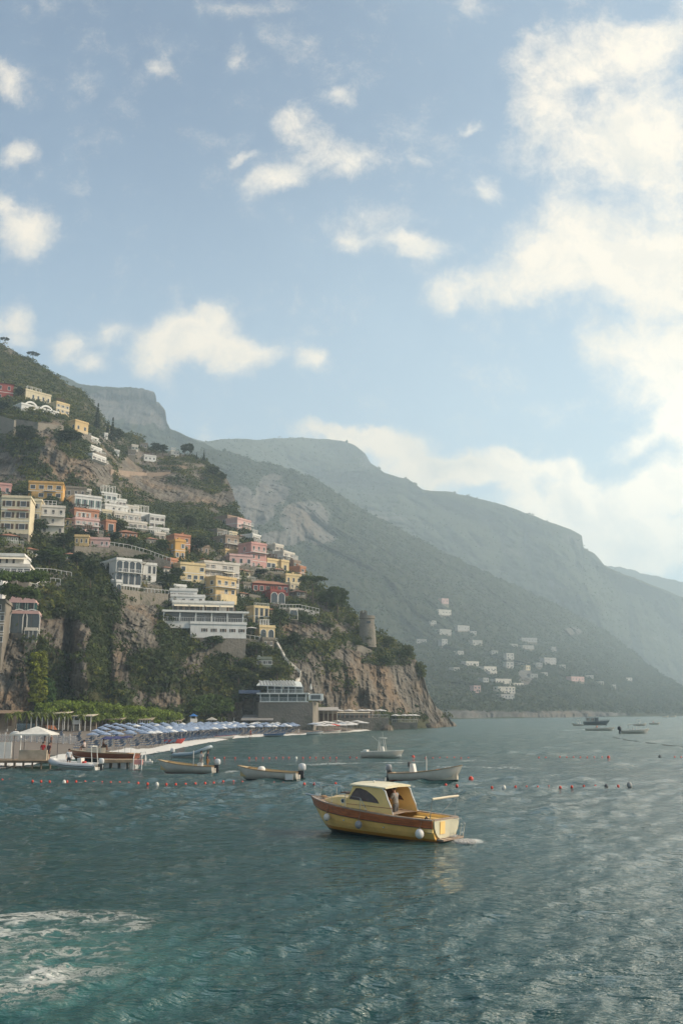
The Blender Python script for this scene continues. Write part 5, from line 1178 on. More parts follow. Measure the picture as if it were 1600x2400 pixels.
# ---------------------------------------------------------------- open boats
HW = boat_paint('white_hull_paint', (0.56, 0.50, 0.42), (0.35, 0.09, 0.06), 0.03); HW2 = boat_paint('white_hull_paint_black_foot', (0.58, 0.52, 0.43), (0.03, 0.03, 0.035), 0.03)
HW3 = boat_paint('white_hull_paint_red_foot', (0.62, 0.56, 0.46), (0.42, 0.07, 0.04), 0.10); GOLD = boat_paint('ochre_inner_paint', (0.52, 0.37, 0.16), rough=0.5); RIMB = wood('oak_gunwale', (0.30, 0.18, 0.08), 0.5)
def open_boat(label, xs, xb, py, ang, hullm, inner, B=2.1, H0=0.62, H1=1.0, cat='boat', motor=None, console=None, z=0.0, group=None, trim=0, name='open_boat', rimm=None, motor_sc=0.95, draft=0.2, thwarts=3):
    root, L = place_boat(name, label, cat, xs, xb, py, ang, z, group=group, trim=trim)
    B = min(B, L * 0.36); k = L / 7.0
    h = Hull(L, B, H0, H1, draft, 0.82, 0.7 * k, 0.08, 2.5)
    h.outer('hull', hullm, root); h.rim('gunwale', rimm or RIMB, root, 0.12, 0.06, dz=0.02); h.well('inner_hull', inner, root, 0.02, 0.93, 0.22, 0.10)
    h.deck('foredeck', inner, root, 0.80, 1.0, 0.0, 0.08)
    for q in range(thwarts):
        u = 0.12 + 0.6 * q / max(1, thwarts - 1); bb = h.beam(u) - 0.1; MB().box(L * u, L * u + 0.28, -bb, bb, h.sheer(u) - 0.24, h.sheer(u) - 0.19).build('thwart', RIMB, root)
    if motor: outboard(root, -0.02, H0 + 0.12, motor_sc, motor)
    if console: MB().add([(L*console, -.3, .22), (L*console+.5, -.3, .22), (L*console+.5, .3, .22), (L*console, .3, .22), (L*console, -.3, 1.35), (L*console+.28, -.3, 1.35), (L*console+.28, .3, 1.35), (L*console, .3, 1.35)], [(0,3,2,1),(4,5,6,7),(0,1,5,4),(1,2,6,5),(2,3,7,6),(3,0,4,7)]).build('console', BOATW, root)
    return root, h, L
def in_boat(root, p): return tuple((Matrix.Translation(root.location) @ root.rotation_euler.to_matrix().to_4x4()) @ Vector(p))
r, h, L = open_boat('long white open boat carrying two standing people near the grey dinghy', 503, 369, 1812, 14, HW, GOLD, motor=ENGW, console=None, H1=1.15)
MB().box(L*.22, L*.28, -.3, .3, .22, .9).build('console', BOATW, r); MB().tube([(L*.35, 0.3, .3), (L*.35, .3, 2.0)], 0.03, 6).build('pole', BOATW, r)
person(in_boat(r, (L*.24, -.1, .24)), 2.0, 'person in a white shirt standing in the long open boat', 'stand', (.62, .58, .54), (.5, .46, .4))
person(in_boat(r, (L*.12, .1, .24)), -1.6, 'person in dark clothes standing at the stern of the long open boat', 'stand', (.03, .035, .05), (.35, .16, .04), hgt=1.8)
r, h, L = open_boat('empty white open boat with a yellow inside moored left of the yellow cabin boat', 700, 555, 1828, 16, HW2, GOLD, motor=ENGW, H1=1.1, motor_sc=1.05)
m = MB(); m.lathe([(0.02, 0), (0.3, 0), (0.34, .25), (.2, .42), (.02, .45)], (L * .6, 0, h.sheer(.6) - .2), 12); m.build('covered_seat', BOATW, r, smooth=True)
MB().box(0.2, L*.16, h.beam(.1)+.02, h.beam(.1)+.06, 0.05, .5).build('side_plate', BOATW, r)
r, h, L = open_boat('white skiff with a red bottom and cream console drifting behind the yellow cabin boat', 917, 1084, 1829, -24, HW3, boat_paint('cream_inner_paint', (.6, .5, .36)), motor=mat('grey_motor', (.3, .3, .3), .4), console=.28, H1=1.35, B=2.0)
m = MB(); m.tube([(L*.5, 0, .3), (L*.5, 0, 2.0)], .02, 6); m.tube([(L*.5, .1, .3), (L*.5, .1, 1.8)], .012, 6); m.build('mast', BOATW, r)
m = MB(); m.box(L*.25, L*.27, -.2, .2, 1.1, 1.5); m.build('seat_back', mat('dark_seat', (.06,.05,.05), .6), r)
m = MB(); m.box(L*.65, L*.8, -.4, .4, .7, .98); m.build('orange_cushion', mat('orange_cushion', (.5,.16,.05), .8), r)
m = MB(); m.tube([(-.2, -.6, .6), (-.3, -.6, 1.1), (-.3, .6, 1.1), (-.2, .6, .6)], .025, 6); m.ball((-.5, .3, .95), .2, 10, 7); m.build('stern_rail', CHROME, r)
r, h, L = open_boat('white centre console speedboat with an aluminium arch in the middle of the bay', 848, 946, 1776, -14, HW2, BOATW, console=.46, H1=.95, H0=.75, B=2.2, motor=None, thwarts=1, rimm=BOATW)
m = MB()
for y in (-.5, .5): m.tube([(L*.4, y, .5), (L*.44, y, 2.3), (L*.55, y, 2.35)], .035, 6); m.tube([(L*.58, y, .5), (L*.52, y, 2.35)], .03, 6)
m.tube([(L*.44, -.5, 2.32), (L*.44, .5, 2.32)], .03, 6); m.box(L*.42, L*.58, -.6, .6, 2.33, 2.38); m.tube([(L*.5, 0, 2.36), (L*.5, 0, 3.1)], .012, 4); m.build('t_top', BOATW, r)
MB().tube([(L*.38, .7, 1.9), (L*.2, .9, 2.6)], .012, 4).build('fishing_rod', BOATW, r); MB().box(L*.05, L*.14, -.7, .7, .6, .95).build('stern_bench', BOATW, r)
# rigid inflatables
def rib(label, xs, xb, py, ang, tube_c, B=2.1, rt=0.24, motor=True, z=0.0, up=0.5, console=True, name='inflatable_boat'):
    root, L = place_boat(name, label, 'inflatable boat', xs, xb, py, ang, z); L -= 0.1
    TM = boat_paint('tube_%s' % hash_col(tube_c), tube_c, rough=0.5); m = MB(); bb = B / 2 - rt; pts = []; rr = []
    for i in range(13): u = i / 12.0 * 0.72; pts.append((u * L, bb, rt + 0.16 + up * u ** 3)); rr.append(rt * (0.35 if i == 0 else 1))
    for i in range(1, 10): a_ = math.pi * i / 10; u = 0.72 + 0.28 * math.sin(a_) ** 0.9; pts.append((u * L - rt * .3, bb * math.cos(a_), rt + 0.16 + up * u ** 3)); rr.append(rt)
    for i in range(12, -1, -1): u = i / 12.0 * 0.72; pts.append((u * L, -bb, rt + 0.16 + up * u ** 3)); rr.append(rt * (0.35 if i == 0 else 1))
    m.tube(pts, rr, 12); m.build('tube', TM, root, smooth=True)
    h = Hull(L * .93, B - rt * 1.4, .34, .34 + up * .8, .18, .9, .8, .05, 2.4); h.outer('hull', BOATW, root); h.well('inner_hull', boat_paint('cream_inner_paint', (.6, .5, .36)), root, .04, .85, .2, .12)
    m = MB(); m.tube([(u * L, B / 2 + .005, rt + .16 + up * u ** 3) for u in (0.03, .2, .4, .6, .72)], .03, 5); m.build('rub_strip', DKGREY, root)
    if motor: outboard(root, 0.02, .62, .95)
    if console:
        MB().box(L*.34, L*.42, -.35, .35, .2, 1.15).build('console', BOATW, root); MB().box(L*.18, L*.26, -.45, .45, .2, .7).build('seat', BOATW, root)
    return root, L
r, L = rib('pale grey inflatable boat with a steersman moored beside the wooden pier', 232, 117, 1806, 12, (.50, .50, .48), B=2.3, rt=.27, up=.45)
m = MB()
for y in (-.6, .6): m.tube([(L*.08, y, .3), (L*.12, y, 2.2), (L*.2, y, 2.3)], .035, 6)
m.tube([(L*.12, -.6, 2.2), (L*.12, .6, 2.2)], .035, 6); m.box(L*.10, L*.2, -.55, .55, 2.22, 2.28); m.build('roll_bar', BOATW, r)
MB().box(L*.28, L*.33, -.2, .2, .5, .85).build('cool_box', mat('red_plastic', (.45, .04, .03), .5), r)
person(in_boat(r, (L*.62, .1, .25)), 3.4, 'person in a white shirt and dark shorts standing in the grey inflatable boat', 'stand', (.60, .60, .60), (.03, .035, .05))
r, L = rib('small blue-grey inflatable dinghy with its bow raised beyond the long open boat', 408, 496, 1776, -18, (.30, .36, .38), B=1.9, rt=.23, up=.95, console=False)
# the wooden excursion boat at the pier
def gozzo():
    root, L = place_boat('wooden_motor_boat', 'long mahogany motor boat with a dark blue awning tied up behind the pier', 'boat', 322, 160, 1787, 8)
    h = Hull(L, 2.6, 0.95, 1.35, .35, .8, 1.0, .08, 2.6); MAH = wood('red_mahogany', (.24, .06, .022))
    h.outer('hull', boat_paint('mahogany_and_black', (.22, .055, .02), (.02, .025, .03), .42, .25), root); h.rim('gunwale', RIMB, root, .16, .06, dz=.03); h.deck('foredeck', boat_paint('cream_inner_paint', (.6, .5, .36)), root, .55, 1, .02, .1)
    h.strip('white_line', BOATW, root, .40, .425, .004, .012); h.well('inner_hull', boat_paint('cream_inner_paint', (.6, .5, .36)), root, .02, .56, .4, .12)
    m = MB(); m.add([(L*.5,-.8,1.0),(L*.74,-.6,1.15),(L*.74,.6,1.15),(L*.5,.8,1.0),(L*.5,-.75,1.55),(L*.68,-.5,1.5),(L*.68,.5,1.5),(L*.5,.75,1.55)], [(0,3,2,1),(4,5,6,7),(0,1,5,4),(1,2,6,5),(2,3,7,6),(3,0,4,7)]); m.build('cabin', boat_paint('cream_inner_paint', (.6, .5, .36)), root)
    m = MB(); m.slab([(L*.5, -.75, 1.55), (L*.5, .75, 1.55), (L*.47, .7, 1.95), (L*.47, -.7, 1.95)], (.03, 0, 0)); m.build('windscreen', SMOKED, root)
    m = MB(); vs = []; n = 8
    for i in range(n + 1):
        x = L * (.12 + .38 * i / n); z = 2.75 - .12 * (i / n) + .06 * math.sin(i * 2.1)
        vs += [(x, 1.05, z - .15), (x, .6, z + .05), (x, 0, z + .12), (x, -.6, z + .05), (x, -1.05, z - .15), (x, 0, z - .02)]
    fs = [(i*6+k, i*6+(k+1)%6, (i+1)*6+(k+1)%6, (i+1)*6+k) for i in range(n) for k in range(6)] + [tuple(range(5, -1, -1)), tuple(n*6+k for k in range(6))]
    m.add(vs, fs).build('awning', mat('navy_canvas', (.05, .055, .14), .85), root)
    m = MB()
    for x in (.14, .32, .48):
        for y in (-1, 1): m.tube([(L*x, y, .95), (L*x, y, 2.66)], .02, 5)
    m.build('awning_frame', CHROME, root)
    m = MB(); m.box(L*.08, L*.12, -.9, .9, .4, 1.0); m.box(L*.2, L*.42, .55, .95, .4, .9); m.box(L*.2, L*.42, -.95, -.55, .4, .9); m.build('bench', boat_paint('tan_cushion', (.5, .3, .16), rough=.8), root)
    m = MB(); m.box(-.7, 0.0, -1, 1, .25, .32); m.build('swim_platform', RIMB, root); m = MB(); m.tube([(-.6, -.9, .3), (-.6, -.9, 1.1), (-.6, .9, 1.1), (-.6, .9, .3)], .025, 6); m.build('stern_rail', CHROME, root)
    person(in_boat(root, (L*.76, .2, 1.5)), 1.2, 'person in a pale shirt sitting on the foredeck of the mahogany boat', 'sit', (.5, .42, .38), (.1, .09, .08))
    person(in_boat(root, (L*.50, .1, 1.6)), -1.0, 'person with a bare tanned back bending under the blue awning', 'sit', (.5, .2, .1), (.06, .05, .05), bare=True)
gozzo()
# ---------------------------------------------------------------- boats far out
FB = [('small white boat with a sun shade left of the dark ship far out', 1366, 1339, 1701, HW2, 0.9, 'top'), ('low white boat with a seated pilot below the dark ship far out', 1371, 1441, 1712, HW2, 0.9, None), ('white cabin motorboat with a dark motor at the right far out', 1455, 1521, 1719, HW2, 1.1, 'arch'),
      ('small blue-grey sailing dinghy hull third from the right far out', 1484, 1514, 1701, HW2, .9, 'top'), ('tiny pale boat furthest right of the moored group far out', 1520, 1546, 1698, HW2, .8, None)]
for (lb, xs, xb, py, hm, H0, ex) in FB:
    r, h, L = open_boat(lb, xs, xb, py, -8 if xb > xs else 8, hm, BOATW, H0=H0 * .7, H1=H0 * 1.1, B=2.4, thwarts=1, rimm=BOATW, motor=DKGREY if ex == 'arch' else None, motor_sc=1.6, console=.4 if ex else None)
    if ex: 
        m = MB(); 
        for y in (-.7, .7): m.tube([(L*.25, y, .7), (L*.3, y, 2.3), (L*.5, y, 2.3)], .05, 5)
        m.box(L*.26, L*.52, -.8, .8, 2.3, 2.4); m.build('sun_shade', BOATW, r)
        m = MB(); m.tube([(L*.55, 0, .8), (L*.55, 0, 1.9)], .04, 5); m.tube([(L*.8, 0, .9), (L*.95, 0, 1.5)], .03, 5); m.build('mast', BOATW, r)
    else: person(in_boat(r, (L*.4, 0, .7)), 0.5, 'pilot seated in the ' + ('low white boat below the dark ship' if xs < 1400 else 'tiny pale boat furthest right'), 'sit', (.35, .12, .08), (.1, .1, .1))
def dark_ship():
    root, L = place_boat('excursion_ship', 'dark blue excursion ship crowded with passengers on deck far out', 'ship', 1367, 1428, 1699, -6)
    h = Hull(L, 3.6, 1.3, 2.0, .4, .9, 1.2, .05, 2.6); NV = boat_paint('navy_hull', (.035, .06, .075), rough=.4); h.outer('hull', NV, root); h.deck('deck', mat('grey_deck', (.2, .2, .2), .8), root, 0, 1, 0, .05); h.rim('gunwale', NV, root, .15, .1, dz=.3)
    MB().box(L*.42, L*.56, -1.1, 1.1, 1.3, 3.0).build('wheelhouse', NV, root)
    m = MB()
    for x in (.08, .26, .44):
        for y in (-1.4, 1.4): m.tube([(L*x, y, 1.3), (L*x, y, 3.5)], .04, 5)
    m.box(L*.05, L*.47, -1.6, 1.6, 3.5, 3.6); m.build('canopy', mat('dark_canopy', (.1, .12, .13), .8), root)
    for i, x in enumerate((.12, .17, .22, .28, .34, .38)):
        person(in_boat(root, (L*x, -1.0 + (i % 3) * .8, 1.32)), i, 'passenger number %s from the stern under the canopy of the dark ship' % ['one', 'two', 'three', 'four', 'five', 'six'][i], 'stand', (.06 + .05 * (i % 3), .06, .07), (.05, .05, .06))
dark_ship()
for (x0, x1, y) in ((1552, 1566, 1681.5), (1570, 1584, 1681)):
    open_boat('tiny boat hull on the horizon line at the right edge, %s of two' % ('left' if x0 < 1560 else 'right'), x0, x1, y, 0, HW2, BOATW, H0=1.2, H1=1.8, B=3, thwarts=0, draft=.3)
# mooring rope far right
P = [on_z(x, y, 0.03) for x, y in ((1432, 1727), (1460, 1733), (1490, 1738), (1530, 1742), (1560, 1746), (1600, 1751))]
m = MB(); m.tube([tuple(p) for p in P], 0.045, 5); fin(m.build('floating_rope', mat('dark_rope', (.06, .06, .06), .9)), 'dark floating rope lying on the bright water at the right', 'rope')

# ---------------------------------------------------------------- buoys
def buoy_mesh(nm, m_, r):
    m = MB(); m.lathe([(0.001, -r), (r * .6, -r * .8), (r, -r * .1), (r * .95, r * .7), (r * .6, r * 1.25), (r * .25, r * 1.5), (0.001, r * 1.55)], (0, 0, 0), 10); o = m.build(nm, m_, None, smooth=True); return o
RED = mat('buoy_red', (.62, .06, .03), .4, .15, 6); WHT = mat('buoy_white', (.68, .64, .56), .45, .1, 6); GRY = mat('buoy_grey', (.12, .12, .12), .5)
YF = pl([(0,1829),(117,1833),(300,1836),(368,1839),(435,1839),(500,1836),(525,1833),(590,1834),(640,1836),(740,1838),(840,1838),(1152,1847),(1480,1843)])
front = [6,23,43,61,77,97,117,158,179,200,220,240,260,281,302,324,346,390,412,435,458,481,501,523,547,568,592,642,664,689,713,736,786,835,1152,1207,1233,1259,1285,1312,1339,1367,1394,1448]
base_r = buoy_mesh('buoy', RED, .098); fin(base_r, 'small red float of the front line of red floats on the water', 'buoy', 'red floats of the front buoy line')
for i, x in enumerate(front):
    o = base_r if i == 0 else base_r.copy()
    if i: COL.objects.link(o)
    o.location = tuple(on_z(x, YF(x) + rng.normal() * .5)); o.rotation_euler = (rng.normal() * .12, rng.normal() * .12, 0)
wb = buoy_mesh('buoy', WHT, .15)
for i, (x, l) in enumerate(((151, 'white float left of the centre of the front buoy line below the grey inflatable'), (368, 'white float of the front buoy line under the bow of the long open boat'), (617, 'white float of the front buoy line below the empty open boat'), (1180, 'white float of the front buoy line right of the yellow boat'))):
    o = wb if i == 0 else wb.copy()
    if i: COL.objects.link(o)
    fin(o, l, 'buoy'); o.location = tuple(on_z(x, YF(x) + 1)); 
for i, (x, y, l, mm, r_) in enumerate(((1103, 1828, 'large round red buoy alone right of the white skiff', RED, .20), (1044, 1842, 'red float seen just above the rolled awning bar, left of two', RED, .12), (1070, 1843, 'red float seen just above the rolled awning bar, right of two', RED, .11), (1420, 1844, 'dark float near the right end of the front buoy line', GRY, .14), (1474, 1842, 'round grey float ending the front buoy line at the right', mat('buoy_pale_grey', (.3, .3, .28), .5), .2),
                  (968, 1776, 'bigger red buoy of the second line right of the speedboat', RED, .2), (1425, 1777, 'bigger red buoy of the second line on the bright water', RED, .2), (1545, 1774, 'dark round float far right on the second line', GRY, .18))):
    o = buoy_mesh('buoy', mm, r_); fin(o, l, 'buoy'); o.location = tuple(on_z(x, y))
second = [503,526,551,584,600,616,631,647,663,677,710,726,740,757,773,788,820,835,997,1014,1030,1047,1064,1080,1097,1262,1278,1311,1327,1343,1359,1375,1392,1410,1580,1595]
b2 = buoy_mesh('buoy', RED, .10); fin(b2, 'tiny red float of the second line of floats farther out', 'buoy', 'red floats of the second buoy line')
for i, x in enumerate(second):
    o = b2 if i == 0 else b2.copy()
    if i: COL.objects.link(o)
    o.location = tuple(on_z(x, 1777 - (x > 1100) * 1.5 + rng.normal() * .5))
o = buoy_mesh('buoy', WHT, .16); fin(o, 'white float of the second buoy line above the empty open boat', 'buoy'); o.location = tuple(on_z(694, 1778))
# ================================================================= beach
YS = pl([(-300,1815),(0,1797),(60,1792),(150,1780),(280,1771),(340,1768),(400,1758),(470,1743),(560,1729),(700,1722),(820,1716),(900,1709),(960,1706)])
def bD(px):
    Ds = float(on_z(px, YS(px))[1]); Db = max(float(D1(px, 1684)) + 6, Ds + 10); return Ds, Db
def bpos(px, t):
    Ds, Db = bD(px); D = Ds + (Db - Ds) * t; u = float(ray(px, 1700)[0]); return np.array([u * D, D, -0.06 + 1.45 * max(t, -0.1) ** 1 if t > 0 else -0.06 + t * 6])
def beach_at(px, py):
    ts = np.linspace(0, 1, 60); b = [bpos(px, t) for t in ts]
    ys = [1668 + (CAMZ - p[2]) / p[1] * F * 1.0 for p in b]; t = float(np.interp(-py, [-y for y in ys], ts)); return bpos(px, t)
def surf_mat():
    m = bpy.data.materials.new('surf_foam'); m.use_nodes = True; t = NT(m.node_tree); b = bsdf(m); tc = t.add('ShaderNodeTexCoord').outputs['Object']
    e = t.add('ShaderNodeAttribute'); e.attribute_name = 'edge'; n = t.noise(tc, .9, 7, .7)
    t.l.new(t.mix(n, (.50, .47, .42), (.66, .64, .58)), b.inputs['Base Color']); b.inputs['Roughness'].default_value = .8
    t.l.new(t.ramp(t.math('SUBTRACT', t.math('ADD', n, .62), e.outputs['Fac']), .05, .22), b.inputs['Alpha']); return m
SURF = surf_mat()
def beach():
    g = np.linspace(-300, 965, 200); ts = np.concatenate([[-0.12, -0.05], np.linspace(0, 1, 60)])
    V = np.array([[bpos(x, t) for t in ts] for x in g]); V[..., 2] += fbm(V * [1, 1, 0], 3.0, 3, 9) * 0.05 * (np.clip(ts, 0, .2) * 5)[None]
    m = bpy.data.materials.new('beach_sand'); m.use_nodes = True; t = NT(m.node_tree); b = bsdf(m); tc = t.add('ShaderNodeTexCoord').outputs['Object']
    at_ = t.add('ShaderNodeAttribute'); at_.attribute_name = 'wet'
    c = t.mix(t.noise(tc, 1.2, 7, .7), (0.10, 0.082, 0.065), (0.20, 0.165, 0.13)); c = t.mix(at_.outputs['Fac'], c, (0.05, 0.045, 0.038))
    t.l.new(c, b.inputs['Base Color']); t.l.new(t.math('SUBTRACT', .95, t.math('MULTIPLY', at_.outputs['Fac'], .6)), b.inputs['Roughness'])
    wet = np.clip(1 - (ts - 0.03) / 0.12, 0, 1)[None] * np.ones((200, 1))
    fin(np_mesh('beach', V.reshape(-1, 3), grid_faces(200, len(ts)), m, {'wet': wet.ravel()}, smooth=True), kind='structure')
    # swash: a sheet of foam that runs up the sand, ragged along both edges
    n = 420; g = np.linspace(-60, 930, n); rows = 7; P = []
    for i, x in enumerate(g):
        Ds, Db = bD(x); wid = np.interp(x, [-60, 60, 160, 300, 420, 480, 560, 640, 700, 760, 830, 930], [5, 7, 9, 18, 17, 13, 12, 8, 5, 3, 6, 2]) * (1 + .35 * vnoise(np.array([[x / 30., 0, 0]]), 3)[0]) 
        j = 1.6 * vnoise(np.array([[x / 12., 5, 0]]), 4)[0]
        for k in range(rows):
            D = Ds - 3.0 + j + (wid + 3) * k / (rows - 1); u = float(ray(x, 1700)[0]); zt = max(0, (D - Ds) / (Db - Ds)) * 1.45; P.append((u * D, D, 0.03 + zt + 0.05 * math.sin(math.pi * k / (rows - 1)) + .012 * rng.normal()))
    fin(np_mesh('surf', np.array(P), grid_faces(n, rows), SURF, {'edge': np.tile(np.abs(np.linspace(-1, 1, rows)), n)}, smooth=True), 'white surf foam running up along the dark beach', 'surf', kind='stuff')
beach()
def beach_thing(name, px, t, **k): p = bpos(px, t); return empty(name, tuple(p), 0, **k)
# ---- rows of parasols with loungers
CNV = [mat('parasol_blue', (.22, .28, .38), .8, .35, .5), mat('parasol_white', (.62, .62, .60), .8, .1, 1)]
def parasol_mesh(name, R_, H_, m_, n=8, mpole=None, sag=.35):
    m = MB(); m.cur = 0
    vs = [(0, 0, H_ + sag)] + [(R_ * math.cos(2*math.pi*j/n), R_ * math.sin(2*math.pi*j/n), H_) for j in range(n)] + [(R_ * math.cos(2*math.pi*j/n), R_ * math.sin(2*math.pi*j/n), H_ - .14) for j in range(n)]
    fs = [(0, 1 + j, 1 + (j + 1) % n) for j in range(n)] + [(1 + j, 1 + n + j, 1 + n + (j + 1) % n, 1 + (j + 1) % n) for j in range(n)]
    m.add(vs, fs); m.cur = 1; m.tube([(0, 0, 0), (0, 0, H_ + sag)], .03, 5)
    return m.build(name, [m_, mpole or RAIL])
def lounger_mesh(m_):
    m = MB(); m.cur = 0; m.box(-.3, .3, -.9, .35, .28, .36); m.slab([(-.3, .35, .28), (.3, .35, .28), (.3, .85, .7), (-.3, .85, .7)], (0, .05, .07))
    m.cur = 1
    for x in (-.28, .26):
        for y in (-.85, .3): m.box(x, x + .03, y, y + .03, 0, .28)
    return m.build('sun_lounger', [m_, RAIL])
pa = [parasol_mesh('beach_parasol', .98, 1.6, CNV[0]), parasol_mesh('beach_parasol', .98, 1.6, CNV[1])]
lo_ = lounger_mesh(mat('lounger_blue', (.11, .16, .25), .8, .2, 1)); lo_['label'] = 'blue sun lounger in the packed rows along the main beach'
for o, l in zip(pa, ('pale blue parasol in the packed rows along the main beach', 'white parasol scattered among the pale blue rows of the main beach')): fin(o, l, 'parasol', 'parasols in rows on the main beach')
fin(lo_, None, 'lounger', 'sun loungers in rows on the main beach')
np_, nl = [0, 0], 0
g = np.random.default_rng(77)
def inst(src, first, p, rz):
    o = src if first else src.copy()
    if not first: COL.objects.link(o)
    o.location = tuple(p); o.rotation_euler = (0, 0, rz); return o
for ri, t in enumerate(np.linspace(0.30, 0.82, 8)):
    xs = np.arange(215 + ri * 6, 702 - ri * 1.5, 1.0); P = np.array([bpos(x, t) for x in xs]); s = np.r_[0, np.cumsum(np.linalg.norm(np.diff(P[:, :2], axis=0), axis=1))]
    for q in np.arange(ri % 2 * 1.5, s[-1], 3.0 + ri * .12):
        p = np.array([np.interp(q, s, P[:, k]) for k in range(3)])
        if g.random() < .05 or sum(np_) > 290: continue
        k = int(g.random() < .16); inst(pa[k], np_[k] == 0, p + [g.normal() * .12, g.normal() * .12, 0], g.random() * 3); np_[k] += 1
for ri, t in enumerate((.17, .24, .30, .37, .43, .5, .58, .68)):
    xs = np.arange(150 + (ri < 3) * 40 - (ri > 4) * 90, 690, 1.0); P = np.array([bpos(x, t) for x in xs]); s = np.r_[0, np.cumsum(np.linalg.norm(np.diff(P[:, :2], axis=0), axis=1))]
    for q in np.arange(0, s[-1], 2.9 + (ri > 4) * 1.5):
        if nl >= 290: break
        p = np.array([np.interp(q, s, P[:, k]) for k in range(3)]); inst(lo_, nl == 0, p + [0, 0, .0], -2.2 + g.normal() * .15); nl += 1
# ---- white picket fence at the left
def fence():
    pts = [beach_at(x, y) for x, y in ((-60, 1733), (0, 1735), (60, 1736), (120, 1738), (182, 1741))]
    root = empty('picket_fence', tuple(pts[0]), 0, 'white picket fence between the sand and the loungers at the left', 'fence'); m = MB(); po = MB()
    for a, b in zip(pts[:-1], pts[1:]):
        a = Vector(a - pts[0]); b = Vector(b - pts[0]); n = int((b - a).length / .28)
        for k in range(n): q = a.lerp(b, k / n); m.box(q.x - .05, q.x + .05, q.y - .02, q.y + .02, q.z + .1, q.z + 1.25)
        for z in (.35, 1.0): m.tube([a + Vector((0, .04, z)), b + Vector((0, .04, z))], .035, 4)
        n = 4
        for k in range(n): q = a.lerp(b, k / n); po.box(q.x - .09, q.x + .09, q.y - .09, q.y + .09, q.z - .2, q.z + 1.55)
    m.build('palings', mat('fence_white', (.55, .52, .48), .7), root); po.build('posts', mat('fence_white', (.55, .52, .48), .7), root)
fence()
# ---- buildings and shelters along the back of the beach
WOOD = mat('weathered_timber', (.22, .16, .11), .85, .25, 3); THATCH = mat('reed_roof', (.30, .25, .17), .95, .3, 4, bump=.5)
def shelter(label, x0, x1, yb, yt, depth, roofm, postm, n=6, name='beach_shelter', cat='shelter', back=True, D=None, slope=.6, th=0):
    D = D or min(depth1((x0 + x1) / 2, yb) - depth - 1, bD((x0 + x1) / 2)[1] - depth); P = at(x0, yb, D); k = D / F; w = (x1 - x0) * k; h = (yb - yt) * k
    root = empty(name, tuple(P), R(th), label, cat); m = MB(); m.slab([(-.4, -.6, h - slope), (w + .4, -.6, h - slope), (w + .4, depth, h), (-.4, depth, h)], (0, 0, .18)); m.build('roof', roofm, root)
    for i in range(n):
        x = w * i / (n - 1); MB().box(x - .08, x + .08, -.3, -.14, -1, h - slope + .05).build('post', postm, root)
    if back: m = MB(); m.box(0, w, depth * .6, depth * .7, -1, h - .2); m.build('back_wall', mat('brown_plaster', (.30, .24, .18), .9), root)  # back wall in one plain brown plaster
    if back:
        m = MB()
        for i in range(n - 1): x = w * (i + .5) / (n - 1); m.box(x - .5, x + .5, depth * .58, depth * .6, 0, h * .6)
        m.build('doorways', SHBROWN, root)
    return root, w, h
CREAMR = mat('cream_roof_sheet', (.55, .48, .36), .8, .1, 1)
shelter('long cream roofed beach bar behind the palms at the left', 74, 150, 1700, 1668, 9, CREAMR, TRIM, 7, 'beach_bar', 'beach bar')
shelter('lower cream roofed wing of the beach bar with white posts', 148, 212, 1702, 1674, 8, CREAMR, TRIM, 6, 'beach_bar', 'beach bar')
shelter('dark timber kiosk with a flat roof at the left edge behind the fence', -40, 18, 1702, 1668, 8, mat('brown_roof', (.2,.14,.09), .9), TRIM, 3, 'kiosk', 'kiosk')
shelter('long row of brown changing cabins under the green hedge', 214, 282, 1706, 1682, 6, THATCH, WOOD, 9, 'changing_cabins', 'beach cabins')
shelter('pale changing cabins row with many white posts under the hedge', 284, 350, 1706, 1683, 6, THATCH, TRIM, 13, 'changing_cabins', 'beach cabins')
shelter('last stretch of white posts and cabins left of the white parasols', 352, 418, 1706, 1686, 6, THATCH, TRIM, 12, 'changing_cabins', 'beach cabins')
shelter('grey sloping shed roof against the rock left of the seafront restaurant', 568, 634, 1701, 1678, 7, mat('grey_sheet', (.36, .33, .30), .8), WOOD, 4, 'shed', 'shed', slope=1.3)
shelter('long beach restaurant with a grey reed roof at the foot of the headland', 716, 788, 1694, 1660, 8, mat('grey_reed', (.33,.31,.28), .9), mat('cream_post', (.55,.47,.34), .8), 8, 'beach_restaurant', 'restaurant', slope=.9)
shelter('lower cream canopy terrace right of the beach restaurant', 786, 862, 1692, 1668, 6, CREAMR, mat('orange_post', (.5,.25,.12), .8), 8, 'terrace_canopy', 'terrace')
# watch towers with blue roofs
def tower_seat(label, px, yb, yt, t):
    p = beach_at(px, yb); k = p[1] / F; h = (yb - yt) * k; root = empty('lifeguard_tower', tuple(p), .3, label, 'lifeguard tower'); m = MB()
    for x in (-.8, .8):
        for y in (-.8, .8): MB().tube([(x * 1.15, y * 1.15, 0), (x * .8, y * .8, h * .82)], .06, 5).build('leg', TRIM, root)
    m.box(-.9, .9, -.9, .9, h * .42, h * .46); m.build('platform', TRIM, root); m = MB(); m.box(-.9, .9, -.9, -.85, h*.46, h*.66); m.box(-.9, -.85, -.85, .9, h*.46, h*.66); m.build('railing', TRIM, root)
    m = MB(); m.add([(-1.1,-1.1,h*.82),(1.1,-1.1,h*.82),(1.1,1.1,h*.82),(-1.1,1.1,h*.82),(0,0,h)], [(0,1,4),(1,2,4),(2,3,4),(3,0,4),(3,2,1,0)]); m.build('roof', mat('blue_canvas', (.04,.16,.42), .7), root)
    m = MB()
    for q in range(6): z = h * .42 * (q + .5) / 6; m.box(-.3, .3, -1.0 - .02 * q, -.95, z, z + .05)
    m.build('ladder', TRIM, root)
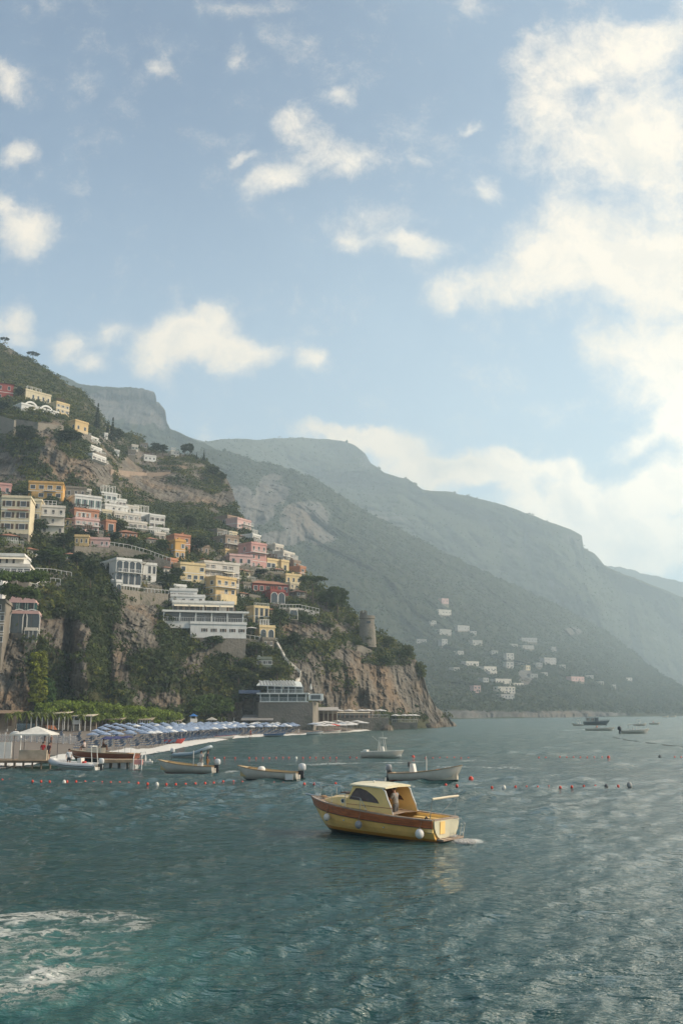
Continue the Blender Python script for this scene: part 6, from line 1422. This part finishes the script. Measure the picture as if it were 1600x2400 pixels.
tower_seat('left lifeguard tower with a blue roof beside the beach bar', 179, 1712, 1674, 0); tower_seat('middle lifeguard tower with a blue roof in front of the white posts', 335, 1708, 1674, 0); tower_seat('right lifeguard tower with a blue roof beside the white parasols', 453, 1706, 1672, 0)
# parasols standing behind the rows
WP = [(437,1704,13,'first big white parasol left of the right lifeguard tower'), (467,1704,13,'big white parasol right of the right lifeguard tower'), (496,1705,15,'big white parasol furthest right behind the rows')]
for (x, y, w, l) in WP:
    p = beach_at(x, y); p[2] += .0; o = parasol_mesh('beach_parasol', w * p[1] / F * 1.05, 2.2, mat('big_parasol_white', (.60, .57, .50), .8), 4, sag=.7); o.location = tuple(p); o.rotation_euler = (0, 0, .78); fin(o, l, 'parasol')
for (x, l) in ((397, 'closed white parasol left of the arch shower'), (520, 'closed white parasol right of the big white parasols'), (548, 'closed white parasol left of the grey shed')):
    p = beach_at(x, 1704); m = MB(); m.cur = 1; m.tube([(0, 0, 0), (0, 0, 2.6)], .03, 5); m.cur = 0; m.lathe([(.05, .8), (.22, 1.0), (.16, 1.8), (.06, 2.7), (.01, 2.8)], n=8); o = m.build('closed_parasol', [mat('big_parasol_white', (.60, .57, .50), .8), RAIL]); o.location = tuple(p); fin(o, l, 'parasol')
# white curved shower arches
def arch_thing(px, yb, h, w, label, D=None, z=None):
    p = beach_at(px, yb) if z is None else at(px, yb, float(on_z(px, yb, z)[1])); m = MB()
    m.tube([(-w/2, 0, 0)] + [(-w/2 * math.cos(a), 0, h - w/2 + w/2 * math.sin(a)) for a in [math.pi * i / 8 for i in range(9)]] + [(w/2, 0, 0)], [.05] + [.13] * 9 + [.05], 8); o = m.build('shower_arch', mat('arch_white', (.66,.63,.58), .5), None, smooth=True); o.location = tuple(p); fin(o, label, 'shower')
arch_thing(205, 1710, 3.0, .7, 'white curved shower arch right of the left lifeguard tower'); arch_thing(374, 1708, 2.6, .8, 'white curved shower arch among the white posts'); arch_thing(416, 1707, 2.8, .7, 'white curved shower arch left of the white parasols')
m = MB(); p = beach_at(119, 1712); m.slab([(-1.2, 0, 1.3), (.9, 0, 1.1), (1.6, -.4, .3), (-.6, -.4, .6)], (0, .1, .1)); o = m.build('beach_slide', mat('orange_canvas', (.62, .24, .12), .8)); o.location = tuple(p); fin(o, 'orange sloping canvas slide among the loungers behind the fence', 'slide')
# ---- the seafront restaurant on its masonry base
def seafront():
    D = depth1(660, 1690) - 7; k = D / F; P = at(610, 1700, D); Wd = 112 * k; hb = 52 * k
    base = MB(); base.prism([(-.6, 0), (Wd + 1.0, -1.2), (Wd + 2.2, 9), (-2.5, 10)], -3, hb); o = base.build('masonry_base', STONEW, None, loc=tuple(P)); fin(o, 'high rough stone wall carrying the glazed seafront restaurant', 'wall')
    root = empty('seafront_restaurant', (P[0], P[1], P[2] + hb + .01), 0, 'two storey glazed white restaurant standing over the beach on a stone wall', 'restaurant')
    WT = mat('frame_white', (.60, .62, .58), .6); lw = 105 * k; h1 = 20 * k; h2 = 17 * k
    MB().box(-.2, lw + .4, -1.0, 8, 0, .22).build('floor_slab', WT, root)
    MB().box(2 * k, lw - 4 * k, 2.2, 7.6, .22, h1 - .2).build('dining_room', mat('teal_glass_room', (.10, .14, .13), .4), root)
    for i in range(6):
        x = lw * i / 5.0; MB().box(x - .12, x + .12, -.8, -.56, .22, h1 - .2).build('post', WT, root)
    railing(0, lw, -.7, .22, 1.0, step=.35).build('railing', WT, root)
    MB().box(-1.0, lw + .6, -1.2, 8, h1 - .2, h1 + .12).build('middle_slab', WT, root)
    x0 = 16 * k
    MB().box(x0 + .5, lw - 8 * k, 2.4, 7.4, h1 + .12, h1 + h2 - .2).build('upper_room', mat('dark_room', (.06, .07, .07), .4), root)
    for i in range(6):
        x = x0 + (lw - 9 * k - x0) * i / 5.0; MB().box(x - .1, x + .1, -.8, -.6, h1 + .12, h1 + h2).build('post', WT, root)
    railing(x0, lw - 9 * k, -.72, h1 + .12, 1.0, step=.35).build('railing', WT, root)
    m = MB(); m.slab([(x0 - 3, -1.0, h1 + h2), (lw - 8 * k, -1.0, h1 + h2 - .4), (lw - 8 * k - 1, 7.6, h1 + h2 + 1.2), (-.5, 7.6, h1 + h2 + 1.6)], (0, 0, .16)); m.build('roof', WT, root)
    m = MB()
    for i in range(12): x = x0 - 2 + (lw - x0) * i / 12.5; m.slab([(x, -1.05, h1 + h2 + .17), (x + .5, -1.05, h1 + h2 + .17), (x - .6, 7.6, h1 + h2 + 1.75), (x - 1.1, 7.6, h1 + h2 + 1.75)], (0, 0, .05))
    m.build('roof_battens', mat('grey_slats', (.30, .31, .30), .8), root)
    m = MB(); m.box(lw + .5, lw + 4.5, 0, 5, h1 * .2, h1 * .95); m.build('side_room', WT, root); MB().box(lw + 1.2, lw + 3.8, -.05, 0, h1 * .35, h1 * .8).build('side_window', GLASS, root)
    MB().box(-6, -.4, .5, 7, h1 + .0, h1 + .9).build('blue_screen', mat('blue_screen', (.14, .17, .24), .8), root)
    for i, (x, z) in enumerate(((6, h1 + 1.0), (13.5, h1 + .9))):
        o = parasol_mesh('closed_parasol', .01, .1, TRIM); bpy.data.objects.remove(o)
        m = MB(); m.lathe([(.03, 0), (.3, .3), (.26, .9), (.04, 1.8)], n=8); o = m.build('closed_parasol', TRIM, None, loc=(P[0] + x, P[1] + .3, P[2] + hb + z)); fin(o, 'closed white parasol on the upper terrace of the seafront restaurant, %s one' % ('left' if i == 0 else 'right'), 'parasol')
    # ragged rock under and beside the wall is part of the hillside
seafront()
# ---- small beach on the right: open parasols, terraces
RP = [(748,1706,'w'),(762,1703,'w'),(775,1705,'w'),(789,1700,'w'),(800,1706,'b'),(813,1703,'w'),(826,1706,'w'),(836,1700,'w'),(780,1711,'r'),(796,1712,'w'),(752,1712,'w'),(770,1714,'w'),(812,1711,'w'),(850,1703,'w'),(735,1708,'b'),(822,1711,'w')]
pm = {'w': mat('parasol_pale', (.58, .56, .53), .8, .1, 1), 'b': mat('parasol_greyblue', (.33, .37, .42), .8), 'r': mat('parasol_red', (.55, .06, .04), .8)}
fw = None
for (x, y, c) in RP:
    p = beach_at(x, y + 6)
    if c == 'r': o = parasol_mesh('beach_parasol', 1.9, 2.1, pm[c]); fin(o, 'red parasol alone among pale ones on the small beach by the headland', 'parasol')
    elif c == 'b': o = parasol_mesh('beach_parasol', 1.8, 2.1, pm[c]); fin(o, 'grey blue parasol %s on the small beach by the headland' % ('at the left end' if x < 760 else 'in the middle'), 'parasol')
    else:
        if fw is None: fw = o = parasol_mesh('beach_parasol', 1.9, 2.1, pm[c]); fin(o, 'pale open parasol in the cluster on the small beach by the headland', 'parasol', 'pale parasols of the small beach')
        else: o = fw.copy(); COL.objects.link(o)
    o.location = tuple(p); o.rotation_euler = (0, 0, x * .3)
def deck_terrace(label, x0, x1, yt, yb, D, depth, para, rail=True, col=None):
    k = D / F; P = at(x0, yb, D); w = (x1 - x0) * k; h = (yb - yt) * k; root = empty('bathing_terrace', tuple(P), 0, label, 'terrace')
    m = MB(); m.prism([(0, 0), (w, -.6), (w + .5, depth), (-.5, depth)], -2.5, h); m.build('platform', col or STONEW, root)
    if rail: railing(0, w, -.25, h, 1.0, step=.6).build('railing', RAIL, root)
    for (x, y, l) in para:
        o = parasol_mesh('beach_parasol', 1.9, 2.2, pm['w']); o.location = (P[0] + (x - x0) * k, P[1] + depth * .45, P[2] + h); fin(o, l, 'parasol')
deck_terrace('dark rock terrace with parasols above the small beach', 786, 908, 1684, 1716, depth1(850, 1700) - 9, 10,
             [(792,0,'first pale parasol from the left on the rock terrace'), (818,0,'second pale parasol from the left on the rock terrace'), (846,0,'third pale parasol from the left on the rock terrace'), (862,0,'domed pale parasol right of centre on the rock terrace'), (890,0,'domed pale parasol at the right end of the rock terrace')])
deck_terrace('bathing platform furthest right at the foot of the headland', 918, 976, 1694, 1712, depth1(945, 1706) - 5, 7,
             [(928,0,'left parasol of the bathing platform at the headland foot'), (949,0,'second parasol of the bathing platform at the headland foot'), (961,0,'third parasol of the bathing platform at the headland foot'), (971,0,'right parasol of the bathing platform at the headland foot')])
# rocks in the water at the tip of the headland
def rock(px, py, r, label, seed, sz=.7):
    g = np.random.default_rng(seed); p = on_z(px, py); me = MB(); me.ball((0, 0, 0), r, 18, 12, sz); V = np.array(me.v); V *= (1 + .28 * fbm(V / r, 1.0, 3, seed))[:, None]; me.v = [tuple(v) for v in V]
    o = me.build('rock', ROCKM, None, smooth=False); o.location = tuple(p); return fin(o, label, 'rock')
rock(1046, 1702, 3.4, 'low dark boulder at the outermost tip of the headland', 3); rock(1012, 1706, 2.6, 'pale splashed boulder at the waterline below the headland cliff', 4); rock(905, 1712, 2.2, 'small dark boulder in the surf left of the bathing platform', 5); rock(1030, 1704, 2.8, 'middle dark boulder between the tip and the pale boulder', 6)
# ---- boats drawn up on the sand
def beached(label, x0, x1, py, hm, inner, cat='boat', **k):
    z = float(beach_at((x0 + x1) / 2, py)[2]); return open_boat(label, x0, x1, py, 0, hm, inner, z=z + .2, B=1.5, H0=.45, H1=.75, draft=.2, **k)
RH = boat_paint('red_hull', (.45, .05, .04), rough=.5); BH = boat_paint('blue_hull', (.07, .13, .25), (.5, .5, .48), .12)
beached('red rowing catamaran lying on the sand beside the surf', 386, 434, 1741, RH, RH, thwarts=3, rimm=RH); beached('white and red rowing boat drawn up on the sand in the middle of the beach', 500, 552, 1731, BOATW, RH, rimm=RH); beached('blue rowing boat drawn up at the right end of the main beach', 618, 670, 1725, BH, BOATW, rimm=BH); beached('white and blue rowing boat on the small beach by the headland', 718, 758, 1721, BOATW, BH, rimm=BH)
beached('long pale surf boat with a white rim near the headland restaurant', 764, 800, 1716, BOATW, BOATW, rimm=RH, thwarts=2)
# ---- landing pier, parasol and floating jetty at the left
def pier():
    p0 = on_z(-30, 1800); p1 = on_z(118, 1800); z = .75; root = empty('landing_pier', tuple(p0), 0, 'low plank landing pier with a box and a parasol at the left', 'pier'); w = float(p1[0] - p0[0])
    m = MB()
    for i in range(int(w / .25)): m.box(i * .25, i * .25 + .23, -.2, 3.2, z - .08, z)
    m.build('deck_planks', mat('pier_planks', (.34, .24, .15), .85, .25, 2), root); m = MB()
    for y in (0, 3): m.box(0, w, y - .08, y + .08, z - .25, z - .09)
    m.build('beams', WOOD, root)
    for i in range(8):
        for y in (0, 3): MB().tube([(w * i / 7, y, -1.2), (w * i / 7, y, z - .25)], .09, 6).build('pile', WOOD, root)
    m = MB(); m.box(w - 3.4, w - .6, .6, 1.8, z, z + .95); o = m.build('storage_box', mat('tan_box', (.42, .35, .26), .8), None, loc=tuple(p0)); fin(o, 'tan storage box at the right end of the landing pier', 'box')
    e = empty('pier_parasol', (float(p0[0]) + w * .70, float(p0[1]) + 1.2, z), 0, 'wide white square parasol over the landing pier', 'parasol'); m = MB(); r = 1.72; h = 2.55
    m.add([(-r*1.05,-r,h),(r*1.05,-r,h),(r*1.05,r,h),(-r*1.05,r,h),(0,0,h+.75),(-r*1.05,-r,h-.12),(r*1.05,-r,h-.12),(r*1.05,r,h-.12),(-r*1.05,r,h-.12)], [(0,1,4),(1,2,4),(2,3,4),(3,0,4),(0,5,6,1),(1,6,7,2),(2,7,8,3),(3,8,5,0)]); m.build('canopy', mat('pier_canvas', (.58,.56,.50), .8), e)
    for x in (-1, 1):
        for y in (-1, 1): MB().tube([(x * r, y * r * .95, 0), (x * r, y * r * .95, h - .05)], .03, 5).build('pole', DKGREY, e)
    e = empty('white_gate', tuple(on_z(-6, 1795)), 0, 'white panelled gate with two arched tops at the left edge', 'gate'); 
    for x in (0, .72): m = MB(); m.prism([(x + .02, 0), (x + .64, 0), (x + .64, .12), (x + .02, .12)], .75, 2.4); m.build('gate_leaf', TRIM, e)
    m = MB()
    a = on_z(33, 1790); zz = .75; m.tube([(-.6, 0, zz), (-.62, 0, 2.7), (-.5, 0, 3.05), (-.2, 0, 3.25), (.2, 0, 3.25), (.5, 0, 3.05), (.62, 0, 2.7)], [.04, .04, .16, .18, .18, .16, .12], 8); m.tube([(.62, 0, 2.75), (.6, 0, zz)], .04, 6); o = m.build('white_arch', TRIM, None, smooth=True); o.location = tuple(a); fin(o, 'white horseshoe arch on thin posts left of the pier parasol', 'arch')
    k = float(p0[1]); q = lambda px: (float(ray(px, 1800)[0]) * (k + 1.2), k + 1.2, z)
    person(q(99), 3.0, 'person in a red shirt sitting on the box under the pier parasol', 'stand', (.45, .03, .04), (.12, .04, .03)); person(q(113), 2.6, 'person in dark maroon clothes at the right end of the pier', 'stand', (.10, .03, .04), (.05, .03, .03), hgt=1.7)
pier()
def jetty():
    p0 = on_z(236, 1800); p1 = on_z(312, 1800); w = float(p1[0] - p0[0]); z = .8; root = empty('jetty', tuple(p0), .02, 'short plank jetty on white blocks behind the grey inflatable', 'jetty'); m = MB(); m.box(0, w, 0, 2.0, z - .1, z); m.box(0, w, -.06, 0, z - .28, z + .02); m.build('deck_planks', mat('pier_planks', (.34, .24, .15), .85, .25, 2), root)
    for x in (.1, .36, .62, .9): MB().box(w * x, w * x + .5, .1, 1.8, -.5, z - .1).build('block', mat('grey_block', (.40, .38, .34), .8), root)
    p = on_z(312, 1806); e = empty('boarding_steps', tuple(p), .02, 'pink boarding steps hanging at the right end of the jetty', 'steps'); PK = mat('pink_plastic', (.62, .27, .23), .5)
    MB().box(0, .85, 0, .5, .55, 1.0).build('panel', PK, e); MB().box(.05, .8, -.02, .02, .0, .12).build('lower_step', PK, e)
    for x in (.02, .8): MB().tube([(x, 0, -.3), (x, 0, 1.2), (x, .5, 1.7)], .05, 6).build('side_rail', TRIM, e)
    m = MB(); m.tube([(.15, 0, .55), (.4, 0, .12), (.65, 0, .55)], .04, 5); m.build('cross_brace', TRIM, e)
    p = on_z(346, 1787); e = empty('paddle_raft', tuple(p), 0, 'tiny white raft with an upright float right of the mahogany boat', 'raft'); MB().box(-.55, .55, -.3, .3, .02, .14).build('board', BOATW, e); m = MB(); m.lathe([(.03, .1), (.12, .2), (.12, .45), (.05, .8), (.01, .85)], (-.25, 0, 0), 8); m.ball((.25, 0, .25), .13, 8, 5); m.build('float', TRIM, e)
jetty()
for (x, y, l, tp) in ((108, 1742, 'person in dark swimwear standing on the sand left of two', (.10, .10, .10)), (123, 1746, 'person in dark shorts standing on the sand right of two', (.30, .17, .11))):
    person(tuple(beach_at(x, y)), 2.5, l, 'stand', tp, (.06, .06, .06), bare=x > 115)
person(tuple(beach_at(588, 1727)), 2.0, 'person in red walking in front of the parasol rows', 'walk', (.35, .08, .06), (.2, .05, .05)); person(tuple(beach_at(700, 1720)), 2.0, 'person in white walking by the right end of the parasols', 'walk', (.6, .58, .55), (.5, .5, .5))
# ================================================================= trees, each a thing of its own
BARK = mat('bark', (.10, .075, .05), .95, .3, 3)
def tree_proto(kind, seed, tint, H_=8.0):
    g = np.random.default_rng(seed); root = empty('tree_prototype'); m = MB(); n = 46
    if kind == 'round':
        m.tube([(0, 0, -.5), (.1, 0, H_ * .25), (0, .1, H_ * .55)], [.3, .22, .12], 7)
        C = g.normal(size=(n, 3)); C /= np.linalg.norm(C, axis=1)[:, None]; C *= (g.random((n, 1)) ** .4) * np.array([[H_ * .38, H_ * .38, H_ * .33]]); C[:, 2] += H_ * .62; r = H_ * (.10 + .07 * g.random(n)); per, sz = 42, H_ * .034
    elif kind == 'cypress':
        m.tube([(0, 0, -.5), (0, 0, H_ * .8)], [.2, .06], 6); z = g.random(n); C = np.c_[g.normal(size=n) * .35 * (1 - z), g.normal(size=n) * .35 * (1 - z), z * H_ * .93 + .5]; r = H_ * .085 * (1.15 - z); per, sz = 42, H_ * .022
    elif kind == 'pine':
        m.tube([(0, 0, -.5), (.2, 0, H_ * .35), (.5, .1, H_ * .72)], [.26, .2, .13], 7)
        for k in range(7): a = k * .9; m.tube([(.45, .1, H_ * .66), (.45 + math.cos(a) * H_ * .28, .1 + math.sin(a) * H_ * .28, H_ * .86)], .07, 5, r2=.03)
        a = g.random(n) * 6.28; q = np.sqrt(g.random(n)) * H_ * .42; C = np.c_[.4 + q * np.cos(a), q * np.sin(a), H_ * .88 + H_ * .09 * (1 - (q / (H_ * .42)) ** 2) + g.normal(size=n) * .12]; r = H_ * (.07 + .04 * g.random(n)); per, sz = 44, H_ * .026
    elif kind == 'palm':
        m.tube([(0, 0, -.3), (.15, 0, H_ * .5), (.1, 0, H_ * .82)], [.2, .15, .13], 7); n = 12; C = None
        V = []; Fc = []
        for k in range(16):
            a = k * 2.4; el = .9 - .09 * k; L = H_ * .42; px_, pz_ = .1, H_ * .82
            prev = None
            for j in range(7):
                u = j / 6; x = L * u; z = L * (el * u - 1.1 * u * u); c = np.array([.1 + math.cos(a) * x, math.sin(a) * x, H_ * .82 + z]); wv = np.array([-math.sin(a), math.cos(a), -.35]) * L * .16 * math.sin(math.pi * min(1, u + .12)); wv2 = np.array([math.sin(a), -math.cos(a), -.35]) * L * .16 * math.sin(math.pi * min(1, u + .12))
                if prev is not None:
                    o = len(V); V += [prev[0], prev[1], c + wv, c]; Fc.append((o, o+1, o+2, o+3)); o = len(V); V += [prev[0], c, c + wv2, prev[2]]; Fc.append((o, o+1, o+2, o+3))
                prev = (c, c + wv, c + wv2)
        V = np.array(V); T = np.tile(np.array([tint]), (len(V), 1)); 
    m.build('trunk', BARK, root)
    if C is not None:
        T0 = np.array(tint)[None] * (.65 + .7 * g.random((len(C), 1))); V, Fc, T = leaf_cloud(C, r, per, sz, T0, .8, seed)
    np_mesh('crown', V, Fc, LEAF, {'tint': T}, parent=root); root['H'] = H_; cache_kids(root)
    return root
PROT = {'dark': tree_proto('round', 1, (.030, .046, .018)), 'green': tree_proto('round', 2, (.055, .085, .02)), 'olive': tree_proto('round', 3, (.085, .10, .025)), 'cypress': tree_proto('cypress', 4, (.022, .034, .016), 10), 'pine': tree_proto('pine', 5, (.06, .085, .022), 9), 'darkpine': tree_proto('pine', 6, (.03, .045, .018), 9), 'palm': tree_proto('palm', 7, (.13, .16, .03), 6)}
USED = set()
def tree(kind, px, yb, yt, label, wpx=None, D=None, group=None, name=None, layer=1):
    pr = PROT[kind]; 
    if D is None: D = (depth1 if layer == 1 else depth2)(px, yb) - 2.0
    P = at(px, yb, D); h = (yb - yt) * D / F; s = h / pr['H']; sx = s
    if wpx: wm = wpx * D / F; sx = wm / {'round': .92, 'cypress': .22, 'pine': 1.0, 'palm': .84}[{'dark': 'round', 'green': 'round', 'olive': 'round', 'darkpine': 'pine'}.get(kind, kind)] / pr['H']
    nm = name or {'cypress': 'cypress_tree', 'pine': 'umbrella_pine', 'darkpine': 'umbrella_pine', 'palm': 'palm_tree'}.get(kind, 'tree')
    if kind not in USED: o = pr; USED.add(kind)
    else:
        o = pr.copy(); COL.objects.link(o)
        for ch in KC[pr.name_full if pr.name_full in KC else pr.get('kc', 'x')]: c = ch.copy(); COL.objects.link(c); c.parent = o
    o.name = nm; o.location = tuple(P); o.rotation_euler = (0, 0, px * .7 % 6.28); o.scale = (sx, sx, s); fin(o, label, 'tree', group)
    for k in ('H', 'kc'):
        if o is not pr and k in o: del o[k]
    return o
for k_, pr in PROT.items(): pr['kc'] = pr.name
TL = [('darkpine',10,812,790,'lone umbrella shaped tree on the skyline at the left edge',24),('darkpine',78,845,826,'spreading pine on the skyline above the cream terrace roof',34),
 ('dark',45,935,902,'dark round tree between the red villa and the cream terrace building',26),('dark',5,968,935,'bushy tree under the red villa at the left edge',44),
 ('cypress',228,1010,938,'tall cypress leaning on the ridge left of the pointed one',None),('cypress',263,1040,972,'pointed cypress standing out on the ridge',None),('cypress',252,1030,985,'short cypress just left of the pointed one',None),('dark',275,1040,1000,'dark tree right of the pointed cypress',36),
 ('dark',60,1045,990,'large dark bush hanging on the grey cliff under the stone parapet',64),('dark',165,1050,998,'dark bush below the yellow-orange perched house',60),('dark',190,1000,985,'low dark tree left of the yellow-orange perched house',34),
 ('dark',365,1064,1034,'left round dark tree on the cliff top',30),('dark',382,1066,1038,'right round dark tree on the cliff top beside the left one',28),('dark',432,1070,1036,'left of the twin tall trees on the cliff top ridge',22),('dark',446,1072,1034,'right of the twin tall trees on the cliff top ridge',20),('cypress',478,1082,1052,'thin cypress at the right end of the cliff top',None),('cypress',461,1078,1058,'small cypress between the twin trees and the thin cypress',None),
 ('dark',500,1120,1090,'tree on the right shoulder of the dark cliff',34),('dark',520,1130,1105,'last tree on the right shoulder of the dark cliff',24),
 ('green',50,1165,1148,'green garden tree under the orange villa at its left',52),('green',122,1192,1162,'bright green tree in front of the orange villa at its right',42),('green',93,1252,1216,'round clipped green tree in front of the large cream villa',46),
 ('dark',180,1258,1236,'dark pine left of two below the pink hotel',40),('dark',214,1262,1240,'dark pine right of two below the pink hotel',36),('dark',270,1272,1244,'dark round tree in front of the brick red house',34),('green',310,1284,1256,'green tree in front of the salmon roof building',30),('olive',280,1250,1218,'olive tinted tree among the white cascade terraces',46),
 ('green',380,1295,1264,'yellow green tree left of the orange house',38),('green',418,1305,1280,'round clipped tree in front of the orange house',32),('dark',470,1300,1250,'big dark tree between the orange house and the weathered brown house',48),('dark',440,1245,1205,'dark tree under the right hand cliff',44),
 ('green',115,1335,1282,'large green tree mass left of centre above the curved terrace wall',86),('dark',180,1330,1290,'dark tree right of the large green tree mass',50),('dark',212,1380,1306,'tall dark tree left of the white arched villa',40),('dark',150,1290,1245,'dark tree below the low cream wing',46),
 ('pine',332,1372,1300,'tall umbrella pine leaning in front of the white arched villa',52),('dark',376,1384,1355,'round dark tree right of the white arched villa',36),('green',415,1362,1330,'bushy tree left of the yellow house of the ochre group',44),('green',405,1375,1345,'second bushy tree below the yellow house of the ochre group',36),
 ('green',572,1322,1302,'small tree in front of the large pink house',24),('dark',612,1350,1332,'dark tree under the large pink house gallery',36),('pine',733,1415,1352,'broad umbrella pine right of the dark red villa',72),('green',790,1445,1372,'large dark green tree left of the round tower',58),('green',765,1425,1385,'green tree between the umbrella pine and the large tree by the tower',48),
 ('green',588,1492,1458,'round tree beside the sun umbrellas of the white hotel',36),('green',500,1518,1490,'bright green tree just under the white hotel wall',58),('green',655,1470,1425,'green tree right of the bright yellow block',38),('olive',600,1530,1505,'olive tree on the slope below the small yellow house',56),('olive',590,1575,1542,'flat topped olive tree left of the garden terrace house',34),('olive',650,1590,1558,'olive green tree beside the pale stairway',46),('olive',560,1600,1565,'yellowish tree above the grey shed on the slope',50),
 ('olive',955,1555,1512,'rounded pine on the edge of the headland',34),('green',935,1545,1520,'green tree left of the rounded pine on the headland',40),('olive',985,1608,1552,'lower pine hanging on the outer edge of the headland',34),('green',900,1560,1538,'dense bush on the brow of the headland',40),('olive',910,1520,1492,'yellow green tree right of the tower base',34),('olive',862,1512,1490,'small olive bush at the foot of the round tower',24),('green',835,1520,1500,'green bush left of the tower base',30),('olive',770,1480,1455,'olive tree on the slope left of the tower',40),
 ('green',718,1470,1440,'green tree under the long balustrade wall',34),('dark',690,1520,1480,'dark green tree in the gully beside the headland rock',36),('green',480,1330,1310,'small green tree beside the long cream apartments',22),('dark',300,1350,1330,'hidden dark shrub between the road wall and the white arched villa',24)]
for (k, x, yb, yt, l, w) in TL: tree(k, x, yb, yt, l, w, D=None)
for i, (x, yt) in enumerate(((18,1668),(38,1664),(62,1663),(84,1665),(100,1666),(118,1664),(142,1668),(158,1667),(190,1670),(224,1674))):
    tree('palm', x, 1706, yt, ['leftmost palm behind the white picket fence','second palm from the left behind the fence','third palm from the left behind the fence','fourth palm from the left before the beach bar','fifth palm from the left before the beach bar','sixth palm from the left before the beach bar','seventh palm from the left before the beach bar','eighth palm from the left before the beach bar','ninth palm just right of the left lifeguard tower','rightmost palm beside the brown changing cabins'][i], D=float(bpos(x, .80)[1]))
# hedge of vines along the back of the beach
def hedge(label, pts, rad, n, tint, seed, dep=5.0, name='hedge'):
    g = np.random.default_rng(seed); pts = np.array(pts, float); x = g.uniform(pts[0, 0], pts[-1, 0], n); y0 = np.interp(x, pts[:, 0], pts[:, 1]); y1 = np.interp(x, pts[:, 0], pts[:, 2]); y = y0 + (y1 - y0) * g.random(n)
    C = np.array([at(a, b, min(depth1(a, min(b, 1690)), float(D1(a, 1684))) - 1.5 - dep * g.random() * (1.6 if 'beach cabins' in label else 1)) for a, b in zip(x, y)]); r = rad * (.6 + .8 * g.random(n)); T = np.array(tint)[None] * (.6 + .8 * g.random((n, 1)))
    V, Fc, Tn = leaf_cloud(C, r, 30, .26, T, .8, seed); c0 = C.mean(0); o = np_mesh(name, V - c0, Fc, LEAF, {'tint': Tn}, loc=tuple(c0)); return fin(o, label, 'hedge')
hedge('long bright green vine hedge above the beach cabins', [(95,1656,1670),(150,1650,1668),(212,1652,1692),(260,1656,1694),(330,1664,1695),(420,1674,1696)], 1.1, 900, (.17, .23, .03), 5)
hedge('green creeper hanging down the rock behind the left lifeguard tower', [(76,1540,1650),(90,1530,1655),(104,1530,1655)], 1.0, 170, (.17, .19, .02), 6, 1.5, 'creeper')
hedge('dark green creeper right of the bright one on the left cliff', [(104,1590,1655),(124,1600,1655)], .9, 80, (.04, .085, .02), 7, 1.2, 'creeper')
hedge('green hedge along the foot of the slope left of the grey shed', [(455,1640,1672),(500,1632,1672),(540,1640,1668)], 1.2, 150, (.07, .11, .02), 8, 2, 'creeper')
hedge('green planting along the walkway above the white pink cliff house', [(5,1344,1362),(60,1348,1364),(110,1344,1360)], 1.2, 130, (.07, .11, .022), 9, 3)
hedge('clipped hedge under the railing above the pink cliff house', [(5,1376,1392),(50,1380,1400),(90,1386,1404)], 1.2, 110, (.06, .09, .02), 10, 3)
# umbrellas of the white hotel terrace
for i, x in enumerate((567, 589)):
    D = depth1(x, 1492) - 4; p = at(x, 1490, D); o = parasol_mesh('terrace_parasol', 1.6, 2.3, mat('parasol_pale', (.58, .56, .53), .8, .1, 1)); o.location = tuple(p); fin(o, 'white sun umbrella on the hotel terrace, %s of two' % ('left' if i == 0 else 'right'), 'parasol')
# ================================================================= haze: one closed box of thin air round everything
def haze():
    m = MB(); m.box(-4400, 4400, -70, 5700, -2.4, 835.0)
    mm = bpy.data.materials.new('haze'); mm.use_nodes = True; t = NT(mm.node_tree); t.n.clear()
    pv = t.add('ShaderNodeVolumePrincipled'); pv.inputs['Color'].default_value = HAZE_COL; pv.inputs['Density'].default_value = HAZE_D
    pv.inputs['Anisotropy'].default_value = 0.3
    o = t.add('ShaderNodeOutputMaterial'); t.l.new(pv.outputs[0], o.inputs['Volume'])
    fin(m.build('haze', mm), 'pale sea haze filling the air over the bay', 'haze', kind='stuff')
HAZE_D, HAZE_COL = 0.00030, (0.69, 0.86, 0.97, 1)
haze()
